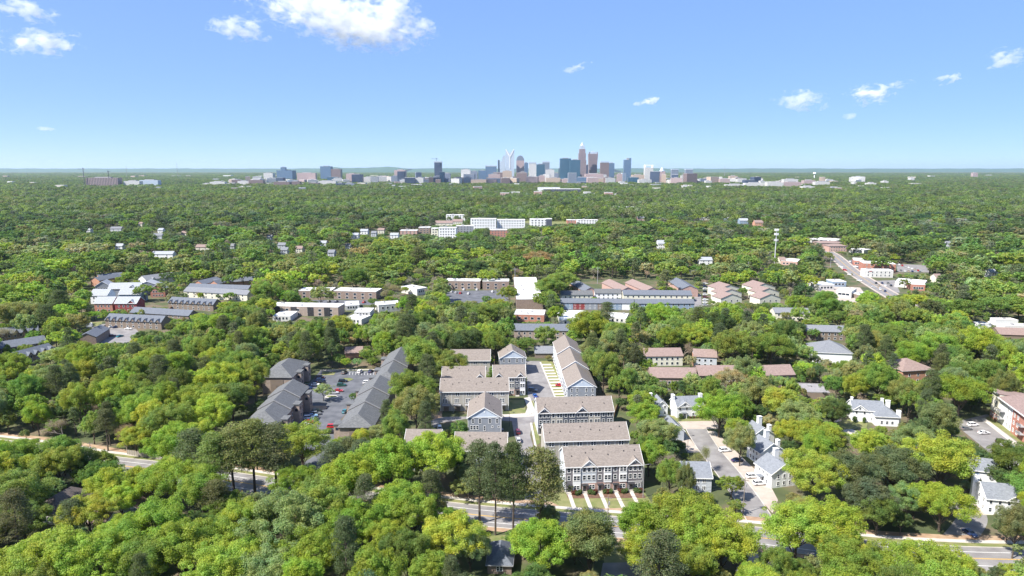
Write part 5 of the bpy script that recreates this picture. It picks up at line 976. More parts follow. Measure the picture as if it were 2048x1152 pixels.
for (x0, x1, y, m_, lab) in [(1425,1445,410,S_WHITE,'white gabled townhouse row, left part'), (1446,1467,412,S_WHITE,'white gabled townhouse row, right part'), (1440,1452,420,S_BLUE,'blue townhouse below the white row'), (1453,1467,422,S_CHAR,'dark townhouse below the white row'), (1360,1372,406,S_WHITE,'white house left of the gabled row'), (1376,1391,400,S_WHITE,'white house with high roof left of the gabled row'), (1469,1478,407,S_WHITE,'narrow white house right of the gabled row'), (1540,1560,404,S_BLUE,'lone blue-grey house in the upper right woods'), (1510,1527,445,BRICK_ORANGE,'orange-roofed white house above the cell tower'), (1316,1330,487,S_WHITE,'white house with pale roof in the dark trees'), (1480,1497,441,S_BLUE,'blue warehouse side among the trees')]:
    row2((x0,y), (x1,y), 8, 14, 4, m_, PALE_ROOF if m_ is not BRICK_ORANGE else BROWN_ROOF, lab, 3, (2, 5.5), group=GR, low=.8)
far_block(1372,1384,421,424,S_WHITE,'low white roof left of the blue warehouse',14); far_block(1384,1401,425,429,S_CREAM,'pale low building left of the blue warehouse',14); far_block(1450,1480,435,439,S_BLUE,'long blue warehouse with white edge',24,8,storeys=1); far_block(1395,1420,436,440,CONC,'grey deck among the trees left of the warehouse',20)
GL = 'small houses in the left woods'
for i, (x0, x1, y) in enumerate([(228,244,492), (304,323,471), (270,284,447), (303,345,508), (220,242,457), (391,418,494), (171,180,460), (533,543,474), (362,372,466), (315,325,460), (460,468,492), (154,174,405), (124,137,405), (314,326,401), (95,106,430), (640,652,486), (690,700,492), (1560,1572,520), (1400,1425,520), (1895,1905,487), (1873,1885,555), (1982,1996,545), (555,570,490)]):
    row2((x0,y), (x1,y), 5.5, 10, 3, [S_WHITE, S_LGREY, S_CREAM][i % 3], [PALE_ROOF, GREY_ROOF, BROWN_ROOF][i % 3], ['small white house in the dark wood fringe', 'white house with steep gable between round trees', 'blue-white cottage alone in the upper left canopy', 'wide low house with pale hip roof and carport', 'grey-roofed house half sunk in the canopy', 'pale house row under tall trees', 'tiny pale house far left', 'white house corner by the powerline gap', 'pale house behind the steep white gable', 'grey house next to the steep white gable', 'white wall seen under tall trunks', 'wide pale roof in the far left canopy', 'orange-brown roof in the far left canopy', 'salmon roof in the upper canopy', 'grey roof at the far left edge', 'pale house in the pink-budded trees', 'white house right of the pink-budded trees', 'house roof near the cell tower foot', 'grey roofed house before the cell tower', 'white cottage right of the brick office', 'pale roof beside the shop car park', 'white house wall in the right-hand canopy', 'house beside the dark conifers'][i], 2, (1.6, 4), group=GL, low=.7)

wn2 = ['first', 'second', 'third', 'fourth', 'fifth', 'sixth', 'seventh', 'eighth', 'ninth', 'tenth']
for i, (x0, x1, y) in enumerate([(1000,1018,386), (1022,1040,384), (1044,1066,387), (1068,1084,383), (1168,1182,384), (1186,1206,387), (1210,1226,385), (1228,1246,388), (990,1004,396), (1012,1024,399)]):
    far_block(x0, x1, y, y+6, PALE_WALL if i % 3 else BRICK_PINK, f'low {"pale" if i % 3 else "salmon"} flat roof, {wn2[i]} from the west in the strip beside the broad pavilion', 26, 4, storeys=1, group='low roofs beside the broad pavilion', D=2500 + (i % 3)*90)
for i, (x0, x1, y) in enumerate([(1120,1140,424), (1143,1156,428), (1205,1222,408), (1230,1250,404), (1268,1282,406), (1296,1316,400), (1340,1352,415), (1240,1262,430), (1275,1290,436), (1180,1196,425)]):
    row2((x0,y), (x1,y), 7, 16, 3.5, [BRICK_RED, PALE_WALL, BRICK_PINK][i % 3], [PALE_ROOF, BROWN_ROOF, GREY_ROOF][i % 3], f'{["brick building with pale roof", "pale building with brown roof", "salmon building with grey roof"][i % 3]}, {wn2[i]} listed around the school beyond the field', 4, (2, 5), low=.8, group='buildings round the school')
for i, (x0, x1, y) in enumerate([(720,735,462), (742,752,466), (755,768,460), (700,716,470), (560,574,500), (590,604,497), (780,796,470), (655,668,505)]):
    row2((x0,y), (x1,y), 6, 12, 3, [S_WHITE, S_LGREY, S_CREAM][i % 3], [PALE_ROOF, GREY_ROOF, BROWN_ROOF][i % 3], f'{["white", "pale grey", "cream"][i % 3]} house, {wn2[i]} in the clearing left of the white apartment group', 2, (1.8, 4.4), low=.8, group='houses left of the white apartment group')
# ------------------------------------------------------------------ the city on the horizon
def X7(v): return 820 + v/3.413
def Y7(v): return 270 + v/3.413
TB = facade('tower_blue_glass', (.13, .20, .30), (.035, .09, .18)); TD = facade('tower_dark_glass', (.06, .08, .13), (.015, .04, .09)); TT = facade('tower_teal_glass', (.06, .13, .19), (.02, .08, .14), wf=.8, hf=.75)
TS = facade('tower_pale_glass', (.50, .56, .63), (.22, .30, .40)); TR = facade('tower_granite', (.30, .23, .23), (.06, .07, .11), wf=.5, hf=.6); TW_ = facade('tower_white', (.62, .60, .57), (.16, .19, .24), wf=.45); TP = facade('tower_pink', (.48, .36, .34), (.14, .13, .17), wf=.5)
TO = facade('tower_sand', (.55, .42, .32), (.15, .15, .17), wf=.5); TG = facade('tower_grey', (.24, .27, .33), (.06, .09, .15)); TBR = facade('tower_brown', (.22, .16, .15), (.06, .06, .09), wf=.5)
GX = 'towers of the downtown skyline'
def tower(x0, x1, ytop, D, m, label, dp=None, crown=None, cat='skyscraper', name='skyscraper', group=GX, z1=None, rot=0):
    z = zat(ytop, D); xa, xb = xat(x0, ytop, D), xat(x1, ytop, D); W = xb-xa; dp = dp or max(20, W*.8)
    r = empty(name, (xa+xb)/2, D, R(rot), 0, label, cat, group); h = W/2
    FOOT.append([(xa-5, D-5), (xb+5, D-5), (xb+5, D+dp+5), (xa-5, D+dp+5)])
    B = lambda n, mm, *a: MB().box(*a).build(n, mm, r)
    if crown is None: B('shaft', m, -h, h, 0, dp, 0, z); B('roof_plant', GREYTRIM, -h*.5, h*.5, dp*.25, dp*.75, z+.01, z+5)
    elif crown == 'spire':      # stepped granite tower with a crown of rods
        B('shaft', m, -h, h, 0, dp, 0, z*.62); B('shaft', m, -h*.88, h*.88, dp*.06, dp*.94, z*.62, z*.80); B('shaft', m, -h*.74, h*.74, dp*.13, dp*.87, z*.80, z*.91); B('crown', TS, -h*.55, h*.55, dp*.2, dp*.8, z*.91, z)
        zz = zat(Y7(45), D); c = MB(); c.tube((0, dp/2, z), (0, dp/2, z+(zz-z)*.6), h*.55, h*.2, 8).tube((0, dp/2, z+(zz-z)*.6), (0, dp/2, zz), h*.2, .6, 8); c.build('spire', TS, r)
    elif crown == 'vee':
        B('shaft', m, -h, h, 0, dp, 0, z*.86)
        for s in (-1, 1):
            q = MB(); q.prism([(s*h, z*.86), (s*h, z), (s*h*.85, z), (0, z*.90), (0, z*.86)], 'y', 0, dp); q.build('crown', TS, r); e = MB(); e.prism([(s*h*1.02, z+3), (s*h*.86, z+3), (-s*3, z*.79), (s*2, z*.77)], 'y', -2.2, -.1); e.build('frame', WHITE, r)
        B('frame', WHITE, -2.5, 2.5, -2.3, -.1, z*.45, z*.775)
    elif crown == 'arch':
        B('shaft', m, -h, h, 0, dp, 0, z*.82); q = MB(); q.prism([(h*math.cos(a), z*.82 + z*.18*math.sin(a)) for a in [math.pi*k/14 for k in range(15)]], 'y', 0, dp); q.build('arched_crown', TG, r)
    elif crown == 'flare':
        B('shaft', m, -h*.86, h*.86, 0, dp, 0, z*.55); q = MB(); q.loft([(-h*.86, 0, z*.55), (h*.86, 0, z*.55), (h*.86, dp, z*.55), (-h*.86, dp, z*.55)], [(-h, -3, z*.93), (h, -3, z*.93), (h, dp+3, z*.93), (-h, dp+3, z*.93)]); q.build('shaft', m, r)
        B('crown', TS, -h*.8, h*.8, 2, dp-2, z*.93, z*.98); B('crown', TS, -h*.3, h*.3, dp*.3, dp*.7, z*.98, z*1.02)
        for s in (-1, 1): B('corner_turret', m, s*h*.85-3, s*h*.85+3, 0, 6, z*.931, z*.99)
    elif crown == 'dome':
        B('shaft', m, -h, h, 0, dp, 0, z*.55); B('shaft', m, -h*.8, h*.8, dp*.1, dp*.9, z*.55, z*.75); MB().tube((0, dp/2, z*.75), (0, dp/2, z*.92), h*.75, h*.35, 10).tube((0, dp/2, z*.92), (0, dp/2, z), h*.35, 1, 10).build('dome', TS, r)
    elif crown == 'frame':
        B('shaft', m, -h, h, 0, dp, 0, z*.86); B('crown', WHITE, -h, -h*.8, 0, dp, z*.861, z); B('crown', WHITE, h*.8, h, 0, dp, z*.861, z); B('crown', WHITE, -h*.79, h*.79, 0, dp*.15, z*.96, z)
    elif crown == 'notch':
        B('shaft', m, -h, h*.55, 0, dp, 0, z*.93); B('shaft', m, h*.553, h, 0, dp, 0, z); B('roof_plant', GREYTRIM, -h*.2, h*.4, dp*.2, dp*.8, z*.931, z)
    elif crown == 'band': B('shaft', m, -h, h, 0, dp, 0, z*.94); B('crown', TS, -h*1.04, h*1.04, -1, dp+1, z*.941, z)
    elif crown == 'steps': B('shaft', m, -h, h, 0, dp, 0, z*.80); B('shaft', m, -h*.2, h*.999, dp*.05, dp*.95, z*.801, z*.93); B('shaft', m, h*.2, h*.998, dp*.1, dp*.9, z*.931, z)
    keep(x0, ytop-2, x1, min(ytop+60, 362), D); return r
for (a, b, t, D, m, lab, cr) in [(165,215,178,5200,TD,'lone dark tower left of the skyline with a crane on top','band'), (515,590,208,5400,TB,'broad blue glass tower with pale roof band','band'), (600,612,172,5700,TD,'slim dark tower behind the pale stepped tower',None), (614,650,140,5300,TS,'pale blue glass tower with stepped top beside the V-crowned tower','steps'),
    (652,712,100,5200,TS,'tall pale tower with a white V-shaped crown','vee'), (726,780,140,5300,TP,'brown tower with a rounded arched top','arch'), (781,806,190,5500,TB,'blue tower behind the arched one',None), (812,862,185,5100,TW_,'white tower with pale cap right of the arched tower','band'), (864,920,200,5300,TT,'wide blue-green glass slab right of the white tower',None),
    (905,953,180,5700,TG,'steel-blue tower with flat pale crown at the back','band'), (928,985,237,4900,TW_,'short white block before the steel-blue tower',None), (1025,1100,160,5200,TT,'broad dark teal tower, left half of the pair',None), (1094,1163,170,5000,TT,'broad teal tower, right half of the pair',None),
    (1150,1206,72,5300,TR,'tallest tower, stepped granite with a pointed crown','spire'), (1219,1284,113,5400,TR,'purple-brown tower widening to a crowned top','flare'), (1303,1360,180,5200,TBR,'brown tower with dark cap right of the crowned tower','band'), (1359,1396,192,5300,TB,'blue glass tower attached to the brown one',None),
    (1463,1511,157,5300,TB,'isolated blue glass tower with notched top','notch'), (1605,1662,203,5000,TW_,'white-grey tower with open frame on its roof','frame'), (1700,1750,218,5100,TP,'stepped beige tower with a domed top','dome'), (1788,1833,232,5000,TG,'blue-grey tower, left of the last two','band'), (1884,1932,232,5000,TG,'blue-grey tower, last on the right of the skyline','band')]:
    tower(X7(a), X7(b), Y7(t), D, m, lab, crown=cr)
tower(X7(1203), X7(1222), Y7(205), 5600, TD, 'small dark tower between the two granite towers'); tower(X7(1015), X7(1027), Y7(228), 5500, TD, 'narrow dark block left of the teal pair')
GLW = 'lower buildings round the downtown towers'
for i, (a, b, t, m, lab) in enumerate([(0,40,300,TP,'pinkish low block at the left of the lower city'), (40,95,290,TW_,'white low block next to the pinkish one'), (145,205,292,TD,'dark striped block below the lone tower'), (228,275,262,TG,'grey-blue block right of the lone tower'), (292,365,290,TO,'orange-beige block in the lower city'), (348,412,236,TW_,'pale block with sloping top behind the orange one'), (366,415,290,TG,'grey low block beside the orange one'),
    (414,460,248,TG,'grey slab left of the blue glass tower'), (466,520,243,TB,'blue-grey slab beside the grey one'), (415,520,305,TO,'wide sand-coloured block in the front row'), (510,590,303,TP,'striped sand block in the front row'), (535,615,268,TP,'pinkish block below the blue glass tower'), (632,695,246,TO,'orange and white block below the V-crowned tower'), (745,792,252,TBR,'purple-grey block below the arched tower'), (795,846,285,TW_,'white block below the white tower'), (880,920,277,TP,'pink block below the teal slab'), (930,1026,293,TO,'beige wide block in the front row centre'),
    (985,1015,262,TG,'grey block right of the short white one'), (1090,1130,275,TW_,'white block below the teal pair'), (1130,1210,290,TB,'blue glass low block below the tallest tower'), (1212,1352,297,TO,'widest beige block below the crowned tower'), (1200,1320,266,TP,'long pinkish roof behind the widest beige block'), (1415,1450,266,TP,'small pink block right of the brown tower'), (1490,1562,290,TT,'low teal block before the isolated tower'), (1520,1600,272,TO,'sand block right of the isolated tower'), (1682,1716,281,TP,'pink base left of the domed tower'), (1770,1832,306,TW_,'white low block before the last towers'), (1852,1882,276,TW_,'white block between the last two towers'), (1565,1650,305,TW_,'white low block under the framed tower'), (96,150,305,TG,'grey low block in the left front row'), (1040,1090,300,TP,'pinkish low block left of the blue glass one'), (160,228,280,TW_,'white block behind the dark striped one')]):
    tower(X7(a), X7(b), Y7(t), 4650 - (t-280)*8 + (i % 3)*40, m, lab, cat='office block', name='office_block', group=GLW)
def X8(v): return 100 + v/2.695
def Y8(v): return 300 + v/2.695
for i, (a, b, t, D, m, lab) in enumerate([(1220,1305,110,6000,TB,'blue stepped office block on the far left ridge'), (1242,1268,93,6005,TB,'taller core of the blue stepped office block'), (1455,1512,88,6200,TB,'blue glass office tower, left of the far pair'), (1514,1565,103,6200,TBR,'purple-brown office tower, right of the far pair'), (1150,1200,125,6100,TW_,'white low office left of the blue stepped block'), (1625,1680,132,4600,TD,'dark blue office block before the lower city'),
    (1595,1650,128,4900,TP,'pinkish office block behind the dark blue one'), (1682,1758,147,4700,TW_,'white blocks left of the pale tower'), (1760,1828,142,4900,TO,'sand office block beside the white ones'), (1855,1915,108,5000,TP,'pinkish tower at the left end of the lower city'), (1838,1880,140,4700,TG,'grey block in front of the pinkish tower'), (1930,1968,158,4400,TO,'sand block at the left of the lower city'), (1970,2012,150,4400,TW_,'white tall block at the left of the lower city'), (1880,1930,160,4500,TG,'grey block between the pinkish tower and sand block')]):
    tower(X8(a), X8(b), Y8(t), D, m, lab, cat='office block', name='office_block', group=GLW)
rr = random.Random(5)
mids = [(945,1010,180,TBR), (1070,1148,162,TBR), (1010,1070,168,TW_), (1040,1110,182,TW_), (975,1030,192,TW_), (1150,1205,182,TW_), (1205,1290,172,TBR), (1290,1345,170,TBR), (1315,1390,183,TW_), (1390,1445,177,TBR), (1445,1540,168,TW_), (1540,1582,180,TD), (1440,1500,192,TD), (1580,1640,180,TG), (860,940,172,TW_), (820,860,182,TW_), (395,480,168,TW_), (480,580,163,TS), (1330,1430,124,TP), (1795,1855,182,TG)]
desc = ['dark red brick', 'tall dark red brick', 'pale flat', 'white low', 'white front', 'pale narrow', 'reddish long', 'reddish short', 'white wide', 'brown', 'bright white stepped', 'dark slate', 'black framed', 'grey', 'long white shed', 'small white', 'pale roofed', 'pale glazed', 'pink distant', 'grey low']
for (a, b, t, m), d in zip(mids, desc): tower(X8(a), X8(b), Y8(t), 4050 + rr.uniform(-120, 250) + (1200 if t < 130 else 0), m, f'{d} building in the long low row left of the skyline', cat='office block', name='office_block', group='low row left of the skyline', dp=40)
# unfinished block with its crane
D = 3900; r = tower(X8(190), X8(362), Y8(150), D, facade('open_frame', (.34, .26, .25), (.05, .05, .07), bay=9, floor=3.6, wf=.7, hf=.7), 'unfinished building frame with open floors under a tower crane', cat='building site', name='unfinished_building', group=None, dp=50)
def crane(px, pytop, D, jib, label, z0=0, side=1):
    z = zat(pytop, D); x = xat(px, pytop, D); r = empty('tower_crane', x, D-8, .2, 0, label, 'crane'); st = mat('crane_steel', (.10, .10, .13)); MB().box(-1.3, 1.3, -1.3, 1.3, z0, z-4).build('mast', st, r); MB().box(-jib*.3 if side > 0 else -jib, jib if side > 0 else jib*.3, -1, 1, z-4, z-2.2).build('jib', st, r); MB().box(-1.5, 1.5, -1.5, 1.5, z-2.19, z+4).build('apex', st, r); MB().box(-jib*.28*side-2, -jib*.28*side+2, -1.2, 1.2, z-7, z-4.01).build('counterweight', CONC, r)
crane(X8(182), Y8(99), 3900, 28, 'tall dark tower crane at the left of the unfinished building', side=-1); crane(X8(317), Y8(114), 3920, 12, 'smaller crane on the unfinished building'); crane(X7(180), Y7(160), 5190, 38, 'pale crane on top of the lone dark tower', z0=zat(Y7(178), 5200)+1, side=-1)
for (px, t, lab) in [(353, 325, 'thin radio mast on the left horizon'), (252, 331, 'short radio mast further left on the horizon'), (1450, 338-6, 'thin chimney on the right horizon')]:
    D = 9000; q = empty('radio_mast', xat(px, t, D), D, 0, 0, lab, 'mast'); MB().tube((0, 0, 0), (0, 0, zat(t, D)), 3, 1.2, 6).build('mast', GREYTRIM, q)
# the right-hand pale sheds and blocks
def X9(v): return 1260 + v/2.6
def Y9(v): return 300 + v/2.6
for i, (a, b, t, D, m) in enumerate([(500,600,180,3700,TW_), (600,700,172,3700,TW_), (715,800,168,3650,TW_), (800,890,167,3650,TP), (800,875,152,4600,TW_), (905,965,158,4200,TP), (965,1040,166,4000,TW_), (1240,1282,172,3800,TW_), (470,520,150,4600,TP), (520,560,135,5200,TO), (390,425,145,5200,TP), (560,590,152,4700,TW_), (275,310,186,3500,TW_), (1320,1345,162,4600,TW_), (200,250,155,4700,TW_), (1785,1810,118,8000,TP), (640,680,144,5600,TW_), (900,960,190,3300,TW_), (1040,1100,196,3300,TG), (1460,1480,146,5600,TW_), (1165,1180,168,4200,TW_)]):
    lab = ['long white shed row, first from the skyline', 'long white shed row, second from the skyline', 'white apartment row with many bays', 'white and red apartment row end', 'pale block behind the apartment row', 'pinkish block right of the apartment row', 'white shed right of the pinkish block', 'white low house far right', 'pinkish domed hall on the right', 'tan hall on the right ridge', 'small pink hall near the last tower', 'white hall beside the domed one', 'low white roof under the last towers', 'tiny white block on the right', 'pale block between tower and woods', 'tiny pink block on the far ridge', 'small white block high on the ridge', 'low grey-white roof at the wood edge', 'grey gabled roof at the wood edge', 'tiny white speck house on the slope', 'white steeple house on the right'][i]
    tower(X9(a), X9(b), Y9(t), D, m, lab, cat='building', name='building', group='pale buildings right of the skyline', dp=40)
x = xat(X9(960), Y9(122), 7000); wt = empty('water_tower', x, 7000, 0, 0, 'white water tower far off on the right', 'water tower'); z = zat(Y9(116), 7000); MB().tube((0, 0, 0), (0, 0, z-20), 5, 5, 8).build('column', WHITE, wt); MB().tube((0, 0, z-22), (0, 0, z-12), 8, 16, 12).tube((0, 0, z-12), (0, 0, z), 16, 9, 12).build('tank', WHITE, wt)
# scatter of small pale roofs over the far suburb: each a building
rr = random.Random(11); n = 0
def place_word(px):
    return min([(90, 'below the left horizon edge'), (260, 'around the unfinished building'), (420, 'near the radio masts'), (560, 'below the blue stepped offices'), (660, 'below the far office pair'), (770, 'below the pale tower'), (870, 'round the lone dark tower'), (1000, 'before the V-crowned tower'), (1100, 'before the teal pair'), (1170, 'before the tallest tower'), (1240, 'below the brown tower'), (1300, 'before the framed tower'), (1400, 'by the last two towers'), (1500, 'by the white shed rows'), (1640, 'near the water tower'), (1800, 'on the wooded right horizon'), (1980, 'at the far right horizon')], key=lambda w: abs(w[0]-px))[1]
ROOFM = [mat('far_white', (.7, .7, .7)), mat('far_cream', (.55, .5, .44)), mat('far_pink', (.42, .3, .27)), mat('far_grey', (.3, .32, .35))]
while n < 130:
    D = rr.choice((rr.uniform(3000, 5200), rr.uniform(5200, 9500))); px = rr.uniform(0, 2048) if rr.random() < .4 else rr.uniform(420, 1420); W = rr.uniform(18, 60)*D/4200; h = rr.uniform(18, 27) if D < 5200 else rr.uniform(24, 34); x = (px-1024)/F*D
    r = empty('distant_building', x, D, rr.uniform(-.3, .3), 0, uniq(f'{"wide" if W > 45 else "narrow" if W < 25 else ""} {rr.choice(["pale", "white", "cream", "dusty pink", "grey"])} flat building among the far trees {place_word(px)}'.strip()), 'building', 'small far buildings among the canopy'); m_ = rr.choice(ROOFM)
    MB().box(-W/2, W/2, 0, W*.6, 0, h-.4).build('wall', m_, r); MB().box(-W/2-.3, W/2+.3, -.3, W*.6+.3, h-.39, h+.4).build('roof', MEMBRANE, r); n += 1
# the crowd of middling blocks that fills the foot of the skyline
FM = [TW_, TO, TP, TG, TBR, TS, TD, TW_, TT]; FN = ['white', 'sand', 'pinkish', 'grey', 'brown', 'pale glass', 'dark glass', 'off-white', 'teal glass']
for i in range(130):
    px = 800 + (i*137 % 600) + rr.uniform(-6, 6) if i < 56 else (rr.uniform(430, 830) if i < 100 else rr.uniform(1380, 1720)); D = 4350 + rr.uniform(0, 900); wpx = rr.uniform(8, 24); t = rr.uniform(353, 364) if i % 4 or i >= 56 else rr.uniform(342, 352); j = rr.choice((0, 7, 1, 0, 2, 7)) if i >= 56 and i % 3 else rr.randrange(9)
    z = zat(t, D); x0, x1 = xat(px, t, D), xat(px+wpx, t, D); r = empty('office_block', (x0+x1)/2, D, rr.uniform(-.4, .4), 0, uniq(f'{FN[j]} {"mid-rise" if i % 4 == 0 else "low"} block at the skyline foot {place_word(px)}'), 'office block', 'lower buildings round the downtown towers'); h = (x1-x0)/2
    MB().box(-h, h, 0, h*1.4, 0, z).build('wall', FM[j], r); MB().box(-h*.98, h*.98, h*.02, h*1.38, z+.01, z+1).build('roof', MEMBRANE if i % 3 else GREYTRIM, r)
    if i % 2: MB().box(-h*.4, h*.2, h*.3, h*.9, z+1.01, z+5).build('roof_plant', GREYTRIM, r)
# hills
hm = mat('hill_woods', (.04, .09, .04), var=.3, scale=.004)
def hill(x0, x1, D, hts):
    k = len(hts); mb = MB(); g = random.Random(int(x0))
    for i in range(k-1):
        xa = xat(x0+(x1-x0)*i/(k-1), 336, D); xb = xat(x0+(x1-x0)*(i+1)/(k-1), 336, D); za, zb = max(1, zat(hts[i], D)), max(1, zat(hts[i+1], D))
        mb.poly([(xa, D, za), (xb, D, zb), (xb, D-2500, 0), (xa, D-2500, 0)]); mb.poly([(xa, D, za), (xa, D+2500, 0), (xb, D+2500, 0), (xb, D, zb)])
    tag(mb.build('hills', hm), kind='structure')
g = random.Random(3)
hill(640, 820, 24000, [337, 335.5, 334.2, 335.8, 336.2, 335.4, 335.8, 334.8, 334.4, 333.2, 334.4, 336.2, 337.4])
hill(-100, 2150, 27000, [337.0 + g.uniform(-.5, .5) for _ in range(120)]); hill(820, 1000, 25000, [337.2, 336.6, 336.2, 336.5, 336.9, 337.3]); hill(1225, 1330, 25000, [337.2, 336.5, 336.2, 336.6, 336.2, 336.8])
FAR_OPEN = []
# ------------------------------------------------------------------ clouds: real drifting volumes above the haze
def cloud(px, py, wpx, hpx, D, label, dens=.035, thr=.5, scale=1.0, tilt=0.0, seed=0.0, amp=1.0):
    z = zat(py, D); x = xat(px, py, D); W = wpx/F*D; Hh = hpx/F*D
    import bmesh
    bm = bmesh.new(); bmesh.ops.create_icosphere(bm, subdivisions=3, radius=1.0); me = bpy.data.meshes.new('cloud'); bm.to_mesh(me); bm.free()
    o = bpy.data.objects.new('cloud', me); C.objects.link(o); o.location = (x, D, z); dpt = max(W*.22, Hh*1.0); o.scale = (W/2, dpt/2, Hh/2); o.rotation_euler = (0, tilt, 0); tag(o, label, 'cloud', 'fair-weather clouds')
    m = bpy.data.materials.new('cloud_vapour'); m.use_nodes = True; t = m.node_tree; t.nodes.clear(); N = t.nodes.new; L = t.links.new
    out = N('ShaderNodeOutputMaterial'); v = N('ShaderNodeVolumePrincipled'); v.inputs['Color'].default_value = (1, 1, 1, 1); v.inputs['Anisotropy'].default_value = .0
    tc = N('ShaderNodeTexCoord'); ln = N('ShaderNodeVectorMath'); ln.operation = 'LENGTH'; L(tc.outputs['Object'], ln.inputs[0])
    mp = N('ShaderNodeMapping'); mp.inputs['Scale'].default_value = (W/120*scale, dpt/120*scale, Hh/70*scale); mp.inputs['Location'].default_value = (seed*7.3, seed*3.1, seed*1.7); L(tc.outputs['Object'], mp.inputs[0])
    nz = N('ShaderNodeTexNoise'); nz.inputs['Scale'].default_value = .8; nz.inputs['Detail'].default_value = 7; nz.inputs['Roughness'].default_value = .68; nz.inputs['Distortion'].default_value = .35; L(mp.outputs[0], nz.inputs['Vector'])
    f = N('ShaderNodeMath'); f.operation = 'POWER'; f.inputs[1].default_value = 1.6; L(ln.outputs['Value'], f.inputs[0])
    a = N('ShaderNodeMath'); a.operation = 'MULTIPLY_ADD'; a.inputs[1].default_value = -.55; a.inputs[2].default_value = -thr + .36; L(f.outputs[0], a.inputs[0])
    n2 = N('ShaderNodeMath'); n2.operation = 'MULTIPLY_ADD'; n2.inputs[1].default_value = 2.4; n2.inputs[2].default_value = -.80; L(nz.outputs['Fac'], n2.inputs[0]); b = N('ShaderNodeMath'); L(n2.outputs[0], b.inputs[0]); L(a.outputs[0], b.inputs[1])
    c = N('ShaderNodeMath'); c.operation = 'MULTIPLY'; c.use_clamp = True; c.inputs[1].default_value = 3.5*amp; L(b.outputs[0], c.inputs[0])
    d = N('ShaderNodeMath'); d.operation = 'MULTIPLY'; d.inputs[1].default_value = dens; L(c.outputs[0], d.inputs[0]); L(d.outputs[0], v.inputs['Density']); L(v.outputs[0], out.inputs['Volume'])
    me.materials.append(m); return o
scene.cycles.volume_step_rate = .6; scene.cycles.volume_bounces = 6; scene.cycles.volume_max_steps = 128
CD = 4200
cloud(660, 25, 430, 130, CD, 'largest cloud, broad white mass at the top of the sky', tilt=R(14), seed=1, dens=.012); cloud(735, 62, 250, 95, CD, 'rounded lower lobe under the largest cloud', seed=2, dens=.012); cloud(790, 15, 120, 90, CD, 'bright puff at the upper end of the largest cloud', seed=3, dens=.012)
cloud(478, 56, 150, 58, CD, 'white cloud just left of the largest one', seed=4, dens=.012, tilt=R(8)); cloud(845, 60, 85, 52, CD, 'round puff at the right tip of the largest cloud', seed=5, dens=.012); cloud(82, 84, 185, 66, CD, 'oval white cloud near the left edge', seed=6, dens=.012); cloud(45, 18, 170, 55, CD, 'thin wispy cloud in the top left corner', seed=7, dens=.006*2, thr=.53, tilt=R(12))
cloud(1603, 201, 130, 50, CD, 'bright small cloud low on the right', seed=8, dens=.012); cloud(1738, 190, 115, 50, CD, 'soft cloud right of the bright low one', seed=9, dens=.012*2); cloud(1797, 167, 80, 22, CD, 'thin streak of cloud above the soft one', seed=10, dens=.008*2, tilt=R(-5)); cloud(1892, 158, 66, 26, CD, 'torn wisp of cloud further right', seed=11, dens=.009*2, tilt=R(-12))
cloud(2012, 118, 90, 50, CD, 'white cloud at the right edge', seed=12, dens=.012, tilt=R(-8)); cloud(1299, 202, 80, 24, CD, 'small flat cloud above the skyline towers', seed=13, dens=.014*2, tilt=R(-8)); cloud(1151, 135, 76, 26, CD, 'faint small cloud over the tallest tower', seed=14, dens=.008*2, tilt=R(-10)); cloud(92, 258, 74, 14, CD, 'tiny faint cloud low on the left', seed=15, dens=.007*2); cloud(1700, 232, 60, 18, CD, 'faint scrap of cloud under the soft one', seed=16, dens=.006*2)
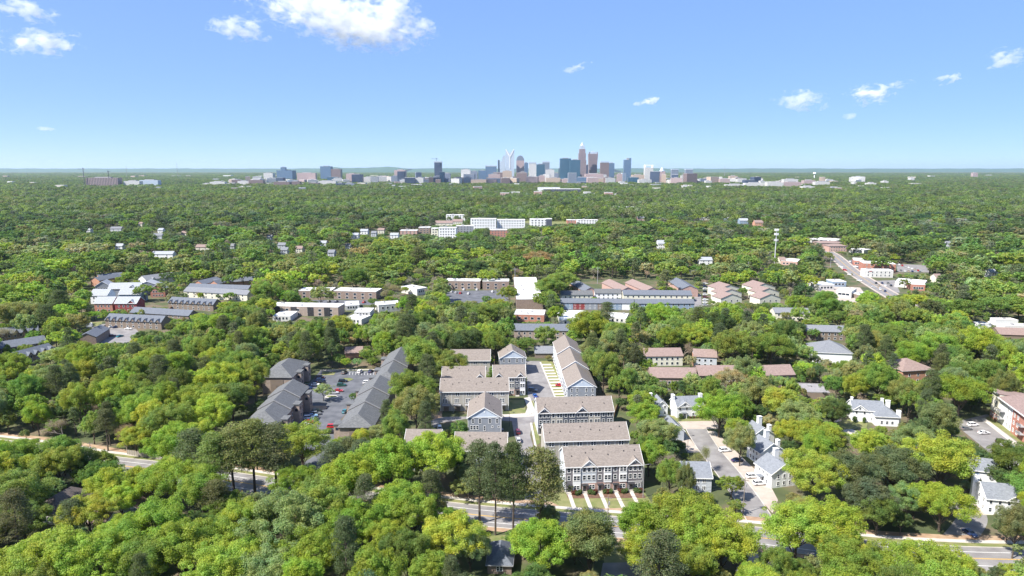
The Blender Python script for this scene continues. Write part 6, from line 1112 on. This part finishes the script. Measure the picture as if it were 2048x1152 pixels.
# ------------------------------------------------------------------ trees measured in the photograph: column, row of the top, width, height, kind, colour
B_, P_, N_ = 'broadleaf_tree', 'pine_tree', 'bare_tree'
TREE_SPECS = [(590,925,80,15,B_,'bright'), (20,905,100,15,B_,'mid'), (200,900,60,11,B_,'deep'), (450,985,90,12,B_,'mid'), (1100,1010,60,9,B_,'sage'), (1390,1010,110,19,B_,'bright'), (820,985,90,17,B_,'bright'), (1690,1060,110,15,B_,'lime'), (30,872,110,17,B_,'bright'), (120,868,90,16,B_,'mid'), (75,905,90,15,B_,'bright'), (345,905,70,15,B_,'lime'), (660,930,90,18,B_,'mid'), (958,885,72,27,P_,'pine'), (990,884,58,30,P_,'pine'), (1026,886,66,30,P_,'pine'), (1080,898,104,27,P_,'olive'), (1182,1024,140,20,B_,'olive'), (1082,1036,150,18,B_,'bright'), (905,1025,160,17,B_,'lime'), (855,1100,170,14,B_,'bright'), (940,1050,70,14,B_,'sage'),
 (690,905,190,22,B_,'bright'), (770,872,150,23,B_,'bright'), (868,862,120,22,B_,'lime'), (700,1000,170,17,B_,'bright'), (800,960,130,19,B_,'bright'), (570,985,190,22,B_,'sage'), (640,960,110,20,B_,'mid'), (740,1085,120,14,N_,'tan'),
 (1370,975,250,21,B_,'bright'), (1280,1000,120,17,B_,'bright'), (1450,1030,130,18,B_,'lime'), (1300,1060,120,15,B_,'bright'), (1600,1005,160,19,B_,'lime'), (1665,1000,130,19,B_,'bright'), (1632,905,105,19,B_,'bright'), (1885,865,165,23,B_,'lime'), (1890,960,130,17,B_,'lime'), (1795,888,120,20,B_,'pine'), (1700,898,100,19,B_,'pine'), (1735,955,100,17,B_,'pine'), (1760,985,90,14,B_,'deep'),
 (1820,1080,140,16,B_,'bright'), (1700,1085,150,15,B_,'bright'), (1900,1095,110,14,B_,'lime'), (2030,880,90,17,B_,'deep'), (2040,1000,60,18,B_,'olive'), (1880,800,90,19,B_,'olive'), (1925,742,90,22,B_,'bright'), (1860,790,60,15,B_,'bright'), (1840,850,90,16,B_,'sage'), (1668,800,34,9,B_,'red'), (1640,835,130,17,B_,'bright'), (1740,855,110,16,B_,'lime'), (1640,862,90,16,B_,'bright'),
 (1465,950,100,9,B_,'mid'), (1343,885,70,17,N_,'grey'), (1412,868,75,15,N_,'olive'), (1484,846,56,17,B_,'sage'), (1442,782,100,20,B_,'bright'), (1475,835,60,13,B_,'lime'), (1560,772,115,19,B_,'lime'), (1600,800,90,17,B_,'sage'), (1320,835,80,16,B_,'sage'), (1290,800,80,15,B_,'bright'), (1318,760,60,11,N_,'tan'), (1300,880,80,14,B_,'bright'),
 (460,850,80,27,P_,'olive'), (500,840,82,28,P_,'olive'), (425,868,80,25,P_,'olive'), (545,850,80,26,P_,'pine'), (380,860,75,24,P_,'pine'), (330,850,80,19,B_,'bright'), (305,795,70,20,B_,'lime'), (345,912,110,19,B_,'bright'), (400,935,120,18,B_,'bright'), (430,960,90,16,P_,'pine'), (480,985,60,11,B_,'sage'), (600,842,140,20,B_,'bright'), (665,885,90,18,P_,'pine'), (715,872,90,18,B_,'pine'), (720,855,50,14,B_,'lime'), (765,848,60,12,B_,'sage'),
 (845,672,90,25,B_,'mid'), (895,700,70,20,B_,'mid'), (820,735,85,24,B_,'mid'), (830,770,80,22,B_,'olive'), (790,820,70,18,B_,'mid'), (870,655,60,22,B_,'mid'), (645,766,55,9,B_,'sage'), (438,720,125,23,B_,'lime'), (400,760,110,22,B_,'bright'), (460,760,80,20,B_,'deep'), (350,700,110,20,B_,'bright'), (300,690,100,19,B_,'bright'), (140,685,70,18,B_,'bright'), (100,730,90,19,B_,'sage'), (20,702,80,19,B_,'bright'), (60,655,1,5,B_,'dark'), (115,580,60,24,P_,'pine'), (90,610,60,24,P_,'pine'), (30,600,90,25,B_,'olive'),
 (150,890,70,15,B_,'deep'), (200,915,60,14,B_,'deep'), (110,890,80,17,B_,'mid'), (215,935,100,15,B_,'lime'), (170,985,90,15,B_,'lime'), (140,1000,80,14,P_,'pine'), (240,965,80,13,B_,'lime'), (40,1000,90,15,B_,'deep'), (310,1000,190,20,B_,'bright'), (360,1040,190,19,B_,'bright'), (60,1070,200,19,B_,'lime'), (180,1070,160,18,B_,'bright'), (280,1075,140,17,B_,'mid'), (450,1075,150,18,B_,'lime'), (540,1090,130,17,B_,'sage'), (620,1060,120,18,B_,'bright'), (25,935,120,20,B_,'mid'), (240,1030,90,15,B_,'lime'), (290,930,80,14,B_,'lime'),
 (287,566,44,16,B_,'mid'), (330,560,40,18,B_,'olive'), (365,545,30,17,B_,'mid'), (975,535,50,19,B_,'lime'), (880,563,44,17,B_,'olive'), (1090,580,60,20,B_,'mid'), (1090,555,44,17,B_,'mid'), (1018,570,40,17,B_,'mid'), (1180,618,80,26,B_,'bright'), (1230,640,60,22,B_,'mid'), (1320,600,70,24,B_,'bright'), (1340,650,55,19,B_,'bright'), (1395,648,55,19,B_,'bright'), (1090,650,48,16,B_,'mid'), (1215,604,44,20,P_,'pine'), (968,645,46,17,B_,'lime'), (680,628,60,19,B_,'lime'), (910,640,60,20,B_,'mid'),
 (1655,578,90,25,B_,'mid'), (1465,655,100,24,B_,'mid'), (1547,657,80,23,B_,'mid'), (1525,620,50,16,B_,'bright'), (1600,612,40,15,B_,'mid'), (1880,660,100,24,B_,'bright'), (1960,650,110,25,B_,'bright'), (1830,680,90,20,B_,'bright'), (1600,585,46,18,B_,'bright'), (1620,500,60,22,B_,'mid'), (1740,580,90,19,B_,'bright'), (1800,590,70,18,B_,'mid'), (1885,550,46,24,P_,'dark'), (1800,640,60,18,N_,'grey'), (1750,650,50,17,N_,'grey'), (1330,520,60,17,B_,'sage'), (640,570,60,19,B_,'olive')]
for i in range(9): TREE_SPECS.append((1925+i*12, 872+i*9, 42, 8.5, B_, 'dark'))
LANDMARKS = [(958,980,'the tall pines'), (1205,950,'the brick-based townhouses'), (1150,820,'the charcoal-gabled townhouses'), (1165,770,'the long stepped townhouse row'), (950,800,'the longest tan roof'), (970,850,'the gabled grey block'), (850,720,'the oaks beside the tan roofs'), (680,800,'the apartment car park'), (560,740,'the hip-roofed brick block'), (545,820,'the stepped brick block'), (715,830,'the long grey-roofed block'),
 (600,975,'the bright red car'), (480,980,'the pine trunks on the road'), (290,915,'the grey timber fence'), (190,930,'the dark hedge pole'), (95,1010,'the brown hip-roofed house'), (230,985,'the pale driveway'), (1000,1110,'the small slate-roofed brick house'), (1245,1112,'the light green lawn'), (1215,1050,'the roadside pole'), (1375,820,'the two-chimney white house'), (1345,940,'the bare grey tree'), (1430,920,'the side street'), (1510,955,'the twin white cars'), (1545,880,'the staggered white houses'),
 (1486,1005,'the side street pole'), (1520,1070,'the side street mouth'), (1730,810,'the oval-lawn white house'), (1790,828,'the low hipped white house'), (2010,830,'the cream apartment block'), (1980,870,'the apartment lot'), (2000,980,'the tall-chimney white house'), (1930,1060,'the waiting dark car'), (1960,1110,'the three-lane road'), (1780,1095,'the straw bank'), (1350,750,'the long brown roof'), (1410,715,'the orange brick gable'), (1665,695,'the large hipped grey roof'), (1650,660,'the brown terrace'), (1840,740,'the orange brick house'), (1630,775,'the low carport'), (1780,1000,'the dark evergreen stand'),
 (160,660,'the little car park'), (40,690,'the slate terraces'), (270,640,'the nine-gablet terrace'), (430,590,'the pale-fronted terrace'), (250,580,'the pale-roofed new houses'), (610,620,'the balcony terrace'), (680,590,'the twin white roofs'), (950,590,'the dark lot'), (1050,590,'the deep white roof'), (1200,610,'the red and grey terrace'), (1330,600,'the dark blue roofs'), (1080,665,'the brown terrace with dark roof'), (1500,585,'the tan-roofed apartments'), (1690,590,'the avenue shops'), (1760,545,'the white painted building'), (1840,575,'the red brick shop'), (300,800,'the wood west of the car park'), (180,780,'the mottled wood'), (60,780,'the wood below the slate terraces'), (420,780,'the deep green giants'),
 (120,870,'the verge of the main road'), (60,930,'the hedge beside the main road'), (380,880,'the road bank'), (760,930,'the great oak mass'), (850,1080,'the shaded yard'), (560,1060,'the pale willow-green crown'), (350,1060,'the lower middle canopy'), (150,1100,'the bottom left canopy'), (700,1110,'the twiggy thicket'), (1100,1110,'the rounded garden tree'), (1370,1050,'the great roadside oak'), (1640,1080,'the lime canopy by the road'), (1880,920,'the big lime tree'), (1850,1120,'the bottom right canopy')]
# ------------------------------------------------------------------ the woods
rng = np.random.default_rng(7); rnd = random.Random(7)
def in_poly(x, y, poly):
    c = False; j = len(poly)-1
    for i in range(len(poly)):
        xi, yi = poly[i]; xj, yj = poly[j]
        if (yi > y) != (yj > y) and x < (xj-xi)*(y-yi)/(yj-yi) + xi: c = not c
        j = i
    return c
BB = [(min(p[0] for p in f), min(p[1] for p in f), max(p[0] for p in f), max(p[1] for p in f), f) for f in FOOT]
def dist_edge(x, y, f):
    best = 1e9
    for i in range(len(f)):
        ax, ay = f[i]; bx, by = f[(i+1) % len(f)]; dx, dy = bx-ax, by-ay; L2 = dx*dx+dy*dy or 1e-9
        t = max(0, min(1, ((x-ax)*dx+(y-ay)*dy)/L2)); best = min(best, math.hypot(x-ax-t*dx, y-ay-t*dy))
    return best
def free(x, y, m):
    for x0, y0, x1, y1, f in BB:
        if x0-m < x < x1+m and y0-m < y < y1+m and (in_poly(x, y, f) or dist_edge(x, y, f) < m): return False
    return True
KG = {}
for k in KEEP:
    for gx in range(int(k[0]//64), int(k[2]//64)+1):
        for gy in range(int(k[1]//64), int(k[3]//64)+1): KG.setdefault((gx, gy), []).append(k)
def covers(x, y, h, r):
    px, py = proj(x, y, h*.62); ppm = F/math.hypot(y, CAMH*.8); rx = r*ppm*.7; ry = h*.34*ppm
    for gx in range(int((px-rx)//64), int((px+rx)//64)+1):
        for gy in range(int((py-ry)//64), int((py+2*ry)//64)+1):
            for (x0, y0, x1, y1, d) in KG.get((gx, gy), ()):
                if y < d - 2 and px+rx > x0 and px-rx < x1 and py+ry*1.6 > y0 and py-ry < y1: return True
    return False
ALL = []          # x, y, height, radius, kind, tint name, scale
grid = {}
def near_tree(x, y, dmin):
    g = int(x//12), int(y//12)
    for a in (-1, 0, 1):
        for b in (-1, 0, 1):
            for (u, v, q) in grid.get((g[0]+a, g[1]+b), ()):
                if math.hypot(u-x, v-y) < (dmin+q)*.5: return True
    return False
def add_tree(x, y, h, r, kind, tint):
    ALL.append((x, y, h, r, kind, tint)); grid.setdefault((int(x//12), int(y//12)), []).append((x, y, r*1.45))
def spec(px, pytop, wpx, h, kind, tint):
    """a tree measured in the photograph: column of its middle, row of its top, width in pixels, height in metres"""
    x, y = at(px, pytop, h); r = min(wpx * math.hypot(y, CAMH-h) / F / 2, h*(.46 if kind == 'broadleaf_tree' else .3)); add_tree(x, y, h, r, kind, tint)
for s in TREE_SPECS: spec(*s)
def field(x, y):   # smooth pseudo-noise for stands of like trees
    return math.sin(x*.021+1.3)*math.cos(y*.017-.4) + .6*math.sin(x*.053+y*.041) + .4*math.cos(x*.09-y*.07)
def pick(x, y):
    d = math.hypot(x, y); f = field(x, y) + rnd.gauss(0, .7)
    u = rnd.random()
    if u < (.12 if d < 500 else .06) + .08*(f < -.8): return 'pine_tree', 'pine'
    if u < .21 + .05*(f > 1): return 'bare_tree', rnd.choice(['grey', 'grey', 'tan', 'mauve'])
    if d < 300: return 'broadleaf_tree', rnd.choices(['lime', 'bright', 'mid', 'deep', 'sage', 'olive', 'tan'], [2+(f > .6)*4, 5, 3, 1.5+(f < -.6)*2, 1.2, 1.5, .3])[0]
    if d < 700: return 'broadleaf_tree', rnd.choices(['lime', 'bright', 'mid', 'deep', 'sage', 'olive', 'tan', 'dark'], [.8+(f > .8)*3, 3, 5, 2.2+(f < -.6)*3, 1.2, 2.2, .5, .8])[0]
    return 'broadleaf_tree', rnd.choices(['bright', 'mid', 'deep', 'sage', 'olive', 'tan', 'dark'], [1.5, 4.5, 4+(f < -.6)*3, 1, 2.2, .6, 2.2])[0]
MAXD = 1450.
y = 118.
while y < MAXD:
    step = 8.6 if y < 330 else (9.6 if y < 520 else (12.0 if y < 800 else 14.5)); x = -(.80*y+45)
    while x < .80*y+45:
        tx, ty = x + rnd.uniform(-.48, .48)*step, y + rnd.uniform(-.48, .48)*step; x += step
        kind, tint = pick(tx, ty)
        h = rnd.uniform(14, 23.5) if kind == 'broadleaf_tree' else (rnd.uniform(17, 25) if kind == 'pine_tree' else rnd.uniform(11, 16))
        if rnd.random() < .2: h *= .7
        big_ = max(0., min(1., (y-330)/450)); h *= 1 + .15*big_
        r = h*rnd.uniform(.28, .43) if kind != 'pine_tree' else h*rnd.uniform(.15, .21)
        if rnd.random() < .22: r *= 1.3
        r *= 1 + .55*big_
        if near_tree(tx, ty, r*1.25) or not free(tx, ty, r*.5): continue
        if covers(tx, ty, h, r):
            for q in (.75, .55, .4):
                if not covers(tx, ty, h*q, r*q): h, r = h*q, r*q; break
            else: continue
            if kind != 'broadleaf_tree': kind, tint = 'broadleaf_tree', rnd.choice(['mid', 'olive', 'deep', 'sage'])
        add_tree(tx, ty, h, r, kind, tint)
    y += step*.92
y = 118.
while y < 1000:      # the smaller trees and saplings that fill the gaps
    step = 5.5 if y < 450 else 8.5; x = -(.80*y+45)
    while x < .80*y+45:
        tx, ty = x + rnd.uniform(-.5, .5)*step, y + rnd.uniform(-.5, .5)*step; x += step; h = rnd.uniform(5, 11); r = h*rnd.uniform(.34, .5)
        if near_tree(tx, ty, r*.9) or not free(tx, ty, r*.7): continue
        if covers(tx, ty, h, r):
            h, r = h*.55, r*.6
            if covers(tx, ty, h, r): continue
        add_tree(tx, ty, h, r, 'broadleaf_tree', rnd.choice(['mid', 'olive', 'deep', 'deep', 'olive', 'sage', 'bright', 'tan', 'dark', 'dark']))
    y += step
# which of the trees become things of their own: those that show largest
def big(t):
    x, y, h, r, kind, tint = t; d = math.hypot(x, y, CAMH - h*.6); px, py = proj(x, y, h*.7)
    if not (-60 < px < 2108 and py < 1230 and y > 0): return -1
    return h*r/d/d
ALL.sort(key=big, reverse=True)
NMAX = {'broadleaf_tree': 250, 'pine_tree': 60, 'bare_tree': 40}
count = {k: 0 for k in NMAX}; single, mass = [], []
for t in ALL:
    px, py = proj(t[0], t[1], t[2]); 
    if count[t[4]] < NMAX[t[4]] and big(t) > 0 and proj(t[0], t[1], t[2])[1] < 1150: count[t[4]] += 1; single.append(t)
    else: mass.append(t)
TW = {'bright': 'bright green', 'lime': 'yellow-green', 'mid': 'mid-green', 'deep': 'deep green', 'olive': 'olive green', 'sage': 'pale sage green', 'pine': 'dark', 'tan': 'tan-green',
      'grey': 'grey-twigged', 'mauve': 'mauve-grey', 'dark': 'very dark green', 'red': 'dark red'}
KW = {'broadleaf_tree': 'broadleaf tree', 'pine_tree': 'pine', 'bare_tree': 'bare budding tree'}
used = {}
ORD = ['', 'second ', 'third ', 'fourth ', 'fifth ', 'sixth ', 'seventh ', 'eighth ', 'ninth ', 'tenth ', 'eleventh ', 'twelfth ']
def tree_label(t):
    x, y, h, r, kind, tint = t; px, py = proj(x, y, h*.7)
    best = min(LANDMARKS, key=lambda l: (l[0]-px)**2 + 1.6*(l[1]-py)**2)
    dx, dy = px-best[0], py-best[1]
    if abs(dx) < 22 and abs(dy) < 22: rel = 'beside'
    elif abs(dx) > abs(dy)*1.1: rel = 'left of' if dx < 0 else 'right of'
    else: rel = 'behind' if dy < 0 else 'in front of'
    size = 'small' if h < 10 else ('tall' if h > (17.5 if kind != 'pine_tree' else 22) else '')
    shape = 'broad' if r/h > .37 and kind == 'broadleaf_tree' else ('narrow' if r/h < .29 and kind == 'broadleaf_tree' else '')
    key = (size, shape, tint, kind, rel, best[2]); used[key] = used.get(key, 0)+1; n = used[key]
    core = ' '.join(w for w in (size, shape, TW[tint], KW[kind]) if w)
    lab = f"{core} {rel} {best[2]}"
    if n > 1: lab = f"{ORD[min(n-1, 11)]}{lab}"
    return lab
def tint_of(t):
    c = np.array(TINTS[t]); k = rnd.uniform(.85, 1.16); return tuple(float(v) for v in c*k*(1+rng.normal(size=3)*[.08, .03, .08])) + (1.0,)
for t in single:
    x, y, h, r, kind, tint = t; i = rnd.randrange(len(NEAR[kind])); cm, tm, H, rad = NEAR[kind][i]
    root = empty(kind, x, y, rnd.uniform(0, 6.28), 0, tree_label(t), 'tree', {'broadleaf_tree': 'broadleaf trees of the wooded suburb', 'pine_tree': 'pines of the wooded suburb', 'bare_tree': 'trees still bare or budding'}[kind])
    root.scale = (r/rad, r/rad, h/H)
    c = inst('crown', cm, root); c.color = tint_of(tint); inst('trunk', tm, root)
# the rest, past what one could count: one wood
pts, idx, scl, rot, tin = [], [], [], [], []
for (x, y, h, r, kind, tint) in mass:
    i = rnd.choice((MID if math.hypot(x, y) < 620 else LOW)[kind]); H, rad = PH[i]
    pts.append((x, y, 0)); idx.append(i); scl.append((r/rad, r/rad, h/H)); rot.append(rnd.uniform(0, 6.28)); k = tint_of(tint); q = max(0., min(1., (math.hypot(x, y)-700)/750)); tin.append((k[0]*(1.10-.34*q), k[1]*(1.12-.30*q), k[2]*(1.2+.05*q), 1.0))  # tint dims and turns bluer with distance: aerial haze put into leaf colour
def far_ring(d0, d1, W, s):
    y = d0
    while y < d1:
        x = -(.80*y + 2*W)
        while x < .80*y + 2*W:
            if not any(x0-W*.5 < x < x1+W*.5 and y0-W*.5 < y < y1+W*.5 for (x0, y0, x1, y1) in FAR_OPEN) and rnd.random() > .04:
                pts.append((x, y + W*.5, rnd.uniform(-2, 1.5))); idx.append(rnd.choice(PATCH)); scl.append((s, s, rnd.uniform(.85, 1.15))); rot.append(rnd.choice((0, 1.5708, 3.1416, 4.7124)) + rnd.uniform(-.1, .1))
                k = rnd.uniform(.14, .18) * (1 + .12*field(x*.3, y*.3)); tin.append((k*rnd.uniform(.86, 1.06), k, k*rnd.uniform(1.1, 1.5), 1))  # far canopy tinted bluer, distance haze put into its colour
            x += W
        y += W
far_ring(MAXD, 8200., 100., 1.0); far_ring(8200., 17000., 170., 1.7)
me = bpy.data.meshes.new('forest'); me.from_pydata(pts, [], [])
def attr(n, t, vals, key):
    a = me.attributes.new(n, t, 'POINT'); a.data.foreach_set(key, np.array(vals, dtype=np.int32 if t == 'INT' else np.float32).ravel())
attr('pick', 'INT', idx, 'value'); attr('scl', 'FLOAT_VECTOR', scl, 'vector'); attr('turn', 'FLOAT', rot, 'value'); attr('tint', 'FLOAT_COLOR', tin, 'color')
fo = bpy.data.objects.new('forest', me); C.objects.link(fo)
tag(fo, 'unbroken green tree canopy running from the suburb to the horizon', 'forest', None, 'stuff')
ng = bpy.data.node_groups.new('plant_wood', 'GeometryNodeTree')
ng.interface.new_socket('Geometry', in_out='INPUT', socket_type='NodeSocketGeometry'); ng.interface.new_socket('Geometry', in_out='OUTPUT', socket_type='NodeSocketGeometry')
N = ng.nodes.new; gi = N('NodeGroupInput'); go = N('NodeGroupOutput'); ip = N('GeometryNodeInstanceOnPoints'); ci = N('GeometryNodeCollectionInfo')
ci.inputs['Collection'].default_value = protos; ci.inputs['Separate Children'].default_value = True; ci.inputs['Reset Children'].default_value = True
def na(n, t): q = N('GeometryNodeInputNamedAttribute'); q.data_type = t; q.inputs['Name'].default_value = n; return q.outputs[0]
L = ng.links.new; L(gi.outputs[0], ip.inputs['Points']); L(ci.outputs[0], ip.inputs['Instance']); ip.inputs['Pick Instance'].default_value = True
L(na('pick', 'INT'), ip.inputs['Instance Index']); L(na('scl', 'FLOAT_VECTOR'), ip.inputs['Scale'])
cx = N('ShaderNodeCombineXYZ'); L(na('turn', 'FLOAT'), cx.inputs['Z']); L(cx.outputs[0], ip.inputs['Rotation']); L(ip.outputs[0], go.inputs[0])
md = fo.modifiers.new('wood', 'NODES'); md.node_group = ng
print('TREES', len(single), 'mass', len(pts), count)
# ------------------------------------------------------------------ haze: one closed box of even air
def haze(dens=2.0e-5, col=(.66, .82, 1.0)):
    mb = MB().box(-42000, 42000, -1500, 46000, -1.0, 330.0); o = mb.build('haze', None); tag(o, 'thin pale blue haze lying over the whole suburb', 'haze', None, 'stuff')
    m = bpy.data.materials.new('haze'); m.use_nodes = True; t = m.node_tree; t.nodes.clear(); v = t.nodes.new('ShaderNodeVolumePrincipled'); out = t.nodes.new('ShaderNodeOutputMaterial')
    v.inputs['Color'].default_value = (*col, 1); v.inputs['Density'].default_value = dens; v.inputs['Anisotropy'].default_value = .2; t.links.new(v.outputs[0], out.inputs['Volume']); o.data.materials.append(m); o.display_type = 'WIRE'
haze()
